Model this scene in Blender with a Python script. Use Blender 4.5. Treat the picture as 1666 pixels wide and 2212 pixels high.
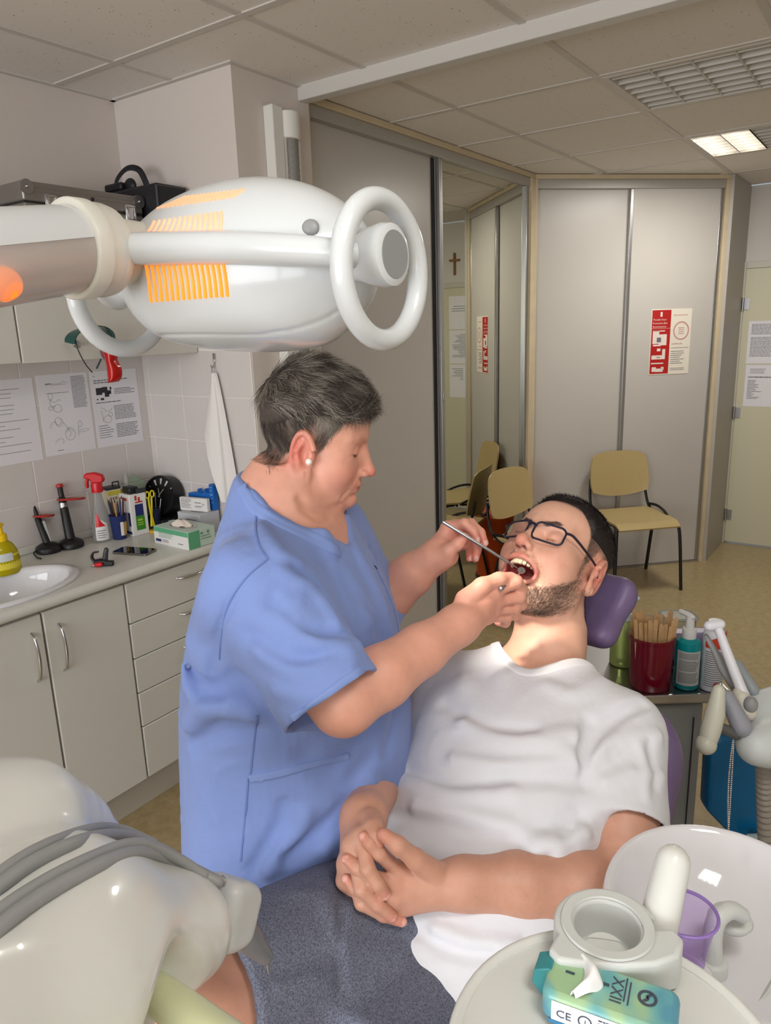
# Dental surgery: room, equipment, standing clinician and reclining patient.
import bpy, bmesh, math, random
import numpy as np
from mathutils import Matrix, Vector

for o in list(bpy.data.objects):
    bpy.data.objects.remove(o, do_unlink=True)
COL = bpy.context.scene.collection
scene = bpy.context.scene
random.seed(7)
RNG = np.random.default_rng(11)

# ---------------------------------------------------------------- camera
# solved from the ceiling grid, the verticals and the A4 sheets: X runs along the
# sliding-door wall, Y across the room, Z up, metres
IMG_W, IMG_H = 1666, 2212
FPX, PITCH, YAW, ROLL, CAM_H = 1590.4, -0.24605, 0.61943, -0.03309, 1.695
_f = np.array([math.cos(YAW)*math.cos(PITCH), math.sin(YAW)*math.cos(PITCH), math.sin(PITCH)])
_r = np.cross(_f, [0, 0, 1]); _r /= np.linalg.norm(_r)
_u = np.cross(_r, _f)
CR = _r*math.cos(ROLL) + _u*math.sin(ROLL)      # image right
CU = np.cross(CR, _f)                           # image up
CF = _f                                         # view direction
CPOS = np.array([0.0, 0.0, CAM_H])
cam_data = bpy.data.cameras.new('camera')
cam = bpy.data.objects.new('camera', cam_data)
COL.objects.link(cam)
cam_data.sensor_fit = 'VERTICAL'
cam_data.sensor_height = 24.0
cam_data.lens = 24.0*FPX/IMG_H
cam_data.clip_start = 0.02
cam.matrix_world = Matrix(((CR[0], CU[0], -CF[0], 0), (CR[1], CU[1], -CF[1], 0), (CR[2], CU[2], -CF[2], CAM_H), (0, 0, 0, 1)))
scene.camera = cam

# ---------------------------------------------------------------- light and exposure
vs = scene.view_settings
vs.view_transform = 'Standard'
vs.look = 'None'
vs.gamma = 1.0
vs.exposure = -0.08
vs.use_curve_mapping = False
world = bpy.data.worlds.new('world'); scene.world = world
world.use_nodes = True
world.node_tree.nodes['Background'].inputs[0].default_value = (0.75, 0.86, 1.0, 1)
world.node_tree.nodes['Background'].inputs[1].default_value = 0.6

def area_light(name, loc, target, sx, sy, power, color, spread=180):
    l = bpy.data.lights.new(name, 'AREA'); l.shape = 'RECTANGLE'; l.size = sx; l.size_y = sy
    l.energy = power; l.color = color; l.spread = math.radians(spread)
    o = bpy.data.objects.new(name, l); COL.objects.link(o)
    o.location = loc
    o.rotation_euler = (Vector(target)-Vector(loc)).to_track_quat('-Z', 'Y').to_euler()
    return o
# daylight coming in through the windows behind the photographer, the lit ceiling fitting, and an added fill overhead
area_light('daylight_a', (-3.12, 0.95, 1.62), (2.0, 0.95, 1.30), 2.2, 1.55, 80, (0.975, 0.985, 1.0))
area_light('daylight_b', (-3.12, -1.15, 1.62), (2.0, -1.15, 1.30), 1.6, 1.55, 44, (0.975, 0.985, 1.0))
area_light('fitting_light_a', (4.43, 0.93, 2.53), (4.43, 0.93, 0), 0.5, 0.26, 20, (1.0, 0.97, 0.90))
area_light('added_fill_light', (0.21, -0.43, 2.53), (0.21, -0.43, 0), 0.5, 0.5, 10, (1.0, 0.98, 0.95))  # added lamp out of view, lifts the near objects
# ---------------------------------------------------------------- helpers
def ray(px, py):
    return CR*((px-IMG_W/2)/FPX) - CU*((py-IMG_H/2)/FPX) + CF
def at(px, py, d):
    "a point seen at pixel (px, py), d metres along the view axis"
    return CPOS + ray(px, py)*d
def onx(px, py, X):
    r = ray(px, py); return CPOS + r*((X-CPOS[0])/r[0])
def ony(px, py, Y):
    r = ray(px, py); return CPOS + r*((Y-CPOS[1])/r[1])
def onz(px, py, Z):
    r = ray(px, py); return CPOS + r*((Z-CPOS[2])/r[2])
def nrm(v):
    v = np.asarray(v, float); return v/np.linalg.norm(v)

def lin(c):
    c = c/255.0
    return c/12.92 if c <= 0.04045 else ((c+0.055)/1.055)**2.4
def rgb(r, g, b): return (lin(r), lin(g), lin(b), 1.0)

MATS = {}
def mat(name, col, rough=0.5, metal=0.0, noise=None, bump=None, trans=0.0, ior=1.45, coat=0.0, emit=None, sss=0.0, alpha=1.0, spec=0.5):
    """procedural Principled material; noise=(scale, amount, detail) varies the colour,
    bump=(scale, strength, distance) adds fine relief"""
    if name in MATS: return MATS[name]
    m = bpy.data.materials.new(name); MATS[name] = m
    m.use_nodes = True
    nt = m.node_tree; N = nt.nodes; L = nt.links
    b = N['Principled BSDF']
    b.inputs['Base Color'].default_value = col
    b.inputs['Roughness'].default_value = rough
    b.inputs['Metallic'].default_value = metal
    b.inputs['IOR'].default_value = ior
    b.inputs['Transmission Weight'].default_value = trans
    b.inputs['Coat Weight'].default_value = coat
    b.inputs['Alpha'].default_value = alpha
    b.inputs['Specular IOR Level'].default_value = spec
    if sss:
        b.inputs['Subsurface Weight'].default_value = sss
        b.inputs['Subsurface Radius'].default_value = (0.012, 0.005, 0.003)
        b.inputs['Subsurface Scale'].default_value = 1.0
    if emit:
        b.inputs['Emission Color'].default_value = emit[0]
        b.inputs['Emission Strength'].default_value = emit[1]
    if noise or bump:
        tc = N.new('ShaderNodeTexCoord')
    if noise:
        t = N.new('ShaderNodeTexNoise'); t.inputs['Scale'].default_value = noise[0]; t.inputs['Detail'].default_value = noise[2] if len(noise) > 2 else 4
        L.new(tc.outputs['Object'], t.inputs['Vector'])
        r = N.new('ShaderNodeValToRGB')
        a = noise[1]
        r.color_ramp.elements[0].position = 0.3; r.color_ramp.elements[1].position = 0.7
        r.color_ramp.elements[0].color = (col[0]*(1-a), col[1]*(1-a), col[2]*(1-a), 1)
        r.color_ramp.elements[1].color = (min(1, col[0]*(1+a)), min(1, col[1]*(1+a)), min(1, col[2]*(1+a)), 1)
        L.new(t.outputs['Fac'], r.inputs['Fac']); L.new(r.outputs['Color'], b.inputs['Base Color'])
    if bump:
        t2 = N.new('ShaderNodeTexNoise'); t2.inputs['Scale'].default_value = bump[0]; t2.inputs['Detail'].default_value = 3
        L.new(tc.outputs['Object'], t2.inputs['Vector'])
        bp = N.new('ShaderNodeBump'); bp.inputs['Strength'].default_value = bump[1]; bp.inputs['Distance'].default_value = bump[2]
        L.new(t2.outputs['Fac'], bp.inputs['Height']); L.new(bp.outputs['Normal'], b.inputs['Normal'])
    return m

def tag(o, label, cat, group=None, kind=None):
    o['label'] = label; o['category'] = cat
    if group: o['group'] = group
    if kind: o['kind'] = kind
    return o
def thing(name, label, cat, loc, group=None, kind=None):
    o = bpy.data.objects.new(name, None); COL.objects.link(o)
    o.location = loc; o.empty_display_size = 0.05
    return tag(o, label, cat, group, kind)
def put(name, me, m, parent=None):
    "link a mesh given in world coordinates"
    o = bpy.data.objects.new(name, me); COL.objects.link(o)
    if m is not None and not me.materials: me.materials.append(m)
    if parent is not None:
        o.parent = parent
        if parent.parent is None: o.matrix_parent_inverse = Matrix.Translation(-Vector(parent.location))
    return o
def struct(name, me, m, parent=None):
    o = put(name, me, m, parent)
    if parent is None: o['kind'] = 'structure'
    return o

def catmull(P, n):
    P = [np.asarray(p, float) for p in P]
    Q = [2*P[0]-P[1]] + P + [2*P[-1]-P[-2]]
    out = []
    for i in range(1, len(Q)-2):
        for k in range(n):
            t = k/n
            out.append(0.5*((2*Q[i]) + (Q[i+1]-Q[i-1])*t + (2*Q[i-1]-5*Q[i]+4*Q[i+1]-Q[i+2])*t*t + (3*Q[i]-Q[i-1]-3*Q[i+1]+Q[i+2])*t**3))
    out.append(P[-1])
    return np.array(out)
def frame(z, hint=(0, 0, 1)):
    z = nrm(z); h = np.asarray(hint, float)
    if abs(np.dot(z, nrm(h))) > 0.98: h = np.array([1.0, 0, 0])
    x = nrm(np.cross(h, z)); return x, np.cross(z, x), z
def rotz(a):
    c, s = math.cos(a), math.sin(a); return np.array([[c, -s, 0], [s, c, 0], [0, 0, 1.0]])
def axes(x, y, z): return np.array([x, y, z], float).T   # columns

class MB:
    "collects shapes into one mesh"
    def __init__(s): s.v = []; s.f = []; s.n = 0
    def add(s, V, Fc):
        V = np.asarray(V, float).reshape(-1, 3)
        s.v.append(V); s.f += [tuple(int(i)+s.n for i in f) for f in Fc]; s.n += len(V); return s
    def box(s, c, size, R=None):
        a = np.array([[x, y, z] for x in (-.5, .5) for y in (-.5, .5) for z in (-.5, .5)])*np.asarray(size, float)
        if R is not None: a = a @ np.asarray(R).T
        return s.add(a+np.asarray(c, float), [(0, 1, 3, 2), (4, 6, 7, 5), (0, 4, 5, 1), (2, 3, 7, 6), (0, 2, 6, 4), (1, 5, 7, 3)])
    def span(s, a, b):
        a = np.asarray(a, float); b = np.asarray(b, float); return s.box((a+b)/2, np.abs(b-a))
    def quad(s, a, b, c, d): return s.add([a, b, c, d], [(0, 1, 2, 3)])
    def lathe(s, prof, o=(0, 0, 0), R=None, n=32, cap=True, sx=1.0, sy=1.0):
        V = []; Fc = []; m = len(prof)
        for r, z in prof:
            for k in range(n):
                t = 2*math.pi*k/n; V.append((r*sx*math.cos(t), r*sy*math.sin(t), z))
        for i in range(m-1):
            for k in range(n):
                Fc.append((i*n+k, i*n+(k+1) % n, (i+1)*n+(k+1) % n, (i+1)*n+k))
        if cap:
            if prof[0][0] > 1e-6: Fc.append(tuple(range(n-1, -1, -1)))
            if prof[-1][0] > 1e-6: Fc.append(tuple((m-1)*n+k for k in range(n)))
        V = np.array(V)
        if R is not None: V = V @ np.asarray(R).T
        return s.add(V+np.asarray(o, float), Fc)
    def cyl(s, a, b, r, r2=None, n=20):
        a = np.asarray(a, float); b = np.asarray(b, float); x, y, z = frame(b-a)
        return s.lathe([(r, 0), (r if r2 is None else r2, float(np.linalg.norm(b-a)))], a, axes(x, y, z), n)
    def tube(s, P, r, n=12, closed=False, hint=(0, 0, 1), flat=1.0):
        P = np.asarray(P, float); m = len(P)
        r = np.broadcast_to(np.asarray(r, float), (m,)) if np.ndim(r) == 0 or len(np.atleast_1d(r)) == m else np.interp(np.linspace(0, 1, m), np.linspace(0, 1, len(r)), r)
        T = np.roll(P, -1, 0)-np.roll(P, 1, 0) if closed else np.gradient(P, axis=0)
        x, y, z = frame(T[0], hint); V = []
        for i in range(m):
            z = nrm(T[i]); x = nrm(x-z*np.dot(x, z)); y = np.cross(z, x)
            for k in range(n):
                t = 2*math.pi*k/n; V.append(P[i]+r[i]*(x*math.cos(t)+flat*y*math.sin(t)))
        Fc = []
        for i in range(m if closed else m-1):
            j = (i+1) % m
            for k in range(n): Fc.append((i*n+k, i*n+(k+1) % n, j*n+(k+1) % n, j*n+k))
        if not closed: Fc += [tuple(range(n-1, -1, -1)), tuple((m-1)*n+k for k in range(n))]
        return s.add(V, Fc)
    def rtube(s, P, r, n=12, **k):
        "tube with rounded ends"
        P = np.asarray(P, float); m = len(P)
        r = np.interp(np.linspace(0, 1, m), np.linspace(0, 1, len(np.atleast_1d(r))), np.atleast_1d(r))
        a = nrm(P[0]-P[1]); b = nrm(P[-1]-P[-2]); th = [80, 60, 35, 15]
        P2 = [P[0]+a*r[0]*math.sin(math.radians(t)) for t in th]+list(P)+[P[-1]+b*r[-1]*math.sin(math.radians(t)) for t in th[::-1]]
        r2 = [r[0]*math.cos(math.radians(t)) for t in th]+list(r)+[r[-1]*math.cos(math.radians(t)) for t in th[::-1]]
        return s.tube(np.array(P2), np.array(r2), n, **k)
    def ball(s, c, r, R=None, n=20, m=12):
        rr = np.broadcast_to(np.asarray(r, float), (3,))
        V = [(0, 0, -1)]; Fc = []
        for i in range(1, m):
            p = -math.pi/2+math.pi*i/m
            for k in range(n): V.append((math.cos(p)*math.cos(2*math.pi*k/n), math.cos(p)*math.sin(2*math.pi*k/n), math.sin(p)))
        V.append((0, 0, 1))
        for k in range(n): Fc.append((0, 1+(k+1) % n, 1+k)); Fc.append((len(V)-1, 1+(m-2)*n+k, 1+(m-2)*n+(k+1) % n))
        for i in range(m-2):
            for k in range(n): Fc.append((1+i*n+k, 1+i*n+(k+1) % n, 1+(i+1)*n+(k+1) % n, 1+(i+1)*n+k))
        V = np.array(V)*rr
        if R is not None: V = V @ np.asarray(R).T
        return s.add(V+np.asarray(c, float), Fc)
    def prism(s, pts, o, X, Y, t):
        "outline pts (2-D) on axes X, Y at o, extruded by vector t"
        o = np.asarray(o, float); X = np.asarray(X, float); Y = np.asarray(Y, float); t = np.asarray(t, float)
        n = len(pts); A = [o+X*p[0]+Y*p[1] for p in pts]; B = [a+t for a in A]
        return s.add(A+B, [tuple(range(n-1, -1, -1)), tuple(range(n, 2*n))]+[(i, (i+1) % n, n+(i+1) % n, n+i) for i in range(n)])
    def grid(s, fn, nu, nv, thick=None):
        "surface fn(u, v) -> point; thick adds a back face moved along the normal"
        V = np.array([[fn(i/(nu-1), j/(nv-1)) for j in range(nv)] for i in range(nu)], float)
        q = lambda i, j: i*nv+j
        Fc = [(q(i, j), q(i+1, j), q(i+1, j+1), q(i, j+1)) for i in range(nu-1) for j in range(nv-1)]
        if thick:
            nu_ = np.cross(np.gradient(V, axis=0), np.gradient(V, axis=1)); nu_ /= np.linalg.norm(nu_, axis=2, keepdims=True)+1e-12
            W = V-nu_*thick; K = nu*nv
            Fc2 = [tuple(K+i for i in f[::-1]) for f in Fc]
            rim = [q(i, 0) for i in range(nu)]+[q(nu-1, j) for j in range(1, nv)]+[q(i, nv-1) for i in range(nu-2, -1, -1)]+[q(0, j) for j in range(nv-2, 0, -1)]
            Fc3 = [(rim[k], rim[(k+1) % len(rim)], K+rim[(k+1) % len(rim)], K+rim[k]) for k in range(len(rim))]
            return s.add(np.concatenate([V.reshape(-1, 3), W.reshape(-1, 3)]), Fc+Fc2+Fc3)
        return s.add(V.reshape(-1, 3), Fc)
    def mesh(s, name, smooth=None):
        me = bpy.data.meshes.new(name)
        me.from_pydata(np.concatenate(s.v).tolist(), [], s.f)
        bm = bmesh.new(); bm.from_mesh(me); bmesh.ops.recalc_face_normals(bm, faces=bm.faces); bm.to_mesh(me); bm.free()
        if smooth is not None:
            me.shade_smooth(); me.set_sharp_from_angle(angle=math.radians(smooth))
        me.update(); return me
    def put(s, name, m, parent=None, smooth=None, bevel=None, seg=2):
        o = put(name, s.mesh(name, smooth), m, parent)
        if bevel:
            b = o.modifiers.new('bevel', 'BEVEL'); b.width = bevel; b.segments = seg; b.limit_method = 'ANGLE'; b.angle_limit = math.radians(35)
            if smooth is None: o.data.shade_smooth(); o.data.set_sharp_from_angle(angle=math.radians(50))
        return o
    def struct(s, name, m, parent=None, smooth=None, bevel=None):
        o = s.put(name, m, parent, smooth, bevel)
        if parent is None: o['kind'] = 'structure'
        return o

def copy_tree(o, parent=None):
    c = o.copy(); COL.objects.link(c)
    if parent is not None: c.parent = parent; c.matrix_parent_inverse = o.matrix_parent_inverse.copy()
    for ch in [x for x in COL.objects if x.parent == o]: copy_tree(ch, c)
    return c

def rrect(w, h, r, n=5):
    "rounded rectangle outline centred on 0"
    out = []
    for cx, cy, a0 in ((w/2-r, h/2-r, 0), (-w/2+r, h/2-r, 90), (-w/2+r, -h/2+r, 180), (w/2-r, -h/2+r, 270)):
        for k in range(n+1):
            t = math.radians(a0+90*k/n); out.append((cx+r*math.cos(t), cy+r*math.sin(t)))
    return out

def text_mesh(name, body, o, X, Y, size, m, parent=None, align='LEFT', lift=0.0004):
    "flat lettering lying on the plane X, Y at o"
    cu = bpy.data.curves.new(name, 'FONT'); cu.body = body; cu.size = size; cu.align_x = align
    cu.resolution_u = 2
    tmp = bpy.data.objects.new(name, cu); COL.objects.link(tmp)
    dg = bpy.context.evaluated_depsgraph_get()
    me = bpy.data.meshes.new_from_object(tmp.evaluated_get(dg))
    bpy.data.objects.remove(tmp, do_unlink=True); bpy.data.curves.remove(cu)
    X = nrm(X); Y = nrm(Y); Z = np.cross(X, Y)
    co = np.array([v.co[:] for v in me.vertices])
    if len(co):
        W = np.asarray(o, float)+co[:, :1]*X+co[:, 1:2]*Y+Z*lift
        me.vertices.foreach_set('co', W.ravel())
    me.materials.clear(); me.materials.append(m); me.update()
    return put(name, me, m, parent)

def print_lines(mb, o, X, Y, rects, lift=0.0005):
    "small printed bars: rects (x0, y0, x1, y1) on the plane X, Y"
    X = nrm(X); Y = nrm(Y); Z = np.cross(X, Y); o = np.asarray(o, float)+Z*lift
    for x0, y0, x1, y1 in rects:
        mb.quad(o+X*x0+Y*y0, o+X*x1+Y*y0, o+X*x1+Y*y1, o+X*x0+Y*y1)
def para(x0, y0, x1, y1, n, rnd, fill=0.55, ragged=0.25, words=True):
    "bars standing for lines of small print, top to bottom"
    out = []; h = (y1-y0)/n
    for i in range(n):
        yt = y1-i*h; w = (x1-x0)*(1-ragged*rnd.random()); x = x0
        while x < x0+w:
            ww = (x1-x0)*rnd.uniform(.05, .16) if words else w
            out.append((x, yt-h*fill, min(x+ww, x0+w), yt)); x += ww+(x1-x0)*.018
    return out
# ---------------------------------------------------------------- the room
CE = 2.558            # ceiling height, six hundred millimetre grid
XB, XF, YR, YL = -3.2, 5.95, -2.3, 2.60
COLX, COLY = 1.956, 1.966
M_wall = mat('wall_paint', rgb(216, 207, 201), 0.8, bump=(260, 0.25, 0.0015))
M_wallw = mat('wall_paint_window', rgb(214, 209, 203), 0.85)
M_cream = mat('cream_door', rgb(208, 203, 178), 0.45)
M_wood = mat('pale_wood_trim', rgb(205, 188, 158), 0.5, noise=(9, 0.06))
M_alu = mat('aluminium', rgb(178, 178, 178), 0.32, 0.9)
M_track = mat('painted_track', rgb(176, 172, 166), 0.4, 0.35)
M_panel = mat('laminate_panel', rgb(192, 187, 181), 0.32, noise=(3, 0.015))
M_dark = mat('dark_gap', rgb(38, 36, 36), 0.6)
M_white = mat('white_laminate', rgb(226, 225, 219), 0.35)
M_paper = mat('paper', rgb(232, 230, 236), 0.75)
M_ink = mat('grey_print', rgb(112, 110, 116), 0.9)
M_inkd = mat('dark_print', rgb(58, 56, 62), 0.9)
M_chrome = mat('chrome', rgb(205, 205, 208), 0.15, 1.0)
M_steel = mat('steel', rgb(172, 172, 174), 0.3, 1.0)
M_black = mat('black_plastic', rgb(24, 24, 27), 0.38)

def floor_mat():
    m = bpy.data.materials.new('linoleum'); m.use_nodes = True
    nt = m.node_tree; N = nt.nodes; L = nt.links; b = N['Principled BSDF']
    tc = N.new('ShaderNodeTexCoord')
    n1 = N.new('ShaderNodeTexNoise'); n1.inputs['Scale'].default_value = 26; n1.inputs['Detail'].default_value = 8; n1.inputs['Roughness'].default_value = .65
    n2 = N.new('ShaderNodeTexNoise'); n2.inputs['Scale'].default_value = 90; n2.inputs['Detail'].default_value = 3
    r = N.new('ShaderNodeValToRGB'); r.color_ramp.elements[0].color = rgb(166, 146, 106); r.color_ramp.elements[1].color = rgb(188, 168, 126)
    r.color_ramp.elements[0].position = .32; r.color_ramp.elements[1].position = .68
    mx = N.new('ShaderNodeMix'); mx.data_type = 'RGBA'; mx.blend_type = 'MULTIPLY'; mx.inputs[0].default_value = .25
    L.new(tc.outputs['Object'], n1.inputs['Vector']); L.new(tc.outputs['Object'], n2.inputs['Vector'])
    L.new(n1.outputs['Fac'], r.inputs['Fac']); L.new(r.outputs['Color'], mx.inputs[6]); L.new(n2.outputs['Color'], mx.inputs[7])
    L.new(mx.outputs[2], b.inputs['Base Color']); b.inputs['Roughness'].default_value = 0.28
    return m
MB().span((XB-.1, YR-.1, -.06), (XF+.1, YL+.1, 0)).struct('floor', floor_mat())
# walls
MB().span((XB-.1, YL, 0), (COLX, YL+.1, CE)).struct('wall_left', M_wall)
MB().span((COLX, COLY, 0), (2.347, YL+.1, CE)).struct('wall_column', M_wall)
MB().span((2.347, 2.62, 0), (XF+.1, YL+.12, CE)).struct('wall_behind_closet', M_wallw)
DY0, DY1, DH = 0.13, 1.035, 2.012        # the door in the far wall
w = MB(); w.span((XF, DY1+.045, 0), (XF+.1, YL, CE)); w.span((XF, YR, 0), (XF+.1, DY0-.045, CE)); w.span((XF, DY0-.045, DH+.045), (XF+.1, DY1+.045, CE))
w.struct('wall_far', M_wallw)
MB().span((XB, YR-.1, 0), (XF, YR, CE)).struct('wall_right', M_wallw)
w = MB()                                  # window wall behind the photographer
for y0, y1 in ((YR, -1.95), (-.35, -.15), (2.05, YL)): w.span((XB-.1, y0, 0), (XB, y1, CE))
for y0, y1 in ((-1.95, -.35), (-.15, 2.05)):
    w.span((XB-.1, y0, 0), (XB, y1, .8)); w.span((XB-.1, y0, 2.38), (XB, y1, CE))
w.struct('wall_window', M_wallw)
for i, (y0, y1) in enumerate(((-1.95, -.35), (-.15, 2.05))):
    f = MB()
    for a, b in (((y0, .8), (y1, .86)), ((y0, 2.32), (y1, 2.38)), ((y0, .86), (y0+.06, 2.32)), ((y1-.06, .86), (y1, 2.32)), (((y0+y1)/2-.03, .86), ((y0+y1)/2+.03, 2.32))):
        f.span((XB-.09, a[0], a[1]), (XB-.03, b[0], b[1]))
    wf = f.struct('window_%d' % (i+1), mat('window_frame', rgb(235, 235, 232), .4), bevel=.004)
    MB().span((XB-.066, y0+.05, .85), (XB-.06, y1-.05, 2.33)).put('window_pane', mat('pane_glass', (1, 1, 1, 1), 0.0, trans=1.0, ior=1.02), wf)
    MB().span((XB-.02, y0-.03, .775), (XB+.14, y1+.03, .8)).put('window_sill', M_white, wf, bevel=.006)

# ceiling: slab with T bars and separate mineral tiles
def tile_mat():
    m = bpy.data.materials.new('mineral_tile'); m.use_nodes = True
    nt = m.node_tree; N = nt.nodes; L = nt.links; b = N['Principled BSDF']
    tc = N.new('ShaderNodeTexCoord')
    v = N.new('ShaderNodeTexVoronoi'); v.inputs['Scale'].default_value = 75; v.inputs['Randomness'].default_value = 1
    n = N.new('ShaderNodeTexNoise'); n.inputs['Scale'].default_value = 45; n.inputs['Detail'].default_value = 4
    n3 = N.new('ShaderNodeTexNoise'); n3.inputs['Scale'].default_value = 14
    th = N.new('ShaderNodeMath'); th.operation = 'MULTIPLY'; th.inputs[1].default_value = .42
    lt = N.new('ShaderNodeMath'); lt.operation = 'LESS_THAN'
    sb = N.new('ShaderNodeMath'); sb.operation = 'SUBTRACT'; sb.inputs[1].default_value = .05
    mx = N.new('ShaderNodeMix'); mx.data_type = 'RGBA'; mx.inputs[6].default_value = rgb(232, 227, 222); mx.inputs[7].default_value = rgb(150, 144, 138)
    for t in (v, n, n3): L.new(tc.outputs['Object'], t.inputs['Vector'])
    L.new(n3.outputs['Fac'], th.inputs[0]); L.new(th.outputs[0], sb.inputs[0])
    L.new(v.outputs['Distance'], lt.inputs[0]); L.new(sb.outputs[0], lt.inputs[1])
    gt = N.new('ShaderNodeMath'); gt.operation = 'GREATER_THAN'; gt.inputs[1].default_value = .56; L.new(n.outputs['Fac'], gt.inputs[0])
    mu = N.new('ShaderNodeMath'); mu.operation = 'MULTIPLY'; L.new(lt.outputs[0], mu.inputs[0]); L.new(gt.outputs[0], mu.inputs[1])
    L.new(mu.outputs[0], mx.inputs[0]); L.new(mx.outputs[2], b.inputs['Base Color'])
    bp = N.new('ShaderNodeBump'); bp.inputs['Strength'].default_value = .25; bp.inputs['Distance'].default_value = .002
    L.new(n.outputs['Fac'], bp.inputs['Height']); L.new(bp.outputs['Normal'], b.inputs['Normal'])
    b.inputs['Roughness'].default_value = .9
    return m
M_tile = tile_mat()
M_bar = mat('ceiling_bar', rgb(206, 201, 195), .5)
ceil = MB().span((XB, YR, CE+.05), (XF, YL, CE+.1)).struct('ceiling', M_wallw)
GX = [-3.2, -3.09, -2.49, -1.89, -1.29, -.69, -.09, .51, 1.11, 1.71, 2.30, 2.93, 3.53, 4.15, 4.75, 5.35, 5.95]
GY = [-2.3, -1.93, -1.33, -.73, -.13, .47, 1.07, 1.66, 2.245, 2.60]
tile_cache = {}
for i in range(len(GX)-1):
    for j in range(len(GY)-1):
        x0, x1, y0, y1 = GX[i], GX[i+1], GY[j], GY[j+1]
        if i >= 10 and y0 > 1.9: continue
        if i == 10: x0 = 2.372
        x0 = max(x0, XB); y1 = min(y1, 2.02 if i >= 10 else YL)
        fixture = (i == 11 and j in (4, 5)) or (i == 13 and j == 5) or (i == 6 and j == 3)
        if fixture: continue
        key = (round(x1-x0, 3), round(y1-y0, 3))
        if key not in tile_cache:
            tile_cache[key] = MB().box((0, 0, .008), (x1-x0-.016, y1-y0-.016, .016)).mesh('ceiling_tile')
            tile_cache[key].materials.append(M_tile)
        o = bpy.data.objects.new('ceiling_tile', tile_cache[key]); COL.objects.link(o)
        o.location = ((x0+x1)/2, (y0+y1)/2, CE+.004); o.parent = ceil
for x in GX[1:-1]:
    if abs(x-2.30) < .01: continue
    MB().span((x-.012, YR, CE), (x+.012, 2.0 if x > 2.3 else YL, CE+.03)).put('grid_bar', M_bar, ceil)
for y in GY[1:-1]:
    MB().span((XB, y-.012, CE+.0005), (2.29, y+.012, CE+.03)).put('grid_bar', M_bar, ceil)
    if y < 2: MB().span((2.37, y-.012, CE+.0005), (XF, y+.012, CE+.03)).put('grid_bar', M_bar, ceil)
# edge angle along the walls
e = MB(); e.span((XB, YL-.02, CE-.002), (COLX, YL, CE+.02)); e.span((COLX-.02, COLY, CE-.002), (COLX, YL, CE+.02)); e.span((COLX-.02, COLY-.02, CE-.002), (2.29, COLY, CE+.02))
e.put('edge_angle', M_bar, ceil)
# header rail crossing the ceiling
hb = MB().span((2.286, YR, 2.512), (2.338, COLY, CE+.02)).struct('trim_1', mat('header_rail', rgb(206, 203, 198), .45), bevel=.003)
MB().span((2.338, YR, 2.535), (2.352, COLY, CE+.02)).put('rail_groove', M_dark, hb)
MB().span((2.352, YR, 2.528), (2.372, COLY, CE+.02)).put('rail_lip', M_bar, hb)

# recessed louvre fittings
M_lou = mat('louvre_enamel', rgb(205, 200, 192), .45)
M_tubeoff = mat('unlit_tube', rgb(190, 186, 180), .4)
M_tubeon = mat('lit_tube', rgb(255, 250, 235), .4, emit=((1, .97, .88, 1), 26.0))
def fitting(x0, x1, y0, y1, lit, label):
    t = thing('ceiling_light', label, 'ceiling light', ((x0+x1)/2, (y0+y1)/2, CE), 'louvre lights in the ceiling grid')
    f = MB()
    f.span((x0, y0, CE+.06), (x1, y1, CE+.075))
    for a, b in (((x0, y0), (x0+.02, y1)), ((x1-.02, y0), (x1, y1)), ((x0+.02, y0), (x1-.02, y0+.02)), ((x0+.02, y1-.02), (x1-.02, y1))):
        f.span((a[0], a[1], CE-.002), (b[0], b[1], CE+.06))
    f.put('housing', M_lou, t)
    ncol = max(2, int(round((y1-y0)/.15)))
    for k in range(1, ncol):
        y = y0+.02+(y1-y0-.04)*k/ncol
        MB().span((x0+.02, y-.003, CE), (x1-.02, y+.003, CE+.032)).put('louvre_rib', M_lou, t)
    for k in range(7):
        x = x0+.06+(x1-x0-.12)*k/6
        MB().prism([(-.010, .034), (.010, .034), (.002, .0), (-.002, 0)], (x, y0+.02, CE+.001), (1, 0, 0), (0, 0, 1), (0, y1-y0-.04, 0)).put('louvre_blade', M_lou, t)
    nt = 4 if y1-y0 < .7 else 6
    for k in range(nt):
        y = y0+(y1-y0)*(k+.5)/nt
        on = (lit == 'on') or (lit == 'half' and y > (y0+y1)/2)
        MB().cyl((x0+.03, y, CE+.046), (x1-.03, y, CE+.046), .011, n=10).put('tube_lamp', M_tubeon if on else M_tubeoff, t, smooth=60)
    if lit == 'half':
        MB().span((x0+.02, (y0+y1)/2-.004, CE), (x1-.02, (y0+y1)/2+.004, CE+.06)).put('divider', M_lou, t)
fitting(2.942, 3.518, -.118, 1.058, 'off', 'wide unlit ceiling light with white louvre grid')
# unseen lit fitting above the camera, added to brighten the foreground
lf = MB().span((-.078, -.718, CE+.06), (.498, -.142, CE+.075))
for a_, b_ in (((-.078, -.718), (-.058, -.142)), ((.478, -.718), (.498, -.142)), ((-.058, -.718), (.478, -.698)), ((-.058, -.162), (.478, -.142))): lf.span((a_[0], a_[1], CE-.002), (b_[0], b_[1], CE+.06))
lf = lf.put('added_fitting', M_lou, ceil)
for k in range(4): MB().cyl((-.05, -.646+.144*k, CE+.046), (.47, -.646+.144*k, CE+.046), .011, n=10).put('tube_lamp', M_tubeon, lf, smooth=60)
fitting(4.162, 4.738, .482, 1.058, 'half', 'small ceiling light with one half glowing, above the far door')
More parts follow.
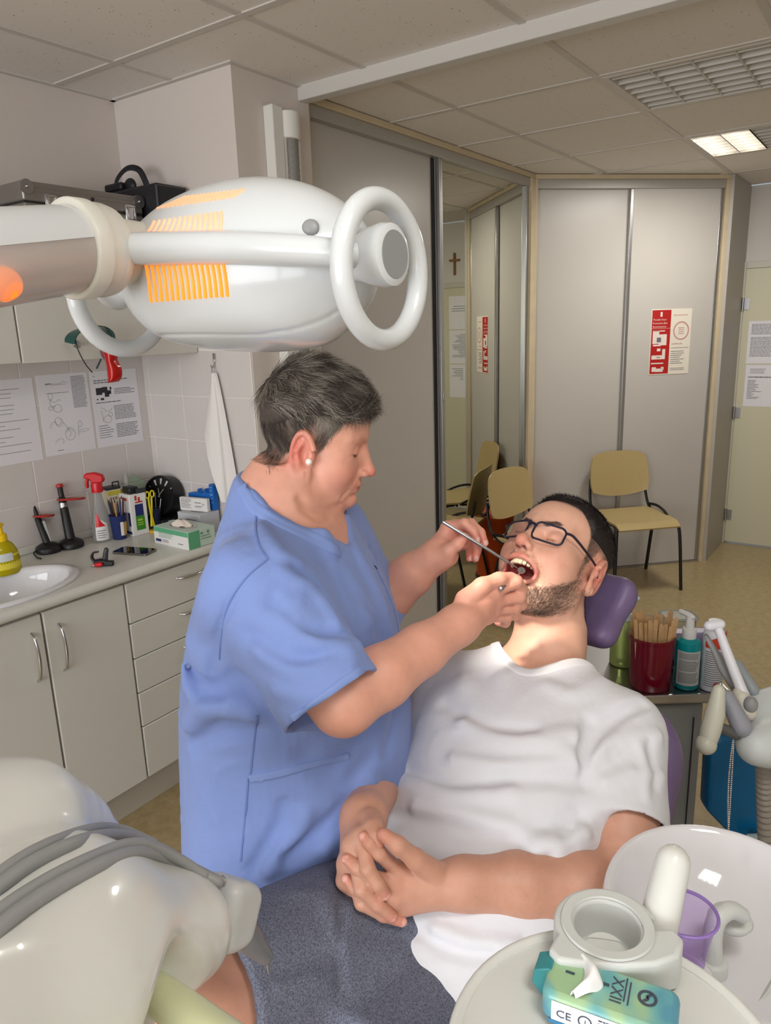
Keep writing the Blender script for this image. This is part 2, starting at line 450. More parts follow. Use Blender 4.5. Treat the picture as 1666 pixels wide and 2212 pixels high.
# ---------------------------------------------------------------- wall tiles behind the worktop
M_ct = mat('ceramic_tile', rgb(214, 208, 205), .22, noise=(5, .015))
zr = [0.93, 1.105, 1.28, 1.455, 1.63]
wl = bpy.data.objects['wall_left']; wc = bpy.data.objects['wall_column']
MB().span((.55, YL-.0068, .9), (COLX, YL, 1.64)).put('grout_bed', mat('grout', rgb(234, 230, 226), .8), wl)
MB().span((COLX-.0068, COLY+.002, .9), (COLX, YL, 1.64)).put('grout_bed', MATS['grout'], wc)
def wall_tile(a, b, par): MB().span(a, b).put('wall_tile', M_ct, par, bevel=.0015)
xs = [.6225+.2*k for k in range(7)]+[COLX-.004]
for i in range(len(xs)-1):
    for j in range(4): wall_tile((xs[i]+.0015, YL-.0085, zr[j]+.0015), (xs[i+1]-.0015, YL-.003, zr[j+1]-.0015), wl)
ys = [COLY+.004, 2.16, 2.36, 2.56, YL-.01]
for i in range(len(ys)-1):
    for j in range(4): wall_tile((COLX-.0085, ys[i]+.0015, zr[j]+.0015), (COLX-.003, ys[i+1]-.0015, zr[j+1]-.0015), wc)

# ---------------------------------------------------------------- sliding closet along the wall
c1 = MB().span((2.347, 2.06, 0), (4.45, 2.10, CE)).struct('wall_closet_back', M_panel)
t2 = MB(); t2.span((2.345, 1.985, 2.532), (4.46, 2.07, CE)); t2.span((2.345, 1.985, 0), (2.376, 2.07, 2.532)); t2.span((4.405, 1.985, 0), (4.46, 2.07, 2.532))
t2 = t2.struct('trim_2', M_wood, bevel=.002)
MB().span((2.376, 1.995, 2.485), (4.405, 2.06, 2.532)).put('top_track', M_track, t2, bevel=.002)
MB().span((2.376, 1.998, 0), (4.405, 2.06, .014)).put('bottom_track', M_alu, t2)
d1 = MB().span((2.39, 2.034, .02), (3.345, 2.046, 2.485)).struct('door_1', M_panel)
MB().span((2.378, 2.030, .016), (2.392, 2.05, 2.485)).put('door_stile', M_dark, d1)
MB().span((3.325, 2.026, .016), (3.347, 2.05, 2.485)).put('door_stile', M_dark, d1)
d2 = MB().span((3.352, 2.016, .02), (4.372, 2.022, 2.485)).struct('door_2', mat('mirror_glass', rgb(206, 206, 192), .015, 1.0))
MB().span((3.352, 2.023, .02), (4.372, 2.030, 2.485)).put('door_panel', M_panel, d2)
s_ = MB(); s_.span((3.350, 2.000, .016), (3.362, 2.024, 2.485)); s_.span((3.370, 2.004, .016), (3.388, 2.024, 2.485)); s_.put('door_stile', M_alu, d2, bevel=.002)
MB().span((3.362, 2.010, .016), (3.370, 2.024, 2.485)).put('stile_groove', M_dark, d2)
s_ = MB(); s_.span((4.366, 2.000, .016), (4.378, 2.024, 2.485)); s_.span((4.384, 2.004, .016), (4.396, 2.024, 2.485)); s_.put('door_stile', M_alu, d2, bevel=.002)
MB().span((4.378, 2.010, .016), (4.384, 2.024, 2.485)).put('stile_groove', M_dark, d2)
MB().box((3.358, 1.998, 1.33), (.010, .012, .05)).put('lock', M_steel, d2, bevel=.002)

# ---------------------------------------------------------------- corner closet on the diagonal
A2 = np.array([4.46, 2.005, 0]); U2 = nrm((.7071, -.7071, 0)); N2 = nrm((-.7071, -.7071, 0)); Z3 = np.array([0, 0, 1.0])
R2 = axes(U2, -N2, Z3); L2 = 1.312
def d2span(mb, u0, u1, n0, n1, z0, z1):
    "box on the diagonal front: u along it, n metres into the room"
    return mb.box(A2+U2*(u0+u1)/2+N2*(n0+n1)/2+Z3*(z0+z1)/2, (u1-u0, n1-n0, z1-z0), R2)
def on2(u, z, n=0): return A2+U2*u+N2*n+Z3*z
t3 = MB(); d2span(t3, .0, L2, -.05, .012, 2.532, CE); d2span(t3, .004, .03, -.05, .012, 0, 2.532); d2span(t3, L2-.028, L2, -.05, .012, 0, 2.532)
t3 = t3.struct('trim_3', M_wood, bevel=.002)
b = MB(); d2span(b, .03, L2-.028, -.045, .006, 2.478, 2.532); b.put('top_track', M_track, t3, bevel=.002)
b = MB(); d2span(b, .03, L2-.028, -.045, .004, 0, .012); b.put('bottom_track', M_alu, t3)
b = MB(); d2span(b, 0, L2, -.08, -.05, 0, CE); b.struct('wall_closet_corner', M_dark)
b = MB(); d2span(b, .035, .66, -.040, -.028, .014, 2.478); d3 = b.struct('door_3', M_panel)
b = MB(); d2span(b, .032, .046, -.042, -.024, .012, 2.478); b.put('door_stile', M_track, d3)
b = MB(); d2span(b, .655, 1.262, -.018, -.006, .014, 2.478); d4 = b.struct('door_4', M_panel)
for u0, u1 in ((.640, .664), (1.256, 1.276)):
    b = MB(); d2span(b, u0, u1, -.022, .0, .012, 2.478); b.put('door_stile', M_alu, d4, bevel=.003)
# side of the corner closet and the far door
pB = on2(L2, 0)
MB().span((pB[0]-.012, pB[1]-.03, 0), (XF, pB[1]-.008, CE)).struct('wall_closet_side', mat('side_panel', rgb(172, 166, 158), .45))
fd = MB().span((XF-.012, DY0, .012), (XF+.03, DY1, DH)).struct('door_5', M_cream, bevel=.002)
fr = MB(); fr.span((XF-.02, DY1, 0), (XF+.1, DY1+.045, DH+.045)); fr.span((XF-.02, DY0-.045, 0), (XF+.1, DY0, DH+.045)); fr.span((XF-.02, DY0, DH), (XF+.1, DY1, DH+.045))
fr.struct('trim_4', mat('door_frame', rgb(200, 196, 184), .45), bevel=.003)
for z in (1.77, 1.00, .225):
    h = MB(); h.cyl((XF-.024, DY1+.004, z-.045), (XF-.024, DY1+.004, z+.045), .009, n=12); h.box((XF-.016, DY1-.018, z), (.005, .04, .075)); h.put('hinge', M_steel, fd, smooth=40)
hd = MB(); hd.box((XF-.016, DY0+.07, 1.02), (.006, .04, .22)); hd.rtube([(XF-.03, DY0+.07, 1.06), (XF-.055, DY0+.075, 1.06), (XF-.055, DY0+.19, 1.06)], .009); hd.put('door_handle', M_steel, fd, smooth=50)
MB().span((XF-.012, YR, 0), (XF, DY0-.05, .07)).struct('baseboard_far', M_wood, bevel=.003)
# wooden cross above the far door
MB().span((XF-.02, .618, 2.12), (XF-.002, .640, 2.305)).span((XF-.021, .575, 2.228), (XF-.002, .685, 2.250))
cr = MB(); cr.span((XF-.02, .622, 2.12), (XF-.001, .640, 2.305)); cr.span((XF-.0195, .58, 2.235), (XF-.001, .682, 2.253))
tag(cr.put('wall_cross', mat('cross_wood', rgb(140, 100, 52), .5, noise=(40, .15)), None, bevel=.002), 'small brown wooden cross on the wall above the cream door, seen in the mirror', 'cross')

# ---------------------------------------------------------------- sheets of paper
rd = random.Random(3)
def sheet(name, label, o, X, w, h, rects, m=M_paper, ink=M_ink, group=None, cat='paper sheet', t=.0012):
    "paper lying on a wall: o lower-left corner, X along the bottom edge"
    X = nrm(X); Zn = np.cross(X, Z3); o = np.asarray(o, float)
    p = MB(); p.box(o+X*w/2+Z3*h/2+Zn*t/2, (w, t, h), axes(X, Zn, Z3))
    s = p.put(name, m); tag(s, label, cat, group)
    q = MB(); print_lines(q, o+Zn*t, X, Z3, rects); q.put('printed_text', ink, s)['kind'] = 'stuff'
    return s
FX = (0, -1, 0)   # along the far wall as seen from the room
def doc(w, h, n, r=.3): return para(.022, .03, w-.022, h-.025, n, rd, .4, r)
kx = XF-.0125
sheet('paper_sheet', 'white printed sheet on the cream door, upper one beside the corner closet', (kx, .989, 1.355), FX, .21, .297, para(.02, .20, .19, .275, 9, rd, .4)+para(.02, .045, .19, .185, 17, rd, .4))
sheet('paper_sheet', 'white printed sheet on the cream door, lower one beside the corner closet', (kx, .985, 1.048), FX, .21, .297, para(.03, .23, .15, .27, 3, rd, .3)+para(.02, .20, .19, .215, 1, rd, .5, 0)+para(.02, .05, .12, .19, 14, rd, .4, .7))
sheet('paper_sheet', 'landscape printed sheet high on the cream door, seen only in the mirror', (kx, .762, 1.655), FX, .19, .285, para(.02, .14, .17, .20, 3, rd, .25))
sheet('paper_sheet', 'middle printed sheet of the column reflected in the mirror door', (kx, .762, 1.352), FX, .19, .293, para(.02, .05, .17, .26, 16, rd, .35, .7))
sheet('paper_sheet', 'lowest printed sheet of the column reflected in the mirror door', (kx, .762, 1.048), FX, .19, .295, para(.05, .15, .17, .26, 7, rd, .3, .8))
ky = YL-.0086
sheet('paper_sheet', 'white sheet of typed lines on the tiles nearest the sink', (1.257, ky, 1.262), (1, 0, 0), .21, .297,
      [(.012+rd.random()*.004, .262-.0145*i-.012*(i//3), .012+.17*rd.uniform(.35, 1), .2635-.0145*i-.012*(i//3)) for i in range(13)])
s2 = sheet('paper_sheet', 'white sheet with line drawings on the tiles, between two printed sheets', (1.482, ky, 1.268), (1, 0, 0), .206, .297, para(.135, .165, .195, .285, 26, rd, .4, .12)+[(.03, .228, .12, .2295), (.03, .262, .055, .265), (.05, .258, .11, .259), (.045, .015, .07, .017)])
s3 = sheet('paper_sheet', 'white sheet with a dark engraving on the tiles beside the corner', (1.700, ky, 1.268), (1, 0, 0), .212, .297, para(.012, .245, .17, .262, 2, rd, .4, .3)+para(.1, .2, .195, .225, 4, rd, .4)+para(.012, .168, .16, .176, 1, rd, .4)+para(.09, .10, .19, .158, 10, rd, .4, .15)+para(.09, .028, .195, .085, 9, rd, .4, .15)+para(.012, .03, .08, .085, 6, rd, .25, .5)+[(.012, .276, .02, .278)])
# line drawings: a clinician leaning over a patient, drawn with thin strokes
def strokes(o, X, Y, polys, wd, m, parent, name='line_drawing'):
    X = nrm(X); Y = nrm(Y); Zn = np.cross(X, Y); q = MB()
    for poly in polys:
        P = catmull([np.array([a, b, 0.0]) for a, b in poly], 5)
        for a, b in zip(P[:-1], P[1:]):
            d = b-a; l = np.linalg.norm(d)
            if l < 1e-6: continue
            n = np.array([-d[1], d[0], 0])/l*wd/2
            q.quad(*[np.asarray(o)+X*p[0]+Y*p[1]+Zn*.0008 for p in (a-n, b-n, b+n, a+n)])
    q.put(name, m, parent)['kind'] = 'stuff'
def loop(cx, cy, rx, ry, n=9, a0=0, a1=360): return [(cx+rx*math.cos(math.radians(a0+(a1-a0)*k/n)), cy+ry*math.sin(math.radians(a0+(a1-a0)*k/n))) for k in range(n+1)]
so = (1.482, ky-.0012, 1.268)
strokes(so, (1, 0, 0), Z3, [loop(.045, .218, .009, .012), [(.042, .206), (.05, .198), (.062, .196), (.075, .203), (.085, .2)], loop(.068, .172, .016, .014), [(.042, .206), (.04, .19), (.05, .178), (.06, .182)], loop(.04, .175, .008, .007),
        loop(.062, .125, .012, .014), [(.03, .1), (.032, .115), (.05, .125), (.055, .11), (.07, .105), (.08, .12), (.075, .135)], [(.08, .12), (.095, .1), (.1, .09)], loop(.105, .072, .02, .024), [(.09, .08), (.105, .092), (.118, .08)], [(.1, .09), (.108, .075), (.1, .06)],
        loop(.15, .105, .008, .011), [(.142, .096), (.14, .075), (.14, .06)], [(.14, .08), (.18, .083), (.18, .076), (.14, .073)], [(.04, .045), (.05, .055), (.065, .06), (.075, .05), (.07, .042)], [(.035, .255), (.04, .262), (.09, .262), (.1, .268), (.12, .262)]], .0009, M_ink, s2)
so = (1.700, ky-.0012, 1.268)
strokes(so, (1, 0, 0), Z3, [loop(.07, .125, .009, .008), [(.03, .155), (.045, .15), (.05, .14), (.07, .14), (.08, .15)], loop(.055, .108, .018, .014), [(.03, .145), (.035, .115), (.033, .1)]], .0009, M_ink, s3)
q = MB(); print_lines(q, (1.700, ky-.0012, 1.268), (1, 0, 0), Z3, [(.018, .205, .045, .232), (.045, .212, .07, .234), (.055, .195, .075, .212), (.07, .205, .085, .22), (.035, .184, .05, .192), (.018, .186, .024, .191), (.08, .222, .088, .232)]); q.put('engraving', M_inkd, s3)['kind'] = 'stuff'
# safety poster on the corner closet: red column and pale column
def poster():
    w, h = .285, .42
    o = on2(.826, 1.33, -.0055); Zn = N2
    p = MB(); p.box(o+U2*w/2+Z3*h/2+Zn*.001, (w, .002, h), R2)
    s = p.put('poster', mat('poster_paper', rgb(226, 218, 204), .6)); tag(s, 'red and cream printed poster taped to the corner closet door', 'poster')
    def area(name, m, rects, lift): q = MB(); print_lines(q, o+Zn*.002, U2, Z3, rects, lift); q.put(name, m, s)['kind'] = 'stuff'
    area('red_column', mat('poster_red', rgb(176, 26, 24), .6), [(.005, .006, .138, .414)], .0004)
    wh = mat('poster_white', rgb(228, 214, 206), .6)
    area('white_blocks', wh, [(.015, .2, .115, .26), (.015, .26, .06, .285), (.06, .19, .115, .2), (.02, .278, .1, .285), (.014, .1, .11, .126), (.088, .126, .11, .165), (.012, .07, .1, .078), (.02, .02, .05, .05), (.045, .018, .1, .04), (.085, .03, .105, .05), (.05, .152, .075, .17), (.005, .297, .138, .2985), (.02, .185, .075, .195)]+loop_rects(), .0007)
    area('emblem_lines', mat('poster_pink', rgb(196, 140, 134), .6), [(.195, .295, .235, .3), (.195, .283, .235, .287), (.195, .271, .235, .275), (.195, .259, .235, .263)], .0007)
    area('small_print', M_ink, [(.045, .21, .075, .24), (.05, .11, .075, .115)]+para(.15, .165, .275, .172, 1, rd, .4, 0)+para(.15, .06, .26, .15, 7, rd, .3, .4)+para(.15, .02, .26, .04, 2, rd, .3, .5), .001)
    ring = []
    for k in range(28):
        a = 2*math.pi*k/28; ring.append((.215+.052*math.cos(a), .28+.055*math.sin(a)))
    strokes(o+Zn*.002, U2, Z3, [ring+[ring[0]]], .008, MATS['poster_pink'], s, 'round_emblem')
    rm = mat('poster_red_print', rgb(178, 62, 56), .6)
    text_mesh('heading', 'Puruíle bnuv', o+U2*.014+Z3*.348+Zn*.0026, U2, Z3, .0185, wh, s)
    text_mesh('heading', 'Komution Jiixt', o+U2*.012+Z3*.326+Zn*.0026, U2, Z3, .0175, wh, s)
    text_mesh('heading', 'Ibuvtnivamnut', o+U2*.012+Z3*.304+Zn*.0026, U2, Z3, .0165, wh, s)
    text_mesh('heading', 'TIDSKUVMIE LACHNE', o+U2*.152+Z3*.376+Zn*.0026, U2, Z3, .0105, rm, s)
    text_mesh('heading', 'CHUTOE ATE', o+U2*.15+Z3*.192+Zn*.0026, U2, Z3, .0125, rm, s)
def loop_rects(): return [(.062, .372, .076, .402)]
poster()
# wall lamp on the column return
t = thing('wall_lamp', 'tall white tube lamp with ribbed cover on the column beside the sliding closet', 'wall lamp', (2.16, COLY, 1.55))
MB().span((2.096, COLY-.045, 1.50), (2.150, COLY, 2.46)).put('back_plate', M_white, t, bevel=.004)
x, y, z = (1, 0, 0), (0, 1, 0), (0, 0, 1)
def half(r, n=9): return [(r*math.cos(math.pi+math.pi*k/n), r*math.sin(math.pi+math.pi*k/n)) for k in range(n+1)]
for z0, z1 in ((2.36, 2.45), (1.50, 1.60)): MB().prism(half(.043), (2.19, COLY-.03, z0), x, y, (0, 0, z1-z0)).put('end_cap', M_white, t, smooth=40, bevel=.004)
for xx in (2.152, 2.224): MB().span((xx, COLY-.045, 1.60), (xx+.010, COLY-.004, 2.36)).put('cover_edge', M_white, t)
MB().cyl((2.19, COLY-.042, 1.60), (2.19, COLY-.042, 2.36), .012).put('tube_lamp', M_tubeoff, t, smooth=60)
MB().prism(half(.031), (2.193, COLY-.03, 1.60), x, y, (0, 0, .76)).put('lamp_cover', mat('ribbed_cover', rgb(196, 194, 188), .25, trans=.6, ior=1.3), t, smooth=40)
for k in range(34):
    zz = 1.62+.022*k
    MB().prism([(a*1.04, b*1.04) for a, b in half(.031, 7)], (2.193, COLY-.03, zz), x, y, (0, 0, .008)).put('cover_rib', MATS['ribbed_cover'], t)
# ---------------------------------------------------------------- worktop and cabinets
ZT = 0.93; CFY = 2.10
M_cab = mat('cabinet_front', rgb(212, 211, 204), .38)
M_top = mat('worktop', rgb(214, 214, 208), .3, noise=(220, .03, 2))
M_cer = mat('sanitary_ceramic', rgb(222, 222, 226), .08, coat=.3)
# carcases: a two-door sink unit and a drawer unit
def bow_handle(parent, a, b, out, r=.0045):
    a = np.asarray(a, float); b = np.asarray(b, float); n = np.array([0, -1, 0])
    P = catmull([a, a+n*out*.7+(b-a)*.12, (a+b)/2+n*out, b+n*out*.7-(b-a)*.12, b], 6)
    h = MB(); h.tube(P, [.004, r, r*1.25, r, .004], 10); h.put('handle', M_chrome, parent, smooth=60)
su = thing('sink_cabinet', 'white two-door base cabinet under the sink', 'cabinet', (.8, 2.35, 0))
MB().span((.50, CFY+.02, .14), (1.404, 2.585, .70)).span((.50, CFY+.02, .70), (.52, 2.585, .892)).span((1.384, CFY+.02, .70), (1.404, 2.585, .892)).span((.52, CFY+.02, .85), (1.384, CFY+.04, .892)).put('carcase', M_cab, su)
for x0, x1, hx in ((.503, 1.106, 1.066), (1.113, 1.404, 1.155)):
    d = MB().span((x0, CFY, .135), (x1, CFY+.018, .878)).put('door', M_cab, su, bevel=.003)
    bow_handle(d, (hx, CFY, .668), (hx+.002, CFY, .826), .03)
du = thing('drawer_cabinet', 'white base cabinet with five drawers behind the clinician', 'cabinet', (1.68, 2.35, 0))
MB().span((1.408, CFY+.02, .14), (1.95, 2.585, .892)).put('carcase', M_cab, du)
dz = [.135, .338, .469, .600, .731, .878]
for k in range(5):
    d = MB().span((1.411, CFY, dz[k]+.002), (1.948, CFY+.018, dz[k+1]-.002)).put('drawer', M_cab, du, bevel=.003)
    zc = (dz[k]+dz[k+1])/2+(.03 if k else .05)
    bow_handle(d, (1.625, CFY, zc), (1.75, CFY, zc), .028)
kick = MB().span((.50, 2.155, 0), (1.95, 2.17, .138)); tag(kick.put('plinth_board', mat('plinth', rgb(186, 180, 168), .4)), 'pale plinth board under the base cabinets', 'plinth')
wt = thing('worktop', 'pale grey rounded-edge worktop over the base cabinets', 'worktop', (1.2, 2.35, .892))
SC = np.array([1.075, 2.275]); SA, SB = .262, .178
def worktop():
    # slab with an oval cut-out for the basin
    x0, x1, y0, y1 = .48, COLX-.01, 2.082, 2.588
    n = 48; inner = [(SC[0]+(SA-.02)*math.cos(2*math.pi*k/n), SC[1]+(SB-.02)*math.sin(2*math.pi*k/n)) for k in range(n)]
    outer = []
    for k in range(n):
        a = 2*math.pi*k/n; dx, dy = math.cos(a)*SA, math.sin(a)*SB; ts = []
        if dx > 1e-9: ts.append((x1-SC[0])/dx)
        if dx < -1e-9: ts.append((x0-SC[0])/dx)
        if dy > 1e-9: ts.append((y1-SC[1])/dy)
        if dy < -1e-9: ts.append((y0-SC[1])/dy)
        t = min(ts); outer.append((SC[0]+dx*t, SC[1]+dy*t))
    # pull the nearest samples onto the four corners
    for cx, cy in ((x0, y0), (x1, y0), (x0, y1), (x1, y1)):
        j = min(range(n), key=lambda q: (outer[q][0]-cx)**2+(outer[q][1]-cy)**2); outer[j] = (cx, cy)
    V = [(x, y, ZT) for x, y in inner]+[(x, y, ZT) for x, y in outer]+[(x, y, ZT-.036) for x, y in inner]+[(x, y, ZT-.036) for x, y in outer]
    F_ = []
    for k in range(n):
        j = (k+1) % n
        F_ += [(k, n+k, n+j, j), (2*n+k, 2*n+j, 3*n+j, 3*n+k), (k, j, 2*n+j, 2*n+k), (n+k, 3*n+k, 3*n+j, n+j)]
    MB().add(V, F_).put('slab', M_top, wt)
    prof = [(0, 0)]+[(-.018*math.sin(math.radians(a)), -.018+.018*math.cos(math.radians(a))) for a in range(0, 181, 20)]+[(0, -.036)]
    MB().prism(prof, (x0, y0, ZT), (0, 1, 0), (0, 0, 1), (x1-x0, 0, 0)).put('rounded_nose', M_top, wt, smooth=40)
    MB().span((x0, 2.572, ZT), (x1, 2.588, ZT+.028)).put('backsplash', M_top, wt, bevel=.004)
    MB().span((x1-.012, 2.09, ZT), (x1, 2.572, ZT+.028)).put('backsplash', M_top, wt, bevel=.004)
worktop()
def prof_pts(pts, n=4):
    q = catmull([(a, 0, b) for a, b in pts], n); return [(max(0, p[0]), p[2]) for p in q]
sk = MB().lathe([(1.0, .0005), (1.005, .005), (.985, .010), (.93, .0115), (.875, .009), (.85, .0), (.83, -.02), (.76, -.07), (.6, -.115), (.35, -.135), (.06, -.14)], (SC[0], SC[1], ZT), np.eye(3), 56, cap=False, sx=SA, sy=SB)
sk = sk.put('wash_basin', M_cer, None, smooth=60); tag(sk, 'white oval wash basin set into the worktop', 'sink')
MB().cyl((SC[0], SC[1], ZT-.1405), (SC[0], SC[1], ZT-.137), .026).put('drain', M_chrome, sk, smooth=40)

# wall cupboard over the worktop
uc = thing('wall_cupboard', 'white wall cupboard holding the metal case and black bag', 'cabinet', (1.3, 2.42, 1.62))
MB().span((.55, 2.262, 1.622), (COLX-.006, YL, 2.02)).put('carcase', M_cab, uc)
for x0, x1 in ((.555, 1.245), (1.25, 1.945)): MB().span((x0, 2.243, 1.622), (x1, 2.261, 2.018)).put('door', M_cab, uc, bevel=.003)

# metal case on the cupboard
def metal_case():
    x0, x1, y0, y1, z0, z1 = 1.352, 1.792, 2.285, 2.575, 2.0205, 2.166
    t = thing('metal_case', 'silver aluminium tool case on top of the wall cupboard', 'case', ((x0+x1)/2, (y0+y1)/2, z0))
    m = mat('case_aluminium', rgb(150, 147, 143), .42, .75, noise=(8, .06))
    zm = z0+.085
    MB().span((x0, y0, z0), (x1, y1, zm-.002)).put('lower_shell', m, t, bevel=.006)
    lid = MB().span((x0, y0, zm+.002), (x1, y1, z1)).put('lid', m, t, bevel=.006)
    MB().span((x0+.003, y0+.003, zm-.003), (x1-.003, y1-.003, zm+.003)).put('seam', M_dark, t)
    for z in (z0+.03, zm+.03, z1-.018):
        MB().span((x0+.002, y0-.0015, z), (x1-.002, y0+.003, z+.004)).put('groove_rail', m, t)
    for x in (x0+.015, x1-.015):
        q = MB(); q.cyl((x, y0-.004, z1-.018), (x, y0+.002, z1-.018), .022, n=20); q.ball((x, y0-.005, z1-.018), .006); q.put('corner_cap', M_steel, t, smooth=40)
    for x in (x0+.09, x1-.055):
        q = MB(); q.span((x-.022, y0-.006, zm-.032), (x+.022, y0, zm+.028)); l = q.put('latch', M_chrome, t, bevel=.002)
        q = MB(); q.tube([(x-.013, y0-.009, zm-.02), (x-.013, y0-.009, zm+.02), (x+.013, y0-.009, zm+.02), (x+.013, y0-.009, zm-.02)], .003, 8, closed=True); q.put('latch_loop', M_chrome, l, smooth=60)
    MB().ball(((x0+x1)/2+.02, y0-.001, z1-.03), .006).put('rivet', M_black, t, smooth=60)
metal_case()
def black_bag():
    t = thing('black_bag', 'black soft equipment bag with a carry strap, behind the metal case', 'bag', (1.87, 2.36, 2.0205))
    m = mat('black_nylon', rgb(26, 26, 32), .45, noise=(60, .2))
    MB().span((1.803, 2.215, 2.0205), (1.940, 2.535, 2.208)).put('body', m, t, bevel=.012)
    MB().tube([(1.806, 2.219, 2.03), (1.806, 2.219, 2.198), (1.936, 2.219, 2.202)], .004, 8).put('piping', mat('bag_piping', rgb(70, 70, 78), .4), t)
    q = MB(); P = catmull([(1.82, 2.47, 2.205), (1.826, 2.455, 2.25), (1.84, 2.41, 2.282), (1.85, 2.36, 2.272), (1.855, 2.335, 2.23), (1.856, 2.33, 2.205)], 6)
    q.tube(P, .011, 8, flat=.25, hint=(1, 0, 0)); q.put('carry_strap', m, t, smooth=60)
    q = MB(); q.span((1.81, 2.42, 2.206), (1.85, 2.52, 2.236)); q.put('strap_pad', m, t, bevel=.008)
    q = MB(); q.ball((1.838, 2.40, 2.222), (.014, .03, .026)); q.put('folded_strap', m, t, smooth=60)
black_bag()

# eye shields hanging from the cupboard door
def eye_shields():
    hook = thing('wall_hook', 'thin metal peg on the cupboard door carrying the eye shields', 'hook', (1.42, 2.24, 1.676))
    a = np.array([1.437, 2.2425, 1.672])
    q = MB(); q.rtube([a, a+np.array([-.02, -.09, .002])], .0035, 10); q.put('peg', M_chrome, hook, smooth=60)
    q = MB(); q.cyl(a+np.array([0, .001, 0]), a-np.array([0, .004, 0]), .012); q.put('peg_base', M_chrome, hook, smooth=40)
    g = thing('green_eye_shield', 'dark green curved eye shield hooked on the cupboard door', 'eye shield', (1.42, 2.2, 1.67))
    m = mat('green_acrylic', rgb(26, 84, 78), .2, trans=.35)
    c = np.array([1.432, 2.165, 1.684])
    def fn(u, v):
        th = math.radians(195-210*u); r = .072
        return c+np.array([r*math.cos(th), -.012-.055*math.sin(th)*.35+.0, r*.62*math.sin(th)*1.0])+np.array([0, .055*(v-.5), -.010*math.sin(th)*v+.006*v])
    MB().grid(fn, 28, 7, .0022).put('visor', m, g, smooth=50)
    q = MB(); P = catmull([c+np.array([-.050, -.01, .03]), c+np.array([-.055, -.02, -.02]), c+np.array([-.035, -.02, -.07]), c+np.array([-.01, -.015, -.10])], 8)
    q.tube(P, .0018, 8); q.put('temple_wire', mat('dark_green_wire', rgb(34, 46, 48), .4), g, smooth=60)
    q = MB(); q.tube([c+np.array([.055, -.02, .02]), c+np.array([.075, -.02, -.008]), c+np.array([.088, -.02, -.004])], .002, 8); q.put('temple_wire', M_black, g, smooth=60)
    r = thing('red_eye_shield', 'glossy red eye shield hanging by its bridge in front of the sheets', 'eye shield', (1.465, 2.15, 1.63))
    m = mat('red_acrylic', rgb(205, 26, 18), .15, trans=.25, ior=1.4)
    # outline of the two-lobed visor as it hangs on edge, curved in depth
    o = np.array([1.452, 2.135, 1.680])
    out = [(0, 0), (.022, -.001), (.033, -.013), (.037, -.030), (.034, -.045), (.036, -.052), (.041, -.066), (.041, -.082), (.034, -.097), (.016, -.102), (.010, -.100)]
    inn = [(0, 0), (.003, -.012), (.006, -.024), (.009, -.038), (.010, -.046), (.0105, -.055), (.0108, -.066), (.0108, -.078), (.0106, -.089), (.0105, -.096), (.010, -.100)]
    O = catmull([(a*1.3, 0, b*1.3) for a, b in out], 4); I = catmull([(a*1.3, 0, b*1.3) for a, b in inn], 4)
    Xd = nrm((.66, -.75, 0))
    def fn(u, v):
        i = min(len(O)-1, int(round(u*(len(O)-1)))); p = I[i]*(1-v)+O[i]*v
        return o+Xd*p[0]+Z3*p[2]+nrm((.75, .66, 0))*(-.03*math.sin(math.pi*min(1, v))*.5+.02*v*v)
    MB().grid(fn, len(O), 9, .003).put('visor', m, r, smooth=60)
    q = MB(); E = [o+Xd*p[0]+Z3*p[2] for p in I]; q.tube(E, .0026, 8); q.put('rim', mat('red_rim', rgb(150, 30, 40), .3), r, smooth=60)
    def back(u, v):
        i = min(len(I)-1, int(round(u*(len(I)-1)*.5))); p = I[i]
        return o+Xd*(p[0]-.012*math.sin(math.pi*u)*v*1.2)+Z3*p[2]+nrm((.75, .66, 0))*.02*v
    MB().grid(back, 14, 5, .002).put('inner_lens', mat('pink_lens', rgb(150, 60, 80), .2, trans=.4), r, smooth=60)
    q = MB(); q.tube([o+Z3*-.055+Xd*-.002, o+Z3*-.085+Xd*-.02], .003, 8); q.put('temple_wire', MATS['dark_green_wire'], r, smooth=60)
eye_shields()

# ---------------------------------------------------------------- towel on the column tiles
def towel():
    hk = thing('towel_hook', 'small chrome hook on the tiles holding the white towel', 'hook', (COLX-.01, 2.154, 1.60))
    q = MB(); q.box((COLX-.011, 2.154, 1.605), (.005, .014, .03)); q.tube(catmull([(COLX-.013, 2.154, 1.598), (COLX-.016, 2.154, 1.578), (COLX-.026, 2.154, 1.566), (COLX-.032, 2.154, 1.578)], 6), .0025, 8)
    q.put('hook', M_chrome, hk, smooth=40)
    q = MB(); q.tube(catmull([(COLX-.024, 2.158, 1.57), (COLX-.022, 2.163, 1.55), (COLX-.020, 2.160, 1.535), (COLX-.020, 2.150, 1.535), (COLX-.022, 2.148, 1.555), (COLX-.026, 2.152, 1.569)], 5), .0016, 8, closed=True); q.put('ring', M_steel, hk, smooth=60)
    m = mat('towel_cotton', rgb(236, 233, 230), .95, bump=(900, .5, .001))
    def fn(u, v):
        # v runs from the hanging loop to the hem, u across the gathered cloth
        w = .012+.115*v**.8
        y = 2.152+(.35-u)*w*2*.62+.012*v
        ph = u*9.5+.4*v
        x = COLX-.016-(.006+.018*v)*(.5+.5*math.sin(ph))-.010*math.sin(u*math.pi)
        z0 = 1.548-.50*v
        if u < .35: z0 = 1.548-(.50-.26*(1-(u/.35)))*v        # short corner of the fold on the left
        return (x, y, z0)
    o = MB().grid(fn, 60, 40, .003).put('towel', m, None, smooth=70)
    tag(o, 'white cotton towel hanging in folds from the hook on the tiles', 'towel')
towel()

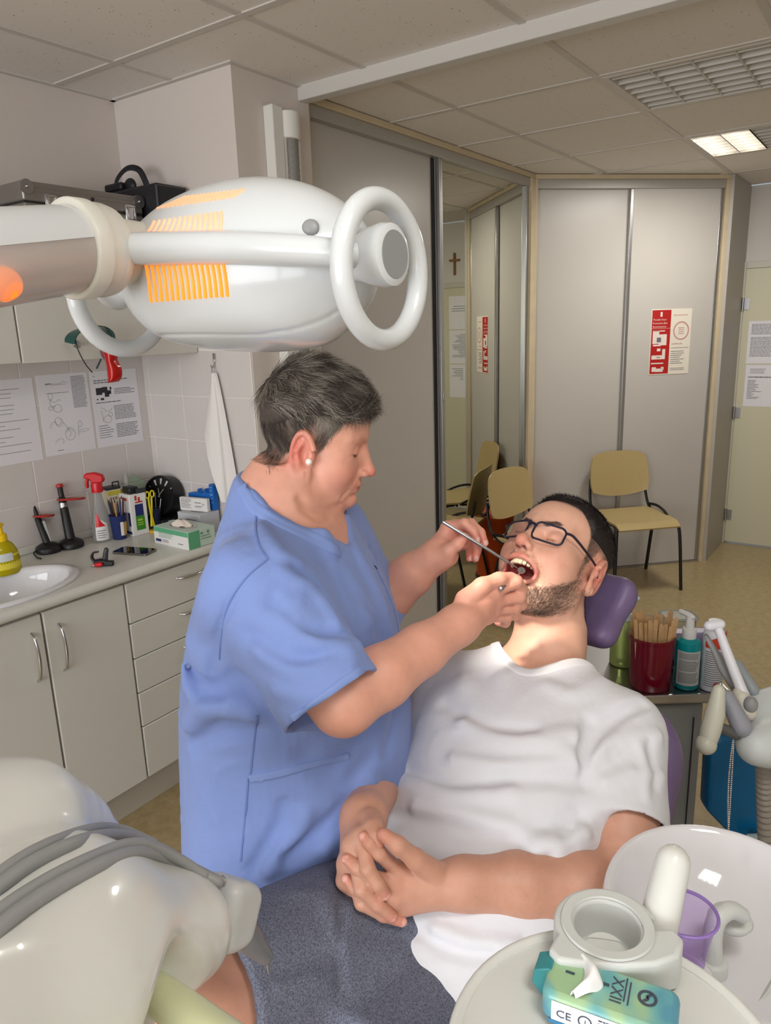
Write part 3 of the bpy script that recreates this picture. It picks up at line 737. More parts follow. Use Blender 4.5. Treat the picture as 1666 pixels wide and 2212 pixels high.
# ---------------------------------------------------------------- small things on the worktop
def top(px, py, z=ZT): return onz(px, py, z)
def soap():
    c = np.array([1.185, 2.42, ZT]); t = thing('soap_bottle', 'yellow liquid soap bottle with a yellow pump beside the basin', 'bottle', c)
    m = mat('yellow_soap', rgb(212, 196, 20), .12, trans=.45, ior=1.35)
    MB().lathe(prof_pts([(.040, 0), (.044, .006), (.045, .03), (.041, .07), (.030, .098), (.018, .112), (.015, .116)]), c+[0, 0, .0005], np.eye(3), 32, sx=1.1, sy=.75).put('bottle_body', m, t, smooth=60)
    y = mat('yellow_cap', rgb(238, 196, 12), .35)
    MB().lathe([(.016, .114), (.017, .118), (.017, .136), (.012, .140), (.007, .141), (.007, .165), (.012, .166), (.012, .174)], c, np.eye(3), 24).put('pump', y, t, smooth=40)
    MB().rtube([c+[0, 0, .170], c+[-.02, -.02, .172], c+[-.034, -.03, .166]], .006).put('spout', y, t, smooth=60)
    # label wrapped on the front
    lab = []
    def fn(u, v):
        a = math.radians(-135+110*u); z = .022+.058*v; r = np.interp(z, [0, .03, .07, .098], [.0445, .0455, .0415, .0305])
        return c+np.array([1.1*r*math.cos(a), .75*r*math.sin(a), z])
    MB().grid(fn, 14, 6, .0006).put('label', mat('soap_label', rgb(228, 212, 70), .4), t, smooth=60)
    def fn2(u, v):
        a = math.radians(-130+55*u); z = .05+.026*v; r = .0008+np.interp(z, [0, .03, .07, .098], [.0445, .0455, .0415, .0305])
        return c+np.array([1.1*r*math.cos(a), .75*r*math.sin(a), z])
    MB().grid(fn2, 10, 5, .0004).put('label_panel', mat('label_pale', rgb(206, 214, 214), .4), t, smooth=60)
soap()
def curing_light(c, lean, h, disc, dr, label, red_top, wand):
    c = np.asarray(c, float); t = thing('curing_light', label, 'curing light', c, 'curing lights on their charging stands'); t.scale = (1.36,)*3
    MB().lathe([(.030, .0005), (.0335, .003), (.0335, .012), (.030, .018), (.020, .024), (.012, .027)], c, np.eye(3), 32).put('charging_base', M_black, t, smooth=40)
    up = nrm(lean); e = c+up*h
    if wand:
        q = MB(); q.rtube([c+[0, 0, .015], c+up*h*.62], [.0095, .0085], 14); q.put('handpiece', M_black, t, smooth=60)
        q = MB(); q.cyl(c+up*h*.60, c+up*h*.66, .007, .006); q.put('collar', M_steel, t, smooth=50)
        q = MB(); q.rtube(catmull([c+up*h*.66, c+up*h*.90, e+up*.012, e+up*.024+np.array([-.010, .010, 0]), e+up*.028+np.array([-.024, .022, 0])], 6), [.0055, .0042, .0035], 10); q.put('light_guide', M_black, t, smooth=60)
        q = MB(); q.box(c+up*h*.38+np.array([.0075, -.0075, 0]), (.006, .006, .06), axes(*frame(up, (1, 0, 0))[:2], up)); q.put('label_strip', mat('label_pale', rgb(206, 214, 214), .4), t)
        q = MB(); q.tube(catmull([c+[-.03, 0, .012], c+[-.045, -.005, .010], c+[-.052, -.03, .004], c+[-.052, -.05, .003]], 6), .002, 8); q.put('power_cable', M_black, t, smooth=60)
    else:
        q = MB(); q.rtube([c+[0, 0, .015], c+up*h*.80], [.0135, .0105], 16); q.put('handpiece', M_black, t, smooth=60)
        q = MB(); q.cyl(c+up*h*.66, c+up*h*.74, .0118); q.put('collar', M_steel, t, smooth=50)
        q = MB(); q.rtube([c+up*h*.80, e], .0075, 14); q.put('neck', M_black, t, smooth=60)
    if red_top: MB().lathe([(.0085, 0), (.010, .004), (.009, .009), (.004, .011)], e, axes(*frame(up)), 16).put('tip_cap', mat('red_plastic', rgb(178, 40, 44), .3), t, smooth=50)
    x, y, z = frame(np.array([.12, .10, 1.0]))
    m = mat('orange_shield', rgb(206, 74, 66), .2, trans=.4, ior=1.3)
    q = MB(); q.lathe([(.010, -.002), (.010, .002), (dr, .003), (dr+.002, 0), (dr, -.003)], disc, axes(x, y, z), 36); q.put('glare_shield', m, t, smooth=40)
b1 = top(106, 1192); b2 = top(155, 1182)
curing_light(b1, at(80, 1112, 2.29)-at(103, 1180, 2.29)+[0, 0, 0], .150, b1+nrm(at(80, 1112, 2.29)-at(103, 1180, 2.29))*.10+np.array([.012, -.012, .002]), .026, 'slim curing light with a bent black tip on the stand nearer the basin', False, True)
curing_light(b2, at(133, 1080, 2.31)-at(151, 1170, 2.31), .168, b2+nrm(at(133, 1080, 2.31)-at(151, 1170, 2.31))*.135+np.array([.016, -.018, 0]), .036, 'thick black curing light with a round orange shield beside the spray bottle', True, False)
def spray():
    c = top(224, 1166); t = thing('spray_bottle', 'clear cleaning spray bottle with a red trigger head', 'bottle', c); t.scale = (1.27,)*3
    m = mat('clear_plastic', rgb(225, 226, 226), .12, trans=.75, ior=1.2)
    MB().lathe(prof_pts([(.030, .0005), (.034, .004), (.034, .03), (.030, .065), (.021, .105), (.0145, .135), (.0145, .150)]), c, rotz(.5), 32, sx=1.05, sy=.8).put('bottle_body', m, t, smooth=60)
    r = mat('red_plastic', rgb(178, 40, 44), .3); r2 = mat('bright_red', rgb(205, 22, 34), .3)
    hd = c+np.array([0, 0, .150]); d = nrm(CR*-1); d = nrm((d[0], d[1], 0))
    MB().lathe([(.0165, 0), (.0165, .022), (.014, .03)], hd, np.eye(3), 24).put('collar', r2, t, smooth=40)
    s = np.cross(Z3, d)
    MB().prism([(-.020, .028), (-.026, .038), (-.022, .052), (.000, .060), (.026, .058), (.034, .052), (.034, .044), (.016, .038), (.012, .028)], hd-s*.010, d, Z3, s*.020).put('spray_head', r2, t, bevel=.004)
    MB().prism([(.020, .042), (.030, .040), (.033, .020), (.030, .012), (.025, .013), (.024, .030)], hd-s*.006, d, Z3, s*.012).put('trigger', r2, t, bevel=.002)
    def lab(u, v, a0, a1, z0, z1, lift):
        a = math.radians(a0+(a1-a0)*u); z = z0+(z1-z0)*v; rr = np.interp(z, [0, .03, .065, .105, .135], [.034, .034, .030, .021, .0145])+lift
        p = rotz(.5) @ np.array([1.05*rr*math.cos(a), .8*rr*math.sin(a), z]); return c+p
    MB().grid(lambda u, v: lab(u, v, 175, 250, .008, .085-.03*u, .0006), 12, 8, .0004).put('label', mat('label_white', rgb(232, 230, 230), .45), t, smooth=60)
    MB().grid(lambda u, v: lab(u, v, 178, 178+62*(1-v*.75), .048+.002*u, .088-.026*u*(1-v), .0012), 10, 8, .0004).put('label_red_wedge', r2, t, smooth=60)
    for k in range(4): MB().grid(lambda u, v: lab(u, v, 185, 235-8*(k % 2), .036-.007*k, .038-.007*k, .0011), 8, 2).put('label_print', M_ink, t)
spray()
def boxy(name, label, cat, c, w, d, h, rot, m, group=None, bevel=.0015, k=1.25):
    "carton standing at c (base centre)"
    t = thing(name, label, cat, c, group); t.scale = (k,)*3
    o = MB().box(np.asarray(c, float)+[0, 0, h/2+.0003], (w, d, h), rotz(rot)).put('carton', m, t, bevel=bevel)
    return t, np.asarray(c, float), rotz(rot)
def face_print(t, c, R, w, d, h, side, rects, m, name='print', lift=.0006):
    "rects in metres on a side of the carton: front (-y), left (-x), right (+x), top"
    if side == 'front': o, X, Y = c+R@np.array([-w/2, -d/2, 0]), R@np.array([1, 0, 0]), Z3
    elif side == 'left': o, X, Y = c+R@np.array([-w/2, d/2, 0]), R@np.array([0, -1, 0]), Z3
    elif side == 'right': o, X, Y = c+R@np.array([w/2, -d/2, 0]), R@np.array([0, 1, 0]), Z3
    else: o, X, Y = c+R@np.array([-w/2, -d/2, h]), R@np.array([1, 0, 0]), R@np.array([0, 1, 0])
    q = MB(); print_lines(q, o, X, Y, rects, lift); r_ = q.put(name, m, t); r_['kind'] = 'stuff'; return r_
M_ctn = mat('white_carton', rgb(230, 228, 226), .5)
M_navy = mat('navy_print', rgb(34, 44, 104), .5); M_grn = mat('green_print', rgb(62, 140, 42), .5); M_redp = mat('red_print', rgb(196, 44, 40), .5)
def cartons():
    # tall white carton with blue and green bottle picture
    w, d, h = .052, .055, .122; c = np.array([1.728, 2.452, ZT]); R = -.10
    t, c, R = boxy('product_carton', 'white carton with a blue and green bottle picture, beside the pen cup', 'box', c, w, d, h, R, M_ctn, k=1.36)
    face_print(t, c, R, w, d, h, 'front', [(.014, .040, .040, .092)], M_navy, 'bottle_picture')
    face_print(t, c, R, w, d, h, 'front', [(.013, .016, .041, .058)], M_grn, 'bottle_picture_base', .0009)
    face_print(t, c, R, w, d, h, 'front', [(.016, .096, .040, .100), (.016, .104, .022, .118), (.026, .1, .032, .112)], M_redp, 'heading_print', .0009)
    face_print(t, c, R, w, d, h, 'front', [(.018, .030, .036, .033), (.018, .036, .036, .039), (.018, .043, .034, .049)], mat('lime_print', rgb(158, 200, 60), .5), 'small_print', .0012)
    face_print(t, c, R, w, d, h, 'left', [(.004, .006, .05, .014), (.040, .03, .050, .07)], M_navy, 'navy_band')
    face_print(t, c, R, w, d, h, 'left', [(.008, .104, .040, .112)], M_redp, 'red_mark')
    o = MB(); o.box(c+R@np.array([-.004, 0, h+.010]), (.03, .04, .02), R); o.put('open_flap', M_black, t, bevel=.004)
    o = MB(); o.box(c+R@np.array([.014, -.024, h+.007]), (.030, .004, .014), R); o.put('raised_flap', mat('dark_flap', rgb(52, 54, 62), .5), t)
    # cream carton at the back left with a hang tab
    w, d, h = .046, .04, .145; c = np.array([1.690, 2.530, ZT])
    t, c, R = boxy('product_carton', 'cream carton with a yellow and black top behind the pen cup', 'box', c, w, d, h, -.15, mat('cream_carton', rgb(226, 214, 188), .5))
    face_print(t, c, R, w, d, h, 'front', [(.002, .128, .044, .142)], mat('yellow_print', rgb(206, 196, 70), .5), 'yellow_band')
    face_print(t, c, R, w, d, h, 'front', [(.008, .115, .012, .122), (.016, .115, .020, .122), (.024, .115, .03, .122)], M_ink, 'small_print', .0008)
    o = MB(); o.box(c+R@np.array([0, 0, h+.004]), (w*.98, d*.95, .008), R); o.put('dark_top', mat('dark_flap', rgb(52, 54, 62), .5), t)
    o = MB(); o.tube([c+R@np.array([.002, -.01, h+.008]), c+R@np.array([.002, -.01, h+.022]), c+R@np.array([.022, -.01, h+.022]), c+R@np.array([.022, -.01, h+.008])], .0025, 6); o.put('hang_tab', M_black, t)
    w, d, h = .04, .03, .14; c = np.array([1.748, 2.530, ZT])
    t, c, R = boxy('product_carton', 'narrow white carton with a yellow stripe squeezed between two others', 'box', c, w, d, h, -.1, M_ctn)
    face_print(t, c, R, w, d, h, 'front', [(.002, .118, .038, .136)], MATS['yellow_print'], 'yellow_band'); face_print(t, c, R, w, d, h, 'front', [(.004, .110, .036, .114), (.002, .137, .038, .140)], M_inkd, 'dark_print', .0008)
    # pale green translucent pack and bottle at the wall
    w, d, h = .050, .034, .150; c = np.array([1.808, 2.535, ZT])
    t, c, R = boxy('product_carton', 'pale green translucent pack standing against the wall', 'box', c, w, d, h, -.1, mat('pale_green_pack', rgb(176, 194, 172), .3, trans=.3))
    o = MB(); o.prism([(-.02, 0), (.02, 0), (.022, .012), (.008, .014), (.001, .026), (-.006, .014), (-.022, .012)], c+[0, 0, h], R@np.array([1, 0, 0]), Z3, R@np.array([0, .012, 0])); o.put('star_top', MATS['pale_green_pack'], t)
    c = np.array([1.776, 2.549, ZT]); t = thing('dropper_bottle', 'white translucent bottle with a pointed tip behind the cartons', 'bottle', c); t.scale = (1.2,)*3
    MB().lathe([(.016, .0005), (.017, .003), (.017, .14), (.010, .15), (.008, .156)], c, np.eye(3), 20).put('bottle_body', mat('milky_plastic', rgb(214, 214, 210), .35, trans=.3), t, smooth=50)
    MB().lathe([(.010, .156), (.009, .165), (.004, .186), (.0015, .192)], c, np.eye(3), 16).put('pointed_tip', MATS['milky_plastic'], t, smooth=50)
cartons()
def pen_cup():
    c = top(260, 1163); t = thing('pen_cup', 'translucent blue plastic cup full of pens', 'cup', c); t.scale = (1.18,)*3
    m = mat('blue_translucent', rgb(62, 74, 132), .2, trans=.45, ior=1.2)
    MB().lathe([(.021, .0005), (.0215, .002), (.027, .078), (.0285, .079), (.0285, .0815), (.0262, .081), (.0205, .004), (0.0, .004)], c, np.eye(3), 32, cap=False).put('cup_wall', m, t, smooth=50)
    def fn(u, v):
        a = math.radians(-112+26*u); z = .014+.046*v; r = .0217+.0055*z/.078+.0006; return c+np.array([r*math.cos(a), r*math.sin(a), z])
    MB().grid(fn, 5, 5, .0004).put('sticker', mat('label_white', rgb(232, 230, 230), .45), t)
    def fn(u, v):
        a = math.radians(-82+30*u); z = .016+.044*v-.01*abs(u-.5); r = .0217+.0055*z/.078+.0006; return c+np.array([r*math.cos(a), r*math.sin(a), z])
    MB().grid(fn, 5, 5, .0004).put('sticker', mat('label_orange', rgb(222, 168, 66), .45), t)
    R_ = random.Random(5); cols = [((40, 44, 92), 'navy'), ((30, 30, 40), 'black'), ((176, 140, 92), 'wooden'), ((54, 50, 110), 'blue'), ((90, 40, 60), 'maroon'), ((206, 196, 180), 'pale'), ((36, 40, 84), 'dark blue'), ((120, 70, 50), 'brown')]
    where = ['at the left rim', 'at the back', 'leaning left', 'in the middle', 'in front', 'leaning right', 'at the right rim', 'deep at the back']
    for k in range(8):
        a = 2.4+k*.78; b = c+np.array([.012*math.cos(a), .012*math.sin(a), .007]); e = c+np.array([.028*math.cos(a), .028*math.sin(a), .142+.026*R_.random()])
        p = MB(); p.rtube([b, b+(e-b)*.9], .0034, 8); o = p.put('pen', mat('pen_'+cols[k][1].replace(' ', '_'), rgb(*cols[k][0]), .35), None, smooth=50)
        tag(o, '%s pen in the blue cup, %s' % (cols[k][1], where[k]), 'pen', 'pens in the blue cup')
        p = MB(); p.cyl(b+(e-b)*.9, e, .0026, .0012, n=8); p.put('pen_tip', M_black, o, smooth=50)
pen_cup()
def yellow_tools():
    c = np.array([1.782, 2.418, ZT]); t = thing('yellow_scissors', 'yellow handled scissors standing upright beside the black clock', 'scissors', c); t.scale = (1.3,)*3
    y = mat('yellow_plastic', rgb(222, 206, 40), .35)
    for s in (-1, 1):
        q = MB(); q.rtube([c+[s*.004, 0, .02], c+[-s*.004, 0, .08], c+[-s*.006, -.002, .108]], [.0045, .0035, .003], 8); q.put('blade_arm', y, t, smooth=50)
        q = MB(); q.tube([c+np.array([-s*.009+.007*math.cos(a), -.002, .117+.010*math.sin(a)]) for a in np.linspace(0, 2*math.pi, 16, endpoint=False)], .0025, 8, closed=True); q.put('finger_ring', y, t, smooth=60)
    MB().lathe([(.021, .0005), (.022, .002), (.022, .006), (.018, .008)], c+[.002, -.012, 0], np.eye(3), 24).put('round_foot', mat('amber_plastic', rgb(226, 178, 54), .3), t, smooth=40)
    c2 = np.array([1.812, 2.436, ZT]); t = thing('tool_pot', 'dark navy pot holding small metal instruments next to the scissors', 'pot', c2); t.scale = (1.25,)*3
    MB().lathe([(.016, .0005), (.017, .07), (.0175, .072), (.015, .071), (.014, .004), (0, .004)], c2, np.eye(3), 24, cap=False).put('pot_wall', mat('pot_navy', rgb(30, 34, 62), .35), t, smooth=40)
    for k, (dx, dy, hh) in enumerate(((.004, -.004, .118), (.014, -.010, .098), (-.006, .004, .105))):
        q = MB(); q.rtube([c2+[dx*.4, dy*.4, .006], c2+[dx*1.7, dy*1.7, hh*1.25]], .0022, 8); o = q.put('metal_instrument', M_steel, None, smooth=50)
        tag(o, ['upright steel instrument in the navy pot', 'short steel instrument leaning right in the navy pot', 'steel instrument at the back of the navy pot'][k], 'instrument', 'instruments in the navy pot')
yellow_tools()
def wall_clock():
    # lies propped in the corner, face turned to the room
    c = np.array([1.880, 2.470, 1.052]); ax = nrm((-1.0, -.14, .26)); x = nrm(np.cross(Z3, ax)); y = np.cross(ax, x); R = axes(x, y, ax)
    x = -x; R = axes(np.cross(y, ax), y, ax); x = R[:, 0]
    t = thing('wall_clock', 'round black clock propped in the corner of the worktop', 'clock', c-Z3*.10)
    r = .083
    MB().lathe([(r*.86, -.050), (r, -.040), (r, .012), (r*.985, .018), (r*.92, .018), (r*.88, .010)], c, R, 48).put('case', M_black, t, smooth=40)
    MB().lathe([(0, .0102), (r*.885, .0102)], c, R, 48, cap=False).put('dial', mat('clock_dial', rgb(18, 18, 20), .3), t)
    wh = mat('clock_white', rgb(206, 204, 200), .5)
    def hand(a, l, w, z, name):
        d = x*math.sin(a)+y*math.cos(a); s = np.cross(ax, d); b = c+ax*z
        MB().prism([(-w/2, -.008), (w/2, -.008), (w*.4, l), (-w*.4, l)], b, s, d, ax*.001).put(name, wh, t)
    hand(math.radians(-18), .030, .0042, .0125, 'hour_hand'); hand(math.radians(38), .034, .0034, .0140, 'minute_hand')
    for k in range(12):
        a = 2*math.pi*k/12; big = k in (0, 11, 1)
        d = x*math.sin(a)+y*math.cos(a); s = np.cross(ax, d)
        if k in (0, 11, 1, 2, 10): MB().prism([(-.003 if big else -.0015, .046 if big else .062), (.003 if big else .0015, .046 if big else .062), (.005 if big else .0015, .070), (-.005 if big else -.0015, .070)], c+ax*.0105, s, d, ax*.0006).put('hour_mark', wh, t)
    # dark desk stand below the clock
    t2 = thing('black_box', 'low black box under the clock', 'box', (1.862, 2.44, ZT))
    MB().box((1.868, 2.455, ZT+.0195), (.10, .13, .038), rotz(-.1)).put('shell', mat('black_matte', rgb(18, 18, 20), .5), t2, bevel=.003)
    MB().box((1.852, 2.388, ZT+.02), (.026, .003, .028), rotz(-.1)).put('label_window', mat('label_pale', rgb(206, 214, 214), .4), t2)
wall_clock()
def glove_boxes():
    w, d, h = .215, .125, .066; R0 = math.radians(-90+8)
    c0 = top(335, 1172); c1 = top(409, 1189); e = c1-c0; L = np.linalg.norm(e); ex = e/L; ey = nrm((-ex[1], ex[0], 0))
    w = L; c = (c0+c1)/2+ey*d/2; R = axes(ex, ey, Z3)
    t = thing('tissue_box', 'green and white tissue box with an open top on the worktop', 'tissue box', c)
    MB().box(c+Z3*(h/2+.0003), (w, d, h), R).put('carton', mat('mint_carton', rgb(196, 216, 204), .5), t, bevel=.002)
    def fp(o, X, Y, rects, m, n, lift=.0006): q = MB(); print_lines(q, o, X, Y, rects, lift); q.put(n, m, t)['kind'] = 'stuff'
    o = c-ex*w/2-ey*d/2
    fp(o, ex, Z3, [(0.001, .047, w-.001, h-.001)], mat('green_band', rgb(96, 172, 130), .5), 'green_band')
    fp(o, ex, Z3, [(.001, .0, w-.001, .047)], M_ctn, 'white_panel')
    fp(o, ex, Z3, para(.03, .026, .115, .046, 4, rd, .4, .3), mat('green_text', rgb(110, 160, 130), .6), 'small_print', .0010)
    fp(o, ex, Z3, [(.010, .010, .042, .020)], M_navy, 'logo_block', .0010); fp(o, ex, Z3, para(.05, .008, .09, .02, 2, rd, .4)+para(.14, .012, .17, .018, 1, rd, .5), M_ink, 'small_print', .0010)
    o2 = c+ex*w/2-ey*d/2
    fp(o2, ey, Z3, [(0.001, 0, d*.42, h-.001)], MATS['green_band'], 'green_band'); fp(o2, ey, Z3, para(d*.46, .02, d*.9, .04, 2, rd, .4)+[(d*.7, .044, d*.78, .056), (d*.45, .046, d*.55, .054)], MATS['green_text'], 'small_print', .001)
    MB().lathe([(.0, .0007), (.05, .0009), (.052, .0012)], c+Z3*h, R, 30, cap=False, sx=1.25, sy=.75).put('opening_film', mat('film', rgb(206, 202, 196), .2, trans=.3), t)
    def fn(u, v):
        a = 2*math.pi*u; r = .042*(1-v)+.006; return c+ex*(r*1.15*math.cos(a)-.012)+ey*r*.6*math.sin(a)+Z3*(h+.001+.020*math.sin(math.pi*.5*v)+.004*math.sin(5*a)*(1-v))
    MB().grid(fn, 40, 8).put('tissue', mat('tissue', rgb(236, 224, 212), .9), t, smooth=60)
    # second, pale grey box behind
    c2 = np.array([1.882, 2.255, ZT]); w2, d2, h2 = .13, .10, .082
    t2, c2, R2_ = boxy('tissue_box', 'pale blue grey tissue box behind the green one', 'tissue box', c2, d2, w2, h2, 0, mat('grey_carton', rgb(196, 198, 206), .5), k=1.0)
    face_print(t2, c2, R2_, d2, w2, h2, 'left', [(.02, .040, .045, .055)], M_navy, 'logo_block'); face_print(t2, c2, R2_, d2, w2, h2, 'left', para(.05, .03, .11, .06, 3, rd, .35), M_ink, 'small_print')
    q = MB(); q.lathe([(0, .0008), (.034, .001)], c2+Z3*h2, np.eye(3), 24, cap=False, sx=.7, sy=1.3); q.put('opening', mat('opening_shade', rgb(120, 122, 130), .6), t2)
    # white card box over blue carton
    c3 = np.array([1.900, 2.268, ZT+.0835]); t3 = thing('blue_carton', 'torn blue cardboard carton behind the white card box', 'box', c3)
    b_ = mat('blue_card', rgb(28, 104, 190), .5)
    MB().prism([(-.075, 0), (.075, 0), (.075, .100), (.052, .103), (.050, .066), (.03, .068), (.024, .082), (.018, .064), (-.01, .062), (-.016, .078), (-.022, .062), (-.075, .056)], c3+[.014, 0, 0], (0, -1, 0), Z3, (.022, 0, 0)).put('carton', b_, t3)
    q = MB(); print_lines(q, c3+[.0138, 0, 0], (0, -1, 0), Z3, [(.056, .09, .07, .092), (.056, .078, .066, .08), (.056, .06, .07, .063), (.056, .045, .07, .047), (.058, .03, .07, .032)], .0006); q.put('print', mat('pale_blue_print', rgb(150, 196, 232), .5), t3)['kind'] = 'stuff'
    c4 = np.array([1.874, 2.285, ZT+.083]); Xc = nrm((.18, -1, 0))
    t4 = thing('card_box', 'white printed card box leaning on the blue carton', 'box', c4)
    tilt = axes(Xc, np.cross(Z3, Xc), Z3)
    MB().box(c4+Z3*.026+Xc*.02, (.135, .018, .052), tilt).put('carton', M_ctn, t4, bevel=.001)
    o = c4+Xc*(.02-.0675)-np.cross(Z3, Xc)*.009
    q = MB(); print_lines(q, o, Xc, Z3, para(.006, .008, .06, .048, 9, rd, .35, .35)+para(.075, .03, .115, .036, 1, rd, .5)+para(.075, .014, .112, .022, 2, rd, .45)+para(.11, .024, .122, .032, 2, rd, .4), .0007); q.put('printed_text', M_ink, t4)['kind'] = 'stuff'
glove_boxes()
def phone():
    a, b, c_, d = top(243, 1197), top(265, 1184), top(337, 1188), top(320, 1203)
    ctr = (a+b+c_+d)/4; ex = nrm((c_-b)+(d-a)); ey = np.cross(Z3, ex); L = .145; W = .071
    t = thing('smartphone', 'black smartphone lying face up on the worktop', 'phone', ctr)
    R = axes(ex, ey, Z3)
    MB().prism(rrect(L, W, .009), ctr+Z3*.0004, ex, ey, Z3*.0075).put('body', mat('phone_metal', rgb(120, 118, 112), .3, .8), t, bevel=.001)
    MB().prism(rrect(L-.004, W-.004, .008), ctr+Z3*.0080, ex, ey, Z3*.0006).put('screen', mat('phone_glass', rgb(10, 10, 12), .06), t)
phone()
def gadget():
    c = top(220, 1222); t = thing('headset_clip', 'small black clip tool with a red knob lying on the worktop', 'tool', c)
    R = axes(nrm((CR[0], CR[1], 0)), np.cross(Z3, nrm((CR[0], CR[1], 0))), Z3)
    L_ = lambda x, y, z: c+R@np.array([x, y, z])
    MB().box(L_(0, 0, .012), (.045, .026, .023), R).put('body', M_black, t, bevel=.006)
    q = MB(); q.rtube(catmull([L_(-.02, 0, .012), L_(-.030, .0, .03), L_(-.024, 0, .046), L_(-.008, 0, .050)], 6), [.010, .008, .005], 10, flat=.6); q.put('curved_jaw', mat('brown_black', rgb(40, 28, 28), .3), t, smooth=60)
    q = MB(); q.rtube([L_(.012, .004, .02), L_(.020, .006, .055)], [.010, .008], 12); q.put('lens_barrel', mat('smoke', rgb(58, 60, 64), .2), t, smooth=50)
    q = MB(); q.box(L_(.024, -.004, .010), (.04, .018, .018), R); q.put('clamp', M_black, t, bevel=.004)
    q = MB(); q.rtube([L_(-.012, -.016, .0085), L_(.004, -.018, .0105)], .0075, 12); q.put('red_knob', mat('bright_red', rgb(205, 22, 34), .3), t, smooth=60)
    q = MB(); q.rtube([L_(-.028, -.012, .005), L_(-.018, -.013, .005)], .0045, 8); q.put('metal_tip', M_steel, t, smooth=60)
    q = MB(); q.rtube([L_(-.005, .002, .026), L_(.012, .0, .030)], .003, 8); q.put('metal_pin', M_steel, t, smooth=60)
gadget()
# ---------------------------------------------------------------- soft shapes: distance fields and a surface-net mesher
F32 = np.float32
def s_ell(P, c, r, R=None):
    q = P-np.asarray(c, F32)
    if R is not None: q = q @ np.asarray(R, F32)
    r = np.asarray(r, F32); a = q/r; k0 = np.sqrt((a*a).sum(1)); b = a/r; k1 = np.sqrt((b*b).sum(1))+1e-9
    return k0*(k0-1)/k1
def s_ball(P, c, r): q = P-np.asarray(c, F32); return np.sqrt((q*q).sum(1))-r
def s_cap(P, a, b, ra, rb=None):
    rb = ra if rb is None else rb
    a = np.asarray(a, F32); b = np.asarray(b, F32); ba = b-a; pa = P-a
    h = np.clip((pa @ ba)/max(float(ba @ ba), 1e-12), 0, 1)
    q = pa-h[:, None]*ba
    return np.sqrt((q*q).sum(1))-(ra+(rb-ra)*h)
def smin(a, b, k):
    h = np.maximum(k-np.abs(a-b), 0)/k
    return np.minimum(a, b)-h*h*k*.25
def smax(a, b, k): return -smin(-a, -b, k)
def s_chain(P, pts, rad, k=.006):
    d = None
    for i in range(len(pts)-1):
        e = s_cap(P, pts[i], pts[i+1], rad[i], rad[i+1]); d = e if d is None else smin(d, e, k)
    return d
def s_flatcap(P, a, b, ra, rb, side, f):
    "round cone squashed by f along the direction side"
    a = np.asarray(a, F32); s = nrm(side).astype(F32)
    q = P-a; k = q @ s; Q = a+q+s[None, :]*(k*(1/f-1))[:, None]
    bb = np.asarray(b, F32)-a; kb = float(bb @ s); b2 = a+bb+s*(kb*(1/f-1))
    return s_cap(Q, a, b2, ra, rb)*f**.5
def s_poly(P, pts):
    "distance to a polyline"
    d = None
    for i in range(len(pts)-1):
        e = s_cap(P, pts[i], pts[i+1], 0.0); d = e if d is None else np.minimum(d, e)
    return d
def s_loft(P, o, S, Fv, T, st):
    """body of elliptical sections: st rows (t, centre_s, centre_f, half_width, front, back);
    S side, Fv front, T up the body"""
    q = P-np.asarray(o, F32); t = q @ np.asarray(T, F32); s = q @ np.asarray(S, F32); f = q @ np.asarray(Fv, F32)
    st = np.asarray(st, float); ts = st[:, 0]; M_ = np.gradient(st[:, 1:], ts, axis=0)
    tt = np.clip(t, ts[0], ts[-1]); i = np.clip(np.searchsorted(ts, tt, side='right')-1, 0, len(ts)-2)
    h = (ts[i+1]-ts[i]).astype(F32); u = ((tt-ts[i])/h).astype(F32); u2 = u*u; u3 = u2*u
    a0, a1, b0, b1 = 2*u3-3*u2+1, (u3-2*u2+u)*h, -2*u3+3*u2, (u3-u2)*h
    Y_ = st[:, 1:].astype(F32); M_ = M_.astype(F32)
    cs, cf, w, bf, bb = (a0*Y_[i, k]+a1*M_[i, k]+b0*Y_[i+1, k]+b1*M_[i+1, k] for k in range(5))
    x = s-cs; y = f-cf; b = np.where(y > 0, bf, bb)
    n = 2.3
    k0 = (np.abs(x/w)**n+np.abs(y/b)**n)**(1/n)+1e-6
    d = (k0-1)*np.minimum(w, b)*.92
    return np.maximum(d, np.maximum(ts[0]-t, t-ts[-1]))
def fold(P, d, pts, w, amp):
    "raise (amp > 0) or press in a soft crease along a polyline, only near the surface"
    pts = np.asarray(pts); lo = (pts.min(0)-2.4*w).astype(F32); hi = (pts.max(0)+2.4*w).astype(F32)
    m = np.abs(d) < .04
    for k in range(3): m &= (P[:, k] > lo[k]) & (P[:, k] < hi[k])
    if not m.any(): return d
    q = s_poly(P[m], pts); d[m] -= amp*np.exp(-(q/w)**2).astype(F32)
    return d
def march(fn, pix, d0=.35):
    "first hit of the camera rays through pix with the field fn"
    D = np.array([ray(*p) for p in pix]); nl = np.linalg.norm(D, axis=1); D = D/nl[:, None]; t = np.full(len(D), d0)
    for _ in range(80):
        v = fn((CPOS+D*t[:, None]).astype(F32)); t = t+np.clip(v*.85, -.02, .08)
        if np.abs(v).max() < 2e-4: break
    return CPOS+D*t[:, None]
def march_all(fn, strokes_, d0=.35):
    "march many pixel strokes at once; returns one point array per stroke"
    k = np.cumsum([len(p) for p in strokes_])[:-1]; return np.split(march(fn, [q for p in strokes_ for q in p], d0), k)

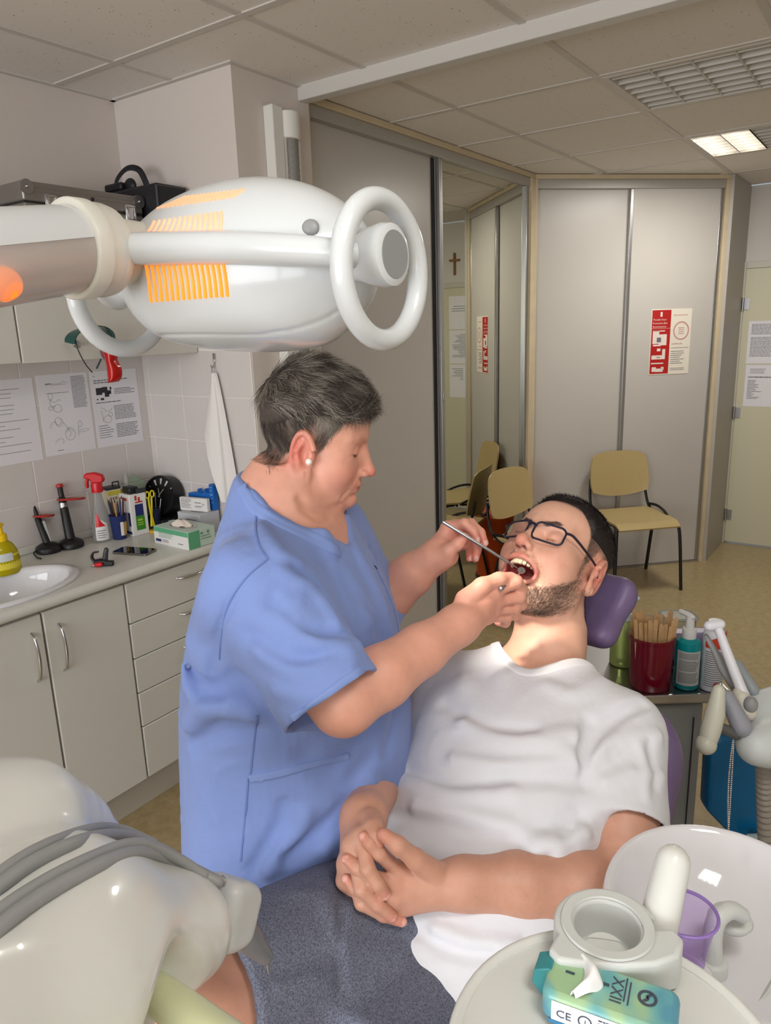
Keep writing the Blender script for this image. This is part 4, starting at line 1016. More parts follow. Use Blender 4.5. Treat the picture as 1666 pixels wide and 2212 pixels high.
def net(fn, lo, hi, h, B=8):
    "surface net of the field inside a box; returns vertices, quads"
    lo = np.asarray(lo, float); nb = np.ceil((np.asarray(hi, float)-lo)/(h*B)).astype(int); n = nb*B
    D = np.empty(n, F32)
    bi = np.stack(np.meshgrid(*[np.arange(k) for k in nb], indexing='ij'), -1).reshape(-1, 3)
    cen = (lo+(bi+.5)*B*h).astype(F32); dc = fn(cen)
    Db = np.repeat(np.repeat(np.repeat(dc.reshape(nb), B, 0), B, 1), B, 2); D[:] = Db
    keep = np.abs(dc) < B*h*1.1+.003
    off = np.stack(np.meshgrid(*[np.arange(B)]*3, indexing='ij'), -1).reshape(-1, 3)
    kb = bi[keep]
    for s in range(0, len(kb), 400):
        ix = (kb[s:s+400, None, :]*B+off[None]).reshape(-1, 3)
        D[ix[:, 0], ix[:, 1], ix[:, 2]] = fn((lo+ix*h).astype(F32))
    D[0] = D[-1] = 1; D[:, 0] = D[:, -1] = 1; D[:, :, 0] = D[:, :, -1] = 1
    S = D < 0
    c = np.zeros(tuple(k-1 for k in n), np.int8)
    for a in (0, 1):
        for b in (0, 1):
            for e in (0, 1): c += S[a:n[0]-1+a, b:n[1]-1+b, e:n[2]-1+e]
    act = (c > 0) & (c < 8); ci = np.argwhere(act)
    idx = np.full(act.shape, -1, np.int32); idx[act] = np.arange(len(ci))
    cor = np.array([[a, b, e] for a in (0, 1) for b in (0, 1) for e in (0, 1)])
    val = np.stack([D[ci[:, 0]+q[0], ci[:, 1]+q[1], ci[:, 2]+q[2]] for q in cor], 1)
    acc = np.zeros((len(ci), 3)); cnt = np.zeros(len(ci))
    for i in range(8):
        for j in range(i+1, 8):
            if np.abs(cor[i]-cor[j]).sum() != 1: continue
            a, b = val[:, i], val[:, j]; m = (a < 0) != (b < 0)
            t = np.where(m, a/np.where(m, a-b, 1), 0)[:, None]
            acc += np.where(m[:, None], cor[i]+(cor[j]-cor[i])*t, 0); cnt += m
    V = lo+(ci+acc/cnt[:, None])*h
    Q = []
    for ax in range(3):
        u, v = (ax+1) % 3, (ax+2) % 3
        sl0 = [slice(1, -1)]*3; sl0[ax] = slice(0, -1); sl1 = [slice(1, -1)]*3; sl1[ax] = slice(1, None)
        a = S[tuple(sl0)]; b = S[tuple(sl1)]; e = np.argwhere(a != b)
        if not len(e): continue
        inside = a[e[:, 0], e[:, 1], e[:, 2]]
        base = e.copy(); base[:, u] += 1; base[:, v] += 1
        def cell(du, dv):
            k = base.copy(); k[:, u] += du; k[:, v] += dv; return idx[k[:, 0], k[:, 1], k[:, 2]]
        q = np.stack([cell(-1, -1), cell(0, -1), cell(0, 0), cell(-1, 0)], 1)
        q[~inside] = q[~inside][:, ::-1]; Q.append(q)
    Q = np.concatenate(Q); Q = Q[(Q >= 0).all(1)]
    return V, Q
def relax(V, Q, n=1, w=.5):
    for _ in range(n):
        A = np.zeros_like(V); c = np.zeros(len(V))
        for i in range(4):
            for j in (1, 3):
                np.add.at(A, Q[:, i], V[Q[:, (i+j) % 4]]); np.add.at(c, Q[:, i], 1)
        V = V*(1-w)+w*A/np.maximum(c, 1)[:, None]
    return V
def vnormals(V, Q):
    n = np.cross(V[Q[:, 2]]-V[Q[:, 0]], V[Q[:, 3]]-V[Q[:, 1]]); N = np.zeros_like(V)
    for i in range(4): np.add.at(N, Q[:, i], n)
    return N/(np.linalg.norm(N, axis=1, keepdims=True)+1e-12)
def soft_mesh(name, parts, cols=None):
    "join (V, Q) parts into one smooth mesh; cols one colour array per part"
    me = bpy.data.meshes.new(name); V = np.concatenate([p[0] for p in parts]); o = 0; Q = []
    for p in parts: Q.append(p[1]+o); o += len(p[0])
    Q = np.concatenate(Q)
    me.vertices.add(len(V)); me.vertices.foreach_set('co', V.astype(F32).ravel())
    k = Q.shape[1]
    me.loops.add(Q.size); me.loops.foreach_set('vertex_index', Q.astype(np.int32).ravel())
    me.polygons.add(len(Q)); me.polygons.foreach_set('loop_start', np.arange(0, Q.size, k, dtype=np.int32))
    try: me.polygons.foreach_set('loop_total', np.full(len(Q), k, np.int32))
    except Exception: pass
    me.update(calc_edges=True); me.shade_smooth()
    if cols is not None:
        C_ = np.concatenate(cols).astype(F32); a = me.color_attributes.new('tint', 'FLOAT_COLOR', 'POINT')
        a.data.foreach_set('color', np.concatenate([C_, np.ones((len(C_), 1), F32)], 1).ravel())
    return me
def tint_mat(name, rough=.5, sss=0., bump=None, sheen=0., spec=.5, weave=None):
    "material that takes its colour from the surface's own pigment attribute"
    m = bpy.data.materials.new(name); m.use_nodes = True; N = m.node_tree.nodes; L = m.node_tree.links; b = N['Principled BSDF']
    at_ = N.new('ShaderNodeAttribute'); at_.attribute_name = 'tint'
    b.inputs['Roughness'].default_value = rough; b.inputs['Specular IOR Level'].default_value = spec
    if sheen: b.inputs['Sheen Weight'].default_value = sheen
    tc = N.new('ShaderNodeTexCoord')
    if sss:
        b.inputs['Subsurface Weight'].default_value = sss; b.inputs['Subsurface Radius'].default_value = (.010, .0035, .002); b.inputs['Subsurface Scale'].default_value = 1.0
        n = N.new('ShaderNodeTexNoise'); n.inputs['Scale'].default_value = 55; n.inputs['Detail'].default_value = 5
        L.new(tc.outputs['Object'], n.inputs['Vector'])
        r = N.new('ShaderNodeMapRange'); r.inputs[3].default_value = .88; r.inputs[4].default_value = 1.10; L.new(n.outputs['Fac'], r.inputs[0])
        mx = N.new('ShaderNodeMix'); mx.data_type = 'RGBA'; mx.blend_type = 'MULTIPLY'; mx.inputs[0].default_value = 1
        L.new(at_.outputs['Color'], mx.inputs[6]); L.new(r.outputs[0], mx.inputs[7]); L.new(mx.outputs[2], b.inputs['Base Color'])
    elif weave:
        n = N.new('ShaderNodeTexNoise'); n.inputs['Scale'].default_value = weave[0]; n.inputs['Detail'].default_value = 2
        L.new(tc.outputs['Object'], n.inputs['Vector'])
        r = N.new('ShaderNodeMapRange'); r.inputs[1].default_value = .35; r.inputs[2].default_value = .65; r.inputs[3].default_value = 1-weave[1]; r.inputs[4].default_value = 1+weave[1]; L.new(n.outputs['Fac'], r.inputs[0])
        mx = N.new('ShaderNodeMix'); mx.data_type = 'RGBA'; mx.blend_type = 'MULTIPLY'; mx.inputs[0].default_value = 1
        L.new(at_.outputs['Color'], mx.inputs[6]); L.new(r.outputs[0], mx.inputs[7]); L.new(mx.outputs[2], b.inputs['Base Color'])
    else: L.new(at_.outputs['Color'], b.inputs['Base Color'])
    if bump:
        t2 = N.new('ShaderNodeTexNoise'); t2.inputs['Scale'].default_value = bump[0]; t2.inputs['Detail'].default_value = 4
        L.new(tc.outputs['Object'], t2.inputs['Vector'])
        bp = N.new('ShaderNodeBump'); bp.inputs['Strength'].default_value = bump[1]; bp.inputs['Distance'].default_value = bump[2]
        L.new(t2.outputs['Fac'], bp.inputs['Height']); L.new(bp.outputs['Normal'], b.inputs['Normal'])
    return m
def lc(r, g, b): return np.array(rgb(r, g, b)[:3])
def blend(C_, w, col): return C_*(1-w[:, None])+w[:, None]*np.asarray(col)
def gauss(P, c, r):
    q = (P-np.asarray(c))/np.asarray(r); return np.exp(-(q*q).sum(1))
def strands(roots, norms, dirs, length, width, lift, curl, cols, seg=4, droop=None, rng=RNG):
    """hair: three-sided tapering tubes. dirs combing direction, lift how far they stand off"""
    n = len(roots); k = seg+1
    d = dirs-norms*(dirs*norms).sum(1, keepdims=True); d /= np.linalg.norm(d, axis=1, keepdims=True)+1e-9
    length = np.broadcast_to(length, (n,)); lift = np.broadcast_to(lift, (n,))
    P = np.zeros((n, k, 3)); P[:, 0] = roots-norms*.001
    cur = d*np.cos(lift)[:, None]+norms*np.sin(lift)[:, None]
    side = np.cross(norms, d); jit = rng.normal(0, curl, (n, 1))
    for i in range(1, k):
        P[:, i] = P[:, i-1]+cur*(length/seg)[:, None]
        cur = cur+side*jit+(0 if droop is None else np.asarray(droop)/seg)-norms*(lift*.35/seg)[:, None]
        cur /= np.linalg.norm(cur, axis=1, keepdims=True)
    T = np.gradient(P, axis=1); T /= np.linalg.norm(T, axis=2, keepdims=True)+1e-9
    a = np.cross(T, norms[:, None, :]); a /= np.linalg.norm(a, axis=2, keepdims=True)+1e-9; b = np.cross(T, a)
    w = (np.broadcast_to(width, (n,))[:, None]*np.linspace(1, .25, k)[None])[..., None]
    V = np.stack([P+w*(a*math.cos(t)+b*math.sin(t)) for t in (0, 2.094, 4.189)], 2)     # n, k, 3, 3
    base = np.arange(n)[:, None, None]*(k*3)+np.arange(seg)[None, :, None]*3
    j = np.arange(3)[None, None]; j2 = (j+1) % 3
    Q = np.stack([base+j, base+j2, base+3+j2, base+3+j], -1).reshape(-1, 4)
    return (V.reshape(-1, 3), Q), np.repeat(cols, k*3, 0)

# ---------------------------------------------------------------- a head, in its own axes: x its left, y forward, z up, eyes at z = 0
def s_ear(P, sx, k=1.0, flare=24, ey=0.):
    "ear on the side sx"
    c = np.array([sx*.0735, -.012+ey, -.014]); a = math.radians(flare)
    # local: n outwards, f forward, u up (leaning back a little)
    n = nrm((sx*math.cos(a), -math.sin(a)*.9+.35, 0)); u = nrm((0, -.22, 1.0)); u = nrm(u-n*np.dot(u, n)); f = np.cross(u, n)*(1 if sx > 0 else -1)
    if f[1] < 0: f = -f
    q = P-c.astype(F32); N_ = q @ n.astype(F32); f_ = q @ f.astype(F32); u_ = q @ u.astype(F32)
    f_ = f_/k; u_ = u_/k; N_ = N_/k; L = np.stack([f_, u_, N_], 1)
    wdt = .0165+.004*np.clip(u_/.03, -1, 1)
    disc = s_ell(L, (0, 0, .004), (.0185, .030, .0055))
    # helix rim
    ang = np.arctan2(u_/.030, f_/.018); e = np.stack([.0175*np.cos(ang), .029*np.sin(ang), np.full_like(ang, .0085)], 1).astype(F32)
    rim = np.sqrt(((L-e)**2).sum(1))-.0042
    rim = np.where((f_ > .004) & (u_ < .004), .05, rim)
    d = smin(disc, rim, .005)
    d = smin(d, s_ell(L, (.003, -.029, .005), (.009, .011, .0055)), .006)           # lobe
    d = smax(d, -s_ell(L, (.003, -.003, .0115), (.0095, .016, .008)), .004)          # bowl
    d = smin(d, s_cap(L, (-.004, -.016, .0085), (-.008, .006, .0085), .0032), .004)  # antihelix
    d = smin(d, s_cap(L, (-.008, .006, .0085), (.002, .018, .008), .003), .004)
    d = smin(d, s_ell(L, (.013, -.004, .006), (.005, .007, .005)), .004)             # tragus
    return d*k, L

def near(fn, P, c, r):
    "evaluate fn only inside a ball; outside return the distance to the ball"
    q = P-np.asarray(c, F32); e = np.sqrt((q*q).sum(1)); d = e-r*.9+.02; m = e < r
    if m.any(): d[m] = fn(P[m])
    return d

def surf_strip(f, P, w, lift, name, m, parent, closed=False):
    "a raised band of cloth of width w lying on the field f along the points P"
    P = np.asarray(P, float)
    def grad(X):
        eps = 2e-3; G = np.stack([f((X+np.eye(3)[k]*eps).astype(F32))-f((X-np.eye(3)[k]*eps).astype(F32)) for k in range(3)], 1); return G/(np.linalg.norm(G, axis=1, keepdims=True)+1e-9)
    G = grad(P); P = P-G*f(P.astype(F32))[:, None]
    T = np.roll(P, -1, 0)-np.roll(P, 1, 0) if closed else np.gradient(P, axis=0)
    T /= np.linalg.norm(T, axis=1, keepdims=True)+1e-9; B = np.cross(G, T); rows = []
    for k in (-1, -.8, -.3, .3, .8, 1):
        R_ = P+B*w/2*k; g = grad(R_)
        for _ in range(2): R_ = R_-g*(f(R_.astype(F32))*.8)[:, None]
        rows.append(R_+g*(lift if abs(k) < .9 else -.0008))
    n = len(P); V = np.concatenate(rows); e = n if closed else n-1
    mb = MB(); mb.add(V, [(a*n+i, a*n+(i+1) % n, (a+1)*n+(i+1) % n, (a+1)*n+i) for a in range(5) for i in range(e)])
    return mb.put(name, m, parent, smooth=80)

_CK = RNG.normal(0, 1, (4, 3, 3))
def crumple(P, d, wl, amp):
    "shallow irregular creases all over a cloth"
    m = np.abs(d) < .025
    if m.any():
        Q_ = P[m]; o = 0
        for i, f in enumerate((1.0, 1.9)):
            A = _CK[i]*(2*math.pi/wl*f*.55); q = Q_ @ A.T.astype(F32); q2 = Q_ @ (_CK[i+2]*(2*math.pi/wl*.35)).T.astype(F32)
            w = np.abs(np.sin(q[:, 0]+1.8*np.sin(q[:, 1]*.7+q2[:, 0]))); g = .5+.5*np.sin(q2[:, 1]+1.3*np.sin(q2[:, 2]))
            o = o+(1-w)**2*g/f
        d[m] -= (amp*(o-.4)).astype(F32)
    return d
def rot_jaw(p, deg, piv=(0, 0, -.030)):
    a = math.radians(deg); y = p[1]-piv[1]; z = p[2]-piv[2]
    return (p[0], piv[1]+y*math.cos(a)+z*math.sin(a), piv[2]-y*math.sin(a)+z*math.cos(a))
def mouth_ring(jaw):
    'half outline of the open lips from the upper to the lower middle'
    J = lambda p: rot_jaw(p, jaw); lo = J((0, .1005, -.0790))
    return [(0, .1035, -.0605), (.014, .1000, -.0610), (.0255, .0905, -.0665), (.0335, .0790, -.0760), (.0275, .0785, lo[2]+.013), (.015, lo[1]+.001, lo[2]+.003), lo]
def head_field(P, fw=1.0, jaw=0., fat=0., smile=0., nose=1.0, open_mouth=False, ear=1.0, flare=24, ey=0., brow=1.0):
    "fw face width, jaw opening in degrees, fat softens cheeks and chin"
    J = lambda p: rot_jaw(p, jaw)
    M = P.copy(); M[:, 0] = np.abs(M[:, 0])
    d = s_ell(M, (0, -.010, .032), (.0755, .0975, .0765))
    d = smin(d, s_ell(M, (0, .030, .030), (.0625, .064, .056)), .03)
    d = smin(d, s_ell(M, (0, .036, -.030), (.0605*fw, .058, .058)), .03)
    # lower jaw
    jw = s_chain(M, [J((.053*fw, -.004, -.040)), J((.050*fw, .010, -.072)), J((.030, .062, -.097)), J((.0, .079, -.103))], [.016, .0175+fat*.2, .017, .0175], .014)
    jw = smin(jw, s_ell(M, J((0, .030, -.070)), (.046*fw, .050, .034)), .03)
    jw = smin(jw, s_ell(M, J((0, .086, -.104)), (.018, .0165, .0160)), .014)
    if fat: jw = smin(jw, s_ell(M, (.0, .026, -.102), (.046, .040, .026)), .028)
    d = smin(d, jw, .026)
    # cheeks and cheekbones
    d = smin(d, s_ell(M, (.040*fw, .058, -.026), (.024, .024, .021)), .026)
    d = smin(d, s_ell(M, (.043*fw, .046, -.052), (.021+fat*.7, .027+fat*.7, .026+fat)), .03)
    if smile: d = smin(d, s_ell(M, (.036*fw, .069, -.039), (.017, .014, .014)), .018)
    # muzzle
    d = smin(d, s_ell(M, (0, .082, -.060 if open_mouth else -.066), (.030, .020, .020)), .022)
    # brow ridge and sockets
    d = smin(d, s_cap(M, (.010, .0875, .0185), (.047, .0695, .0195), .0085*brow, .007), .016)
    d = smax(d, -s_ell(M, (.032, .1005, -.001), (.0185, .0150, .0105)), .013)
    # nose, on a solid base between the eyes and the upper lip
    d = smin(d, s_chain(M, [(0, .080, .006), (0, .086, -.020), (0, .088, -.042)], [.009, .014, .015], .01), .010)
    d = smin(d, s_cap(M, (0, .0915, .008), (0, .113*nose, -.031), .0068, .0088), .011)
    d = smin(d, s_ball(M, (0, .1155*nose, -.0365), .0108), .007)
    d = smin(d, s_ell(M, (.0125, .1045, -.0405), (.0068, .0098, .0074)), .006)
    d = smax(d, -s_ell(M, (.0068, .1085, -.0490), (.0040, .0062, .0052)), .003)
    # eyeball and lids
    d = smin(d, s_ball(M, (.0315, .0770, -.0015), .0132), .004)
    d = smin(d, s_cap(M, (.019, .0830, .0085), (.044, .0755, .0065), .0042, .0035), .008)
    d = smin(d, s_cap(M, (.021, .0815, -.0125), (.043, .0745, -.0115), .0035, .003), .009)
    lid = s_poly(M, [(.0185, .0835, -.0058), (.0265, .0895, -.0085), (.0345, .0885, -.0088), (.0425, .0815, -.0058), (.0475, .0755, -.0045)])
    d = d+.0016*np.exp(-(lid/.0013)**2)
    if not open_mouth:
        up = s_chain(M, [(0, .1015, -.0665), (.010, .0995, -.0662), (.0275, .0845, -.0690+smile*.004)], [.0042, .0040, .0018], .004)
        lo = s_chain(M, [(0, .0985, -.0780), (.012, .0960, -.0765), (.0270, .0840, -.0705+smile*.004)], [.0050, .0044, .0018], .004)
        d = smin(d, up, .006); d = smin(d, lo, .006)
        sl = s_poly(M, [(0, .1055, -.0722), (.012, .1000, -.0715), (.0275, .0865, -.0705+smile*.005)])
        d = d+.0030*np.exp(-(sl/.0021)**2)
        nl = s_poly(M, [(.0175, .1005, -.040), (.027, .0935, -.052), (.0345, .083, -.068)])
        d = d+.0016*np.exp(-(nl/.004)**2)*(1 if smile else .5)
        d = d+.0028*np.exp(-(s_poly(M, [(0, .096, -.0885), (.015, .0905, -.088)])/.005)**2)
    else:
        ring = catmull(mouth_ring(jaw), 4); zc = (ring[0][2]+ring[-1][2])/2; hz = (ring[0][2]-ring[-1][2])/2
        d = smax(d, -s_chain(M, [(0, .105, zc), (0, .050, zc)], [hz*.92, hz*.8], .004), .008)
        d = smax(d, -s_ell(M, (0, .092, zc+.002), (.0315, .036, hz*.98)), .006)
        rad = np.interp(np.linspace(0, 1, len(ring)), [0, .25, .5, .8, 1], [.0036, .0036, .0026, .0040, .0046])
        d = smin(d, s_chain(M, ring, rad, .003), .006)
        nl = s_poly(M, [(.0170, .1010, -.040), (.029, .0935, -.052), (.0385, .0790, -.072), (.0395, .0700, -.090)])
        d = d+.0022*np.exp(-(nl/.0045)**2)
    e1, _ = s_ear(P, 1, ear, flare, ey); e2, _ = s_ear(P, -1, ear, flare, ey)
    d = smin(d, np.minimum(e1, e2), .006)
    return d
def skin_tint(L, base, pink, N=None):
    "pigment over a head in local coordinates, with nostril shade painted in"
    M = L.copy(); M[:, 0] = np.abs(M[:, 0]); C_ = np.tile(base, (len(L), 1))
    red = .55*gauss(M, (.043, .062, -.040), (.026, .03, .024))+.75*gauss(M, (0, .118, -.038), (.016, .016, .016))+.35*gauss(M, (0, .086, -.103), (.018, .02, .016))+.22*gauss(M, (.03, .08, .0), (.02, .02, .014))
    red = red+.85*gauss(M, (.084, -.016, -.012), (.012, .03, .036))
    C_ = blend(C_, np.clip(red, 0, 1), pink)
    return blend(C_, np.clip(1.3*gauss(M, (.0068, .1085, -.0455), (.0038, .0052, .0040)), 0, .92), lc(74, 34, 30))  # shade inside the nostrils, painted into the colour
# ---------------------------------------------------------------- the clinician
def head_axes(az, pitch, roll):
    f = np.array([math.cos(az)*math.cos(pitch), math.sin(az)*math.cos(pitch), math.sin(pitch)])
    l = nrm(np.cross([0, 0, 1], f)); u = np.cross(f, l)
    l, u = l*math.cos(roll)+u*math.sin(roll), u*math.cos(roll)-l*math.sin(roll)
    return axes(l, f, u)
def A_(*q): return [at(*p) for p in q]
def hand_field(P, wrist, mcps, fingers, thumb, rw=.024, rf=.0088, k=.006, palm_r=.0125, thenar=None):
    """palm from the wrist to four knuckles, separate fingers and a thumb; fingers hold the joints beyond each knuckle"""
    d = s_cap(P, wrist, (np.mean(mcps, 0)+wrist)/2, rw, palm_r*1.3)
    for m in mcps: d = smin(d, s_cap(P, wrist+(m-wrist)*.2, m, rw*.72, palm_r*.92), .012)
    for a, b in zip(mcps[:-1], mcps[1:]): d = smin(d, s_cap(P, a, b, palm_r*.85), .008)
    fs = None
    for i, (m, f) in enumerate(zip(mcps, fingers)):
        s = (1.0, 1.04, .98, .86)[i]; pts = [m]+list(f); rr = np.interp(np.linspace(0, 1, len(pts)), [0, .4, .75, 1], [rf*1.12, rf*1.03, rf*.93, rf*.80])*s
        e = s_chain(P, pts, rr, .004); fs = e if fs is None else smin(fs, e, .0022)
    d = smin(d, fs, k)
    rr = np.interp(np.linspace(0, 1, len(thumb)), [0, .35, .7, 1], [rf*1.9, rf*1.35, rf*1.16, rf*.92])
    d = smin(d, s_chain(P, thumb, rr, .006), .0035)
    if thenar is not None: d = smin(d, s_ell(P, thenar[0], thenar[1]), .012)
    return d
def nail_tint(V, C_, tips, col, r=.0075):
    for tip, nn in tips:
        q = V-np.asarray(tip); w = (np.linalg.norm(q, axis=1) < r) & (q @ nrm(nn) > .0035)
        C_[w] = C_[w]*.2+np.asarray(col)*.8
    return C_

D_SKIN = lc(220, 162, 140); D_PINK = lc(208, 104, 92)
# --- head placement
DH_R = head_axes(math.radians(-57), math.radians(-14), math.radians(1))*.965
DH_O = at(671, 943, 1.135)
DH_I = DH_R/.965**2          # inverse is DH_I.T
def d2w(L): return np.asarray(L, float) @ DH_R.T+DH_O
def dsq(L):
    'her head is short from front to back'
    L = L.copy(); L[:, 1] = np.where(L[:, 1] < 0, L[:, 1]/.76, L[:, 1]/.90); L[:, 2] = np.where(L[:, 2] < -.03, -.03+(L[:, 2]+.03)*1.28, L[:, 2]); return L
def w2d(P): return ((P-DH_O.astype(F32)) @ DH_I.astype(F32)).astype(F32)
# --- torso frame
DT_az = math.radians(-70); DT_F = np.array([math.cos(DT_az), math.sin(DT_az), 0]); DT_S = np.array([-DT_F[1], DT_F[0], 0])
DT_T = nrm(Z3*math.cos(.07)+DT_F*math.sin(.07)); DT_F = nrm(DT_F-DT_T*np.dot(DT_F, DT_T))
_ax = at(625, 1500, 1.215); DT_O = _ax-DT_T*(_ax[2]/DT_T[2])
D_SH_R, D_EL_R, D_WR_R = A_((560, 1275, 1.015), (742, 1518, .968), (990, 1350, 1.105))
D_SH_L = DT_O+DT_T*1.34+DT_S*.165; D_EL_L, D_WR_L = A_((790, 1318, 1.37), (934, 1207, 1.315))
D_NB = DT_O+DT_T*1.425-DT_F*.008
D_ST = [(.70, 0, 0, .213, .190, .150), (.85, 0, 0, .214, .196, .154), (1.00, 0, 0, .209, .206, .157), (1.10, 0, 0, .203, .198, .157), (1.20, 0, 0, .196, .180, .149),
        (1.28, 0, 0, .184, .160, .134), (1.34, 0, 0, .160, .130, .119), (1.39, 0, 0, .122, .100, .106), (1.435, 0, 0, .096, .078, .094), (1.475, 0, 0, .080, .062, .084), (1.51, 0, 0, .06, .04, .06)]
def d_torso(P, off):
    st = np.array(D_ST); st[:, 3:] += off
    d = s_loft(P, DT_O, DT_S, DT_F, DT_T, st)
    nb = D_NB-DT_T*.03
    for sh in (D_SH_R, D_SH_L): d = smin(d, s_cap(P, nb+(sh-nb)*.25, sh, .056+off, .062+off), .05)
    return d
def d_neck(P):
    a = d2w((0, -.004, -.045)); b = D_NB+DT_T*.01
    d = s_cap(P, a, b, .046, .060)
    d = smin(d, s_cap(P, d2w((0, -.014, -.025)), D_NB-DT_F*.018+DT_T*.01, .034, .052), .03)
    d = smin(d, s_cap(P, d2w((0, -.005, -.080)), D_NB+DT_F*.012-DT_T*.03, .034, .044), .025)
    return d
def d_headneck(P):
    d = near(lambda Q_: head_field(dsq(w2d(Q_)), fw=1.0, fat=.005, smile=1.0, nose=1.0, ear=1.14, ey=.013)*.76, P, DH_O, .20)
    d = smin(d, d_neck(P), .014)
    ch = d_torso(P, -.007)
    d = smin(d, ch, .016)
    for pts, w, amp in D_NECKFOLD: d = fold(P, d, catmull(pts, 3), w, -amp)
    return d
D_NECKFOLD = []
_nf = [([(735, 1094), (705, 1104), (672, 1096), (650, 1078)], .007, .005), ([(655, 1100), (690, 1122), (715, 1118)], .006, .003),
       ([(772, 984), (754, 988), (742, 994)], .0016, .0009), ([(770, 990), (752, 998), (742, 1006)], .0016, .0009), ([(770, 996), (756, 1006)], .0016, .0007),
       ([(752, 1062), (742, 1072), (736, 1084)], .004, .002)]
D_NECKFOLD = [(q_, n_[1], n_[2]) for q_, n_ in zip(march_all(d_headneck, [n_[0] for n_ in _nf]), _nf)]
def build_dentist():
    cols = []; parts = []
    # head, neck and upper chest
    lo = np.minimum(d2w((0, 0, 0))-.19, 0+d2w((0, 0, 0))-.19); lo[2] = 1.33; hi = d2w((0, 0, 0))+.19; hi[2] = 1.70
    lo[0] -= .06; lo[1] -= .10; hi[0] += .03; hi[1] += .08
    V, Q = net(d_headneck, lo, hi, .0022)
    global D_HEADV; D_HEADV = (V, Q)
    L = dsq((V-DH_O) @ DH_I)
    C_ = skin_tint(L, D_SKIN, D_PINK)
    M = L.copy(); M[:, 0] = np.abs(M[:, 0])
    lip = np.exp(-(s_poly(M.astype(F32), [(0, .103, -.0725), (.012, .100, -.0715), (.0255, .0865, -.066)])/.0065)**2)
    C_ = blend(C_, np.clip(lip*1.1, 0, 1), lc(186, 84, 80))
    lid = np.exp(-(s_poly(M.astype(F32), [(.0205, .085, -.0065), (.0265, .0895, -.0085), (.0345, .0885, -.0088), (.0425, .0815, -.0058), (.047, .0755, -.0048)])/.0022)**2)
    C_ = blend(C_, np.clip(lid*1.3, 0, 1), lc(58, 36, 34))
    brw = np.exp(-(s_poly(M.astype(F32), [(.012, .096, .014), (.03, .090, .0205), (.048, .075, .016)])/.0034)**2); C_ = blend(C_, np.clip(brw*.75, 0, .7), lc(104, 82, 72))
    slit = np.exp(-(s_poly(M.astype(F32), [(0, .1040, -.0722), (.012, .0990, -.0712), (.0275, .0855, -.0660)])/.0016)**2); C_ = blend(C_, np.clip(slit, 0, .9), lc(108, 44, 44))
    hw = hair_mask(L, D_HL, ey=.013); C_ = blend(C_, np.clip(hw, 0, 1)*.85, np.where((L[:, 1] > -.015)[:, None] & (L[:, 2] < .05)[:, None], lc(146, 126, 114), lc(66, 57, 54)))
    parts.append((V, Q)); cols.append(C_)
    # right arm and hand, the nearer one
    mc = A_((1066, 1278, 1.140), (1068, 1297, 1.148), (1062, 1316, 1.156), (1050, 1333, 1.162))
    fg = [A_((1116, 1256, 1.150), (1128, 1274, 1.170), (1116, 1286, 1.186)), A_((1122, 1288, 1.166), (1126, 1306, 1.186), (1106, 1312, 1.200)), A_((1112, 1313, 1.178), (1112, 1328, 1.196), (1092, 1330, 1.206)), A_((1096, 1333, 1.184), (1092, 1345, 1.198), (1076, 1344, 1.206))]
    th = A_((1008, 1297, 1.118), (1042, 1266, 1.122), (1078, 1252, 1.138), (1104, 1247, 1.152))
    def fr(P):
        w = D_WR_R; e = D_EL_R; m1 = e+(w-e)*.3
        d = s_chain(P, [D_SH_R, e+(D_SH_R-e)*.3, e, m1, e+(w-e)*.65, w], [.058, .050, .042, .0425, .036, .029], .012)
        return smin(d, hand_field(P, w, mc, fg, th, rw=.029, rf=.0094), .016)
    B = np.array([D_SH_R, D_EL_R, D_WR_R]+mc+sum(fg, [])+th); V, Q = net(fr, B.min(0)-.07, B.max(0)+.07, .0023)
    C_ = np.tile(D_SKIN, (len(V), 1)); hp = np.mean(mc, 0)
    C_ = blend(C_, np.clip(gauss(V, hp, (.05, .05, .05))*.35, 0, 1), lc(222, 140, 122))
    for f in fg+[th]: C_ = blend(C_, gauss(V, f[-1], (.013, .013, .013))*.5, lc(220, 126, 112))
    C_ = nail_tint(V, C_, [(th[-1]+.2*(th[-2]-th[-1])*0, -CF+CU*.9)], lc(240, 196, 182))
    parts.append((V, Q)); cols.append(C_)
    # left arm and hand
    mc = A_((967, 1140, 1.315), (984, 1138, 1.330), (996, 1152, 1.340), (996, 1172, 1.345))
    fg = [A_((1004, 1131, 1.298), (1023, 1149, 1.290), (1030, 1167, 1.285)), A_((1017, 1131, 1.318), (1038, 1151, 1.306), (1047, 1173, 1.298)), A_((1024, 1160, 1.338), (1031, 1187, 1.325), (1027, 1207, 1.312)), A_((1014, 1178, 1.342), (1016, 1196, 1.330), (1014, 1207, 1.318))]
    th = A_((950, 1204, 1.300), (969, 1190, 1.284), (990, 1174, 1.276), (1004, 1160, 1.274))
    def fl(P):
        w = D_WR_L; e = D_EL_L
        d = s_chain(P, [D_SH_L, e], [.058, .048], .03)
        d = smin(d, s_chain(P, [e, e+(w-e)*.35, e+(w-e)*.7, w], [.047, .046, .036, .027], .02), .03)
        return smin(d, hand_field(P, w, mc, fg, th, rw=.026, rf=.0086, thenar=(at(962, 1200, 1.305), (.024, .024, .022))), .016)
    B = np.array([D_SH_L, D_EL_L, D_WR_L]+mc+sum(fg, [])+th); V, Q = net(fl, B.min(0)-.07, B.max(0)+.07, .0023)
    C_ = np.tile(D_SKIN, (len(V), 1)); C_ = blend(C_, np.clip(gauss(V, np.mean(mc, 0), (.05, .05, .05))*.45, 0, 1), lc(220, 138, 124))
    for f in fg+[th]: C_ = blend(C_, gauss(V, f[-1], (.013, .013, .013))*.6, lc(222, 124, 114))
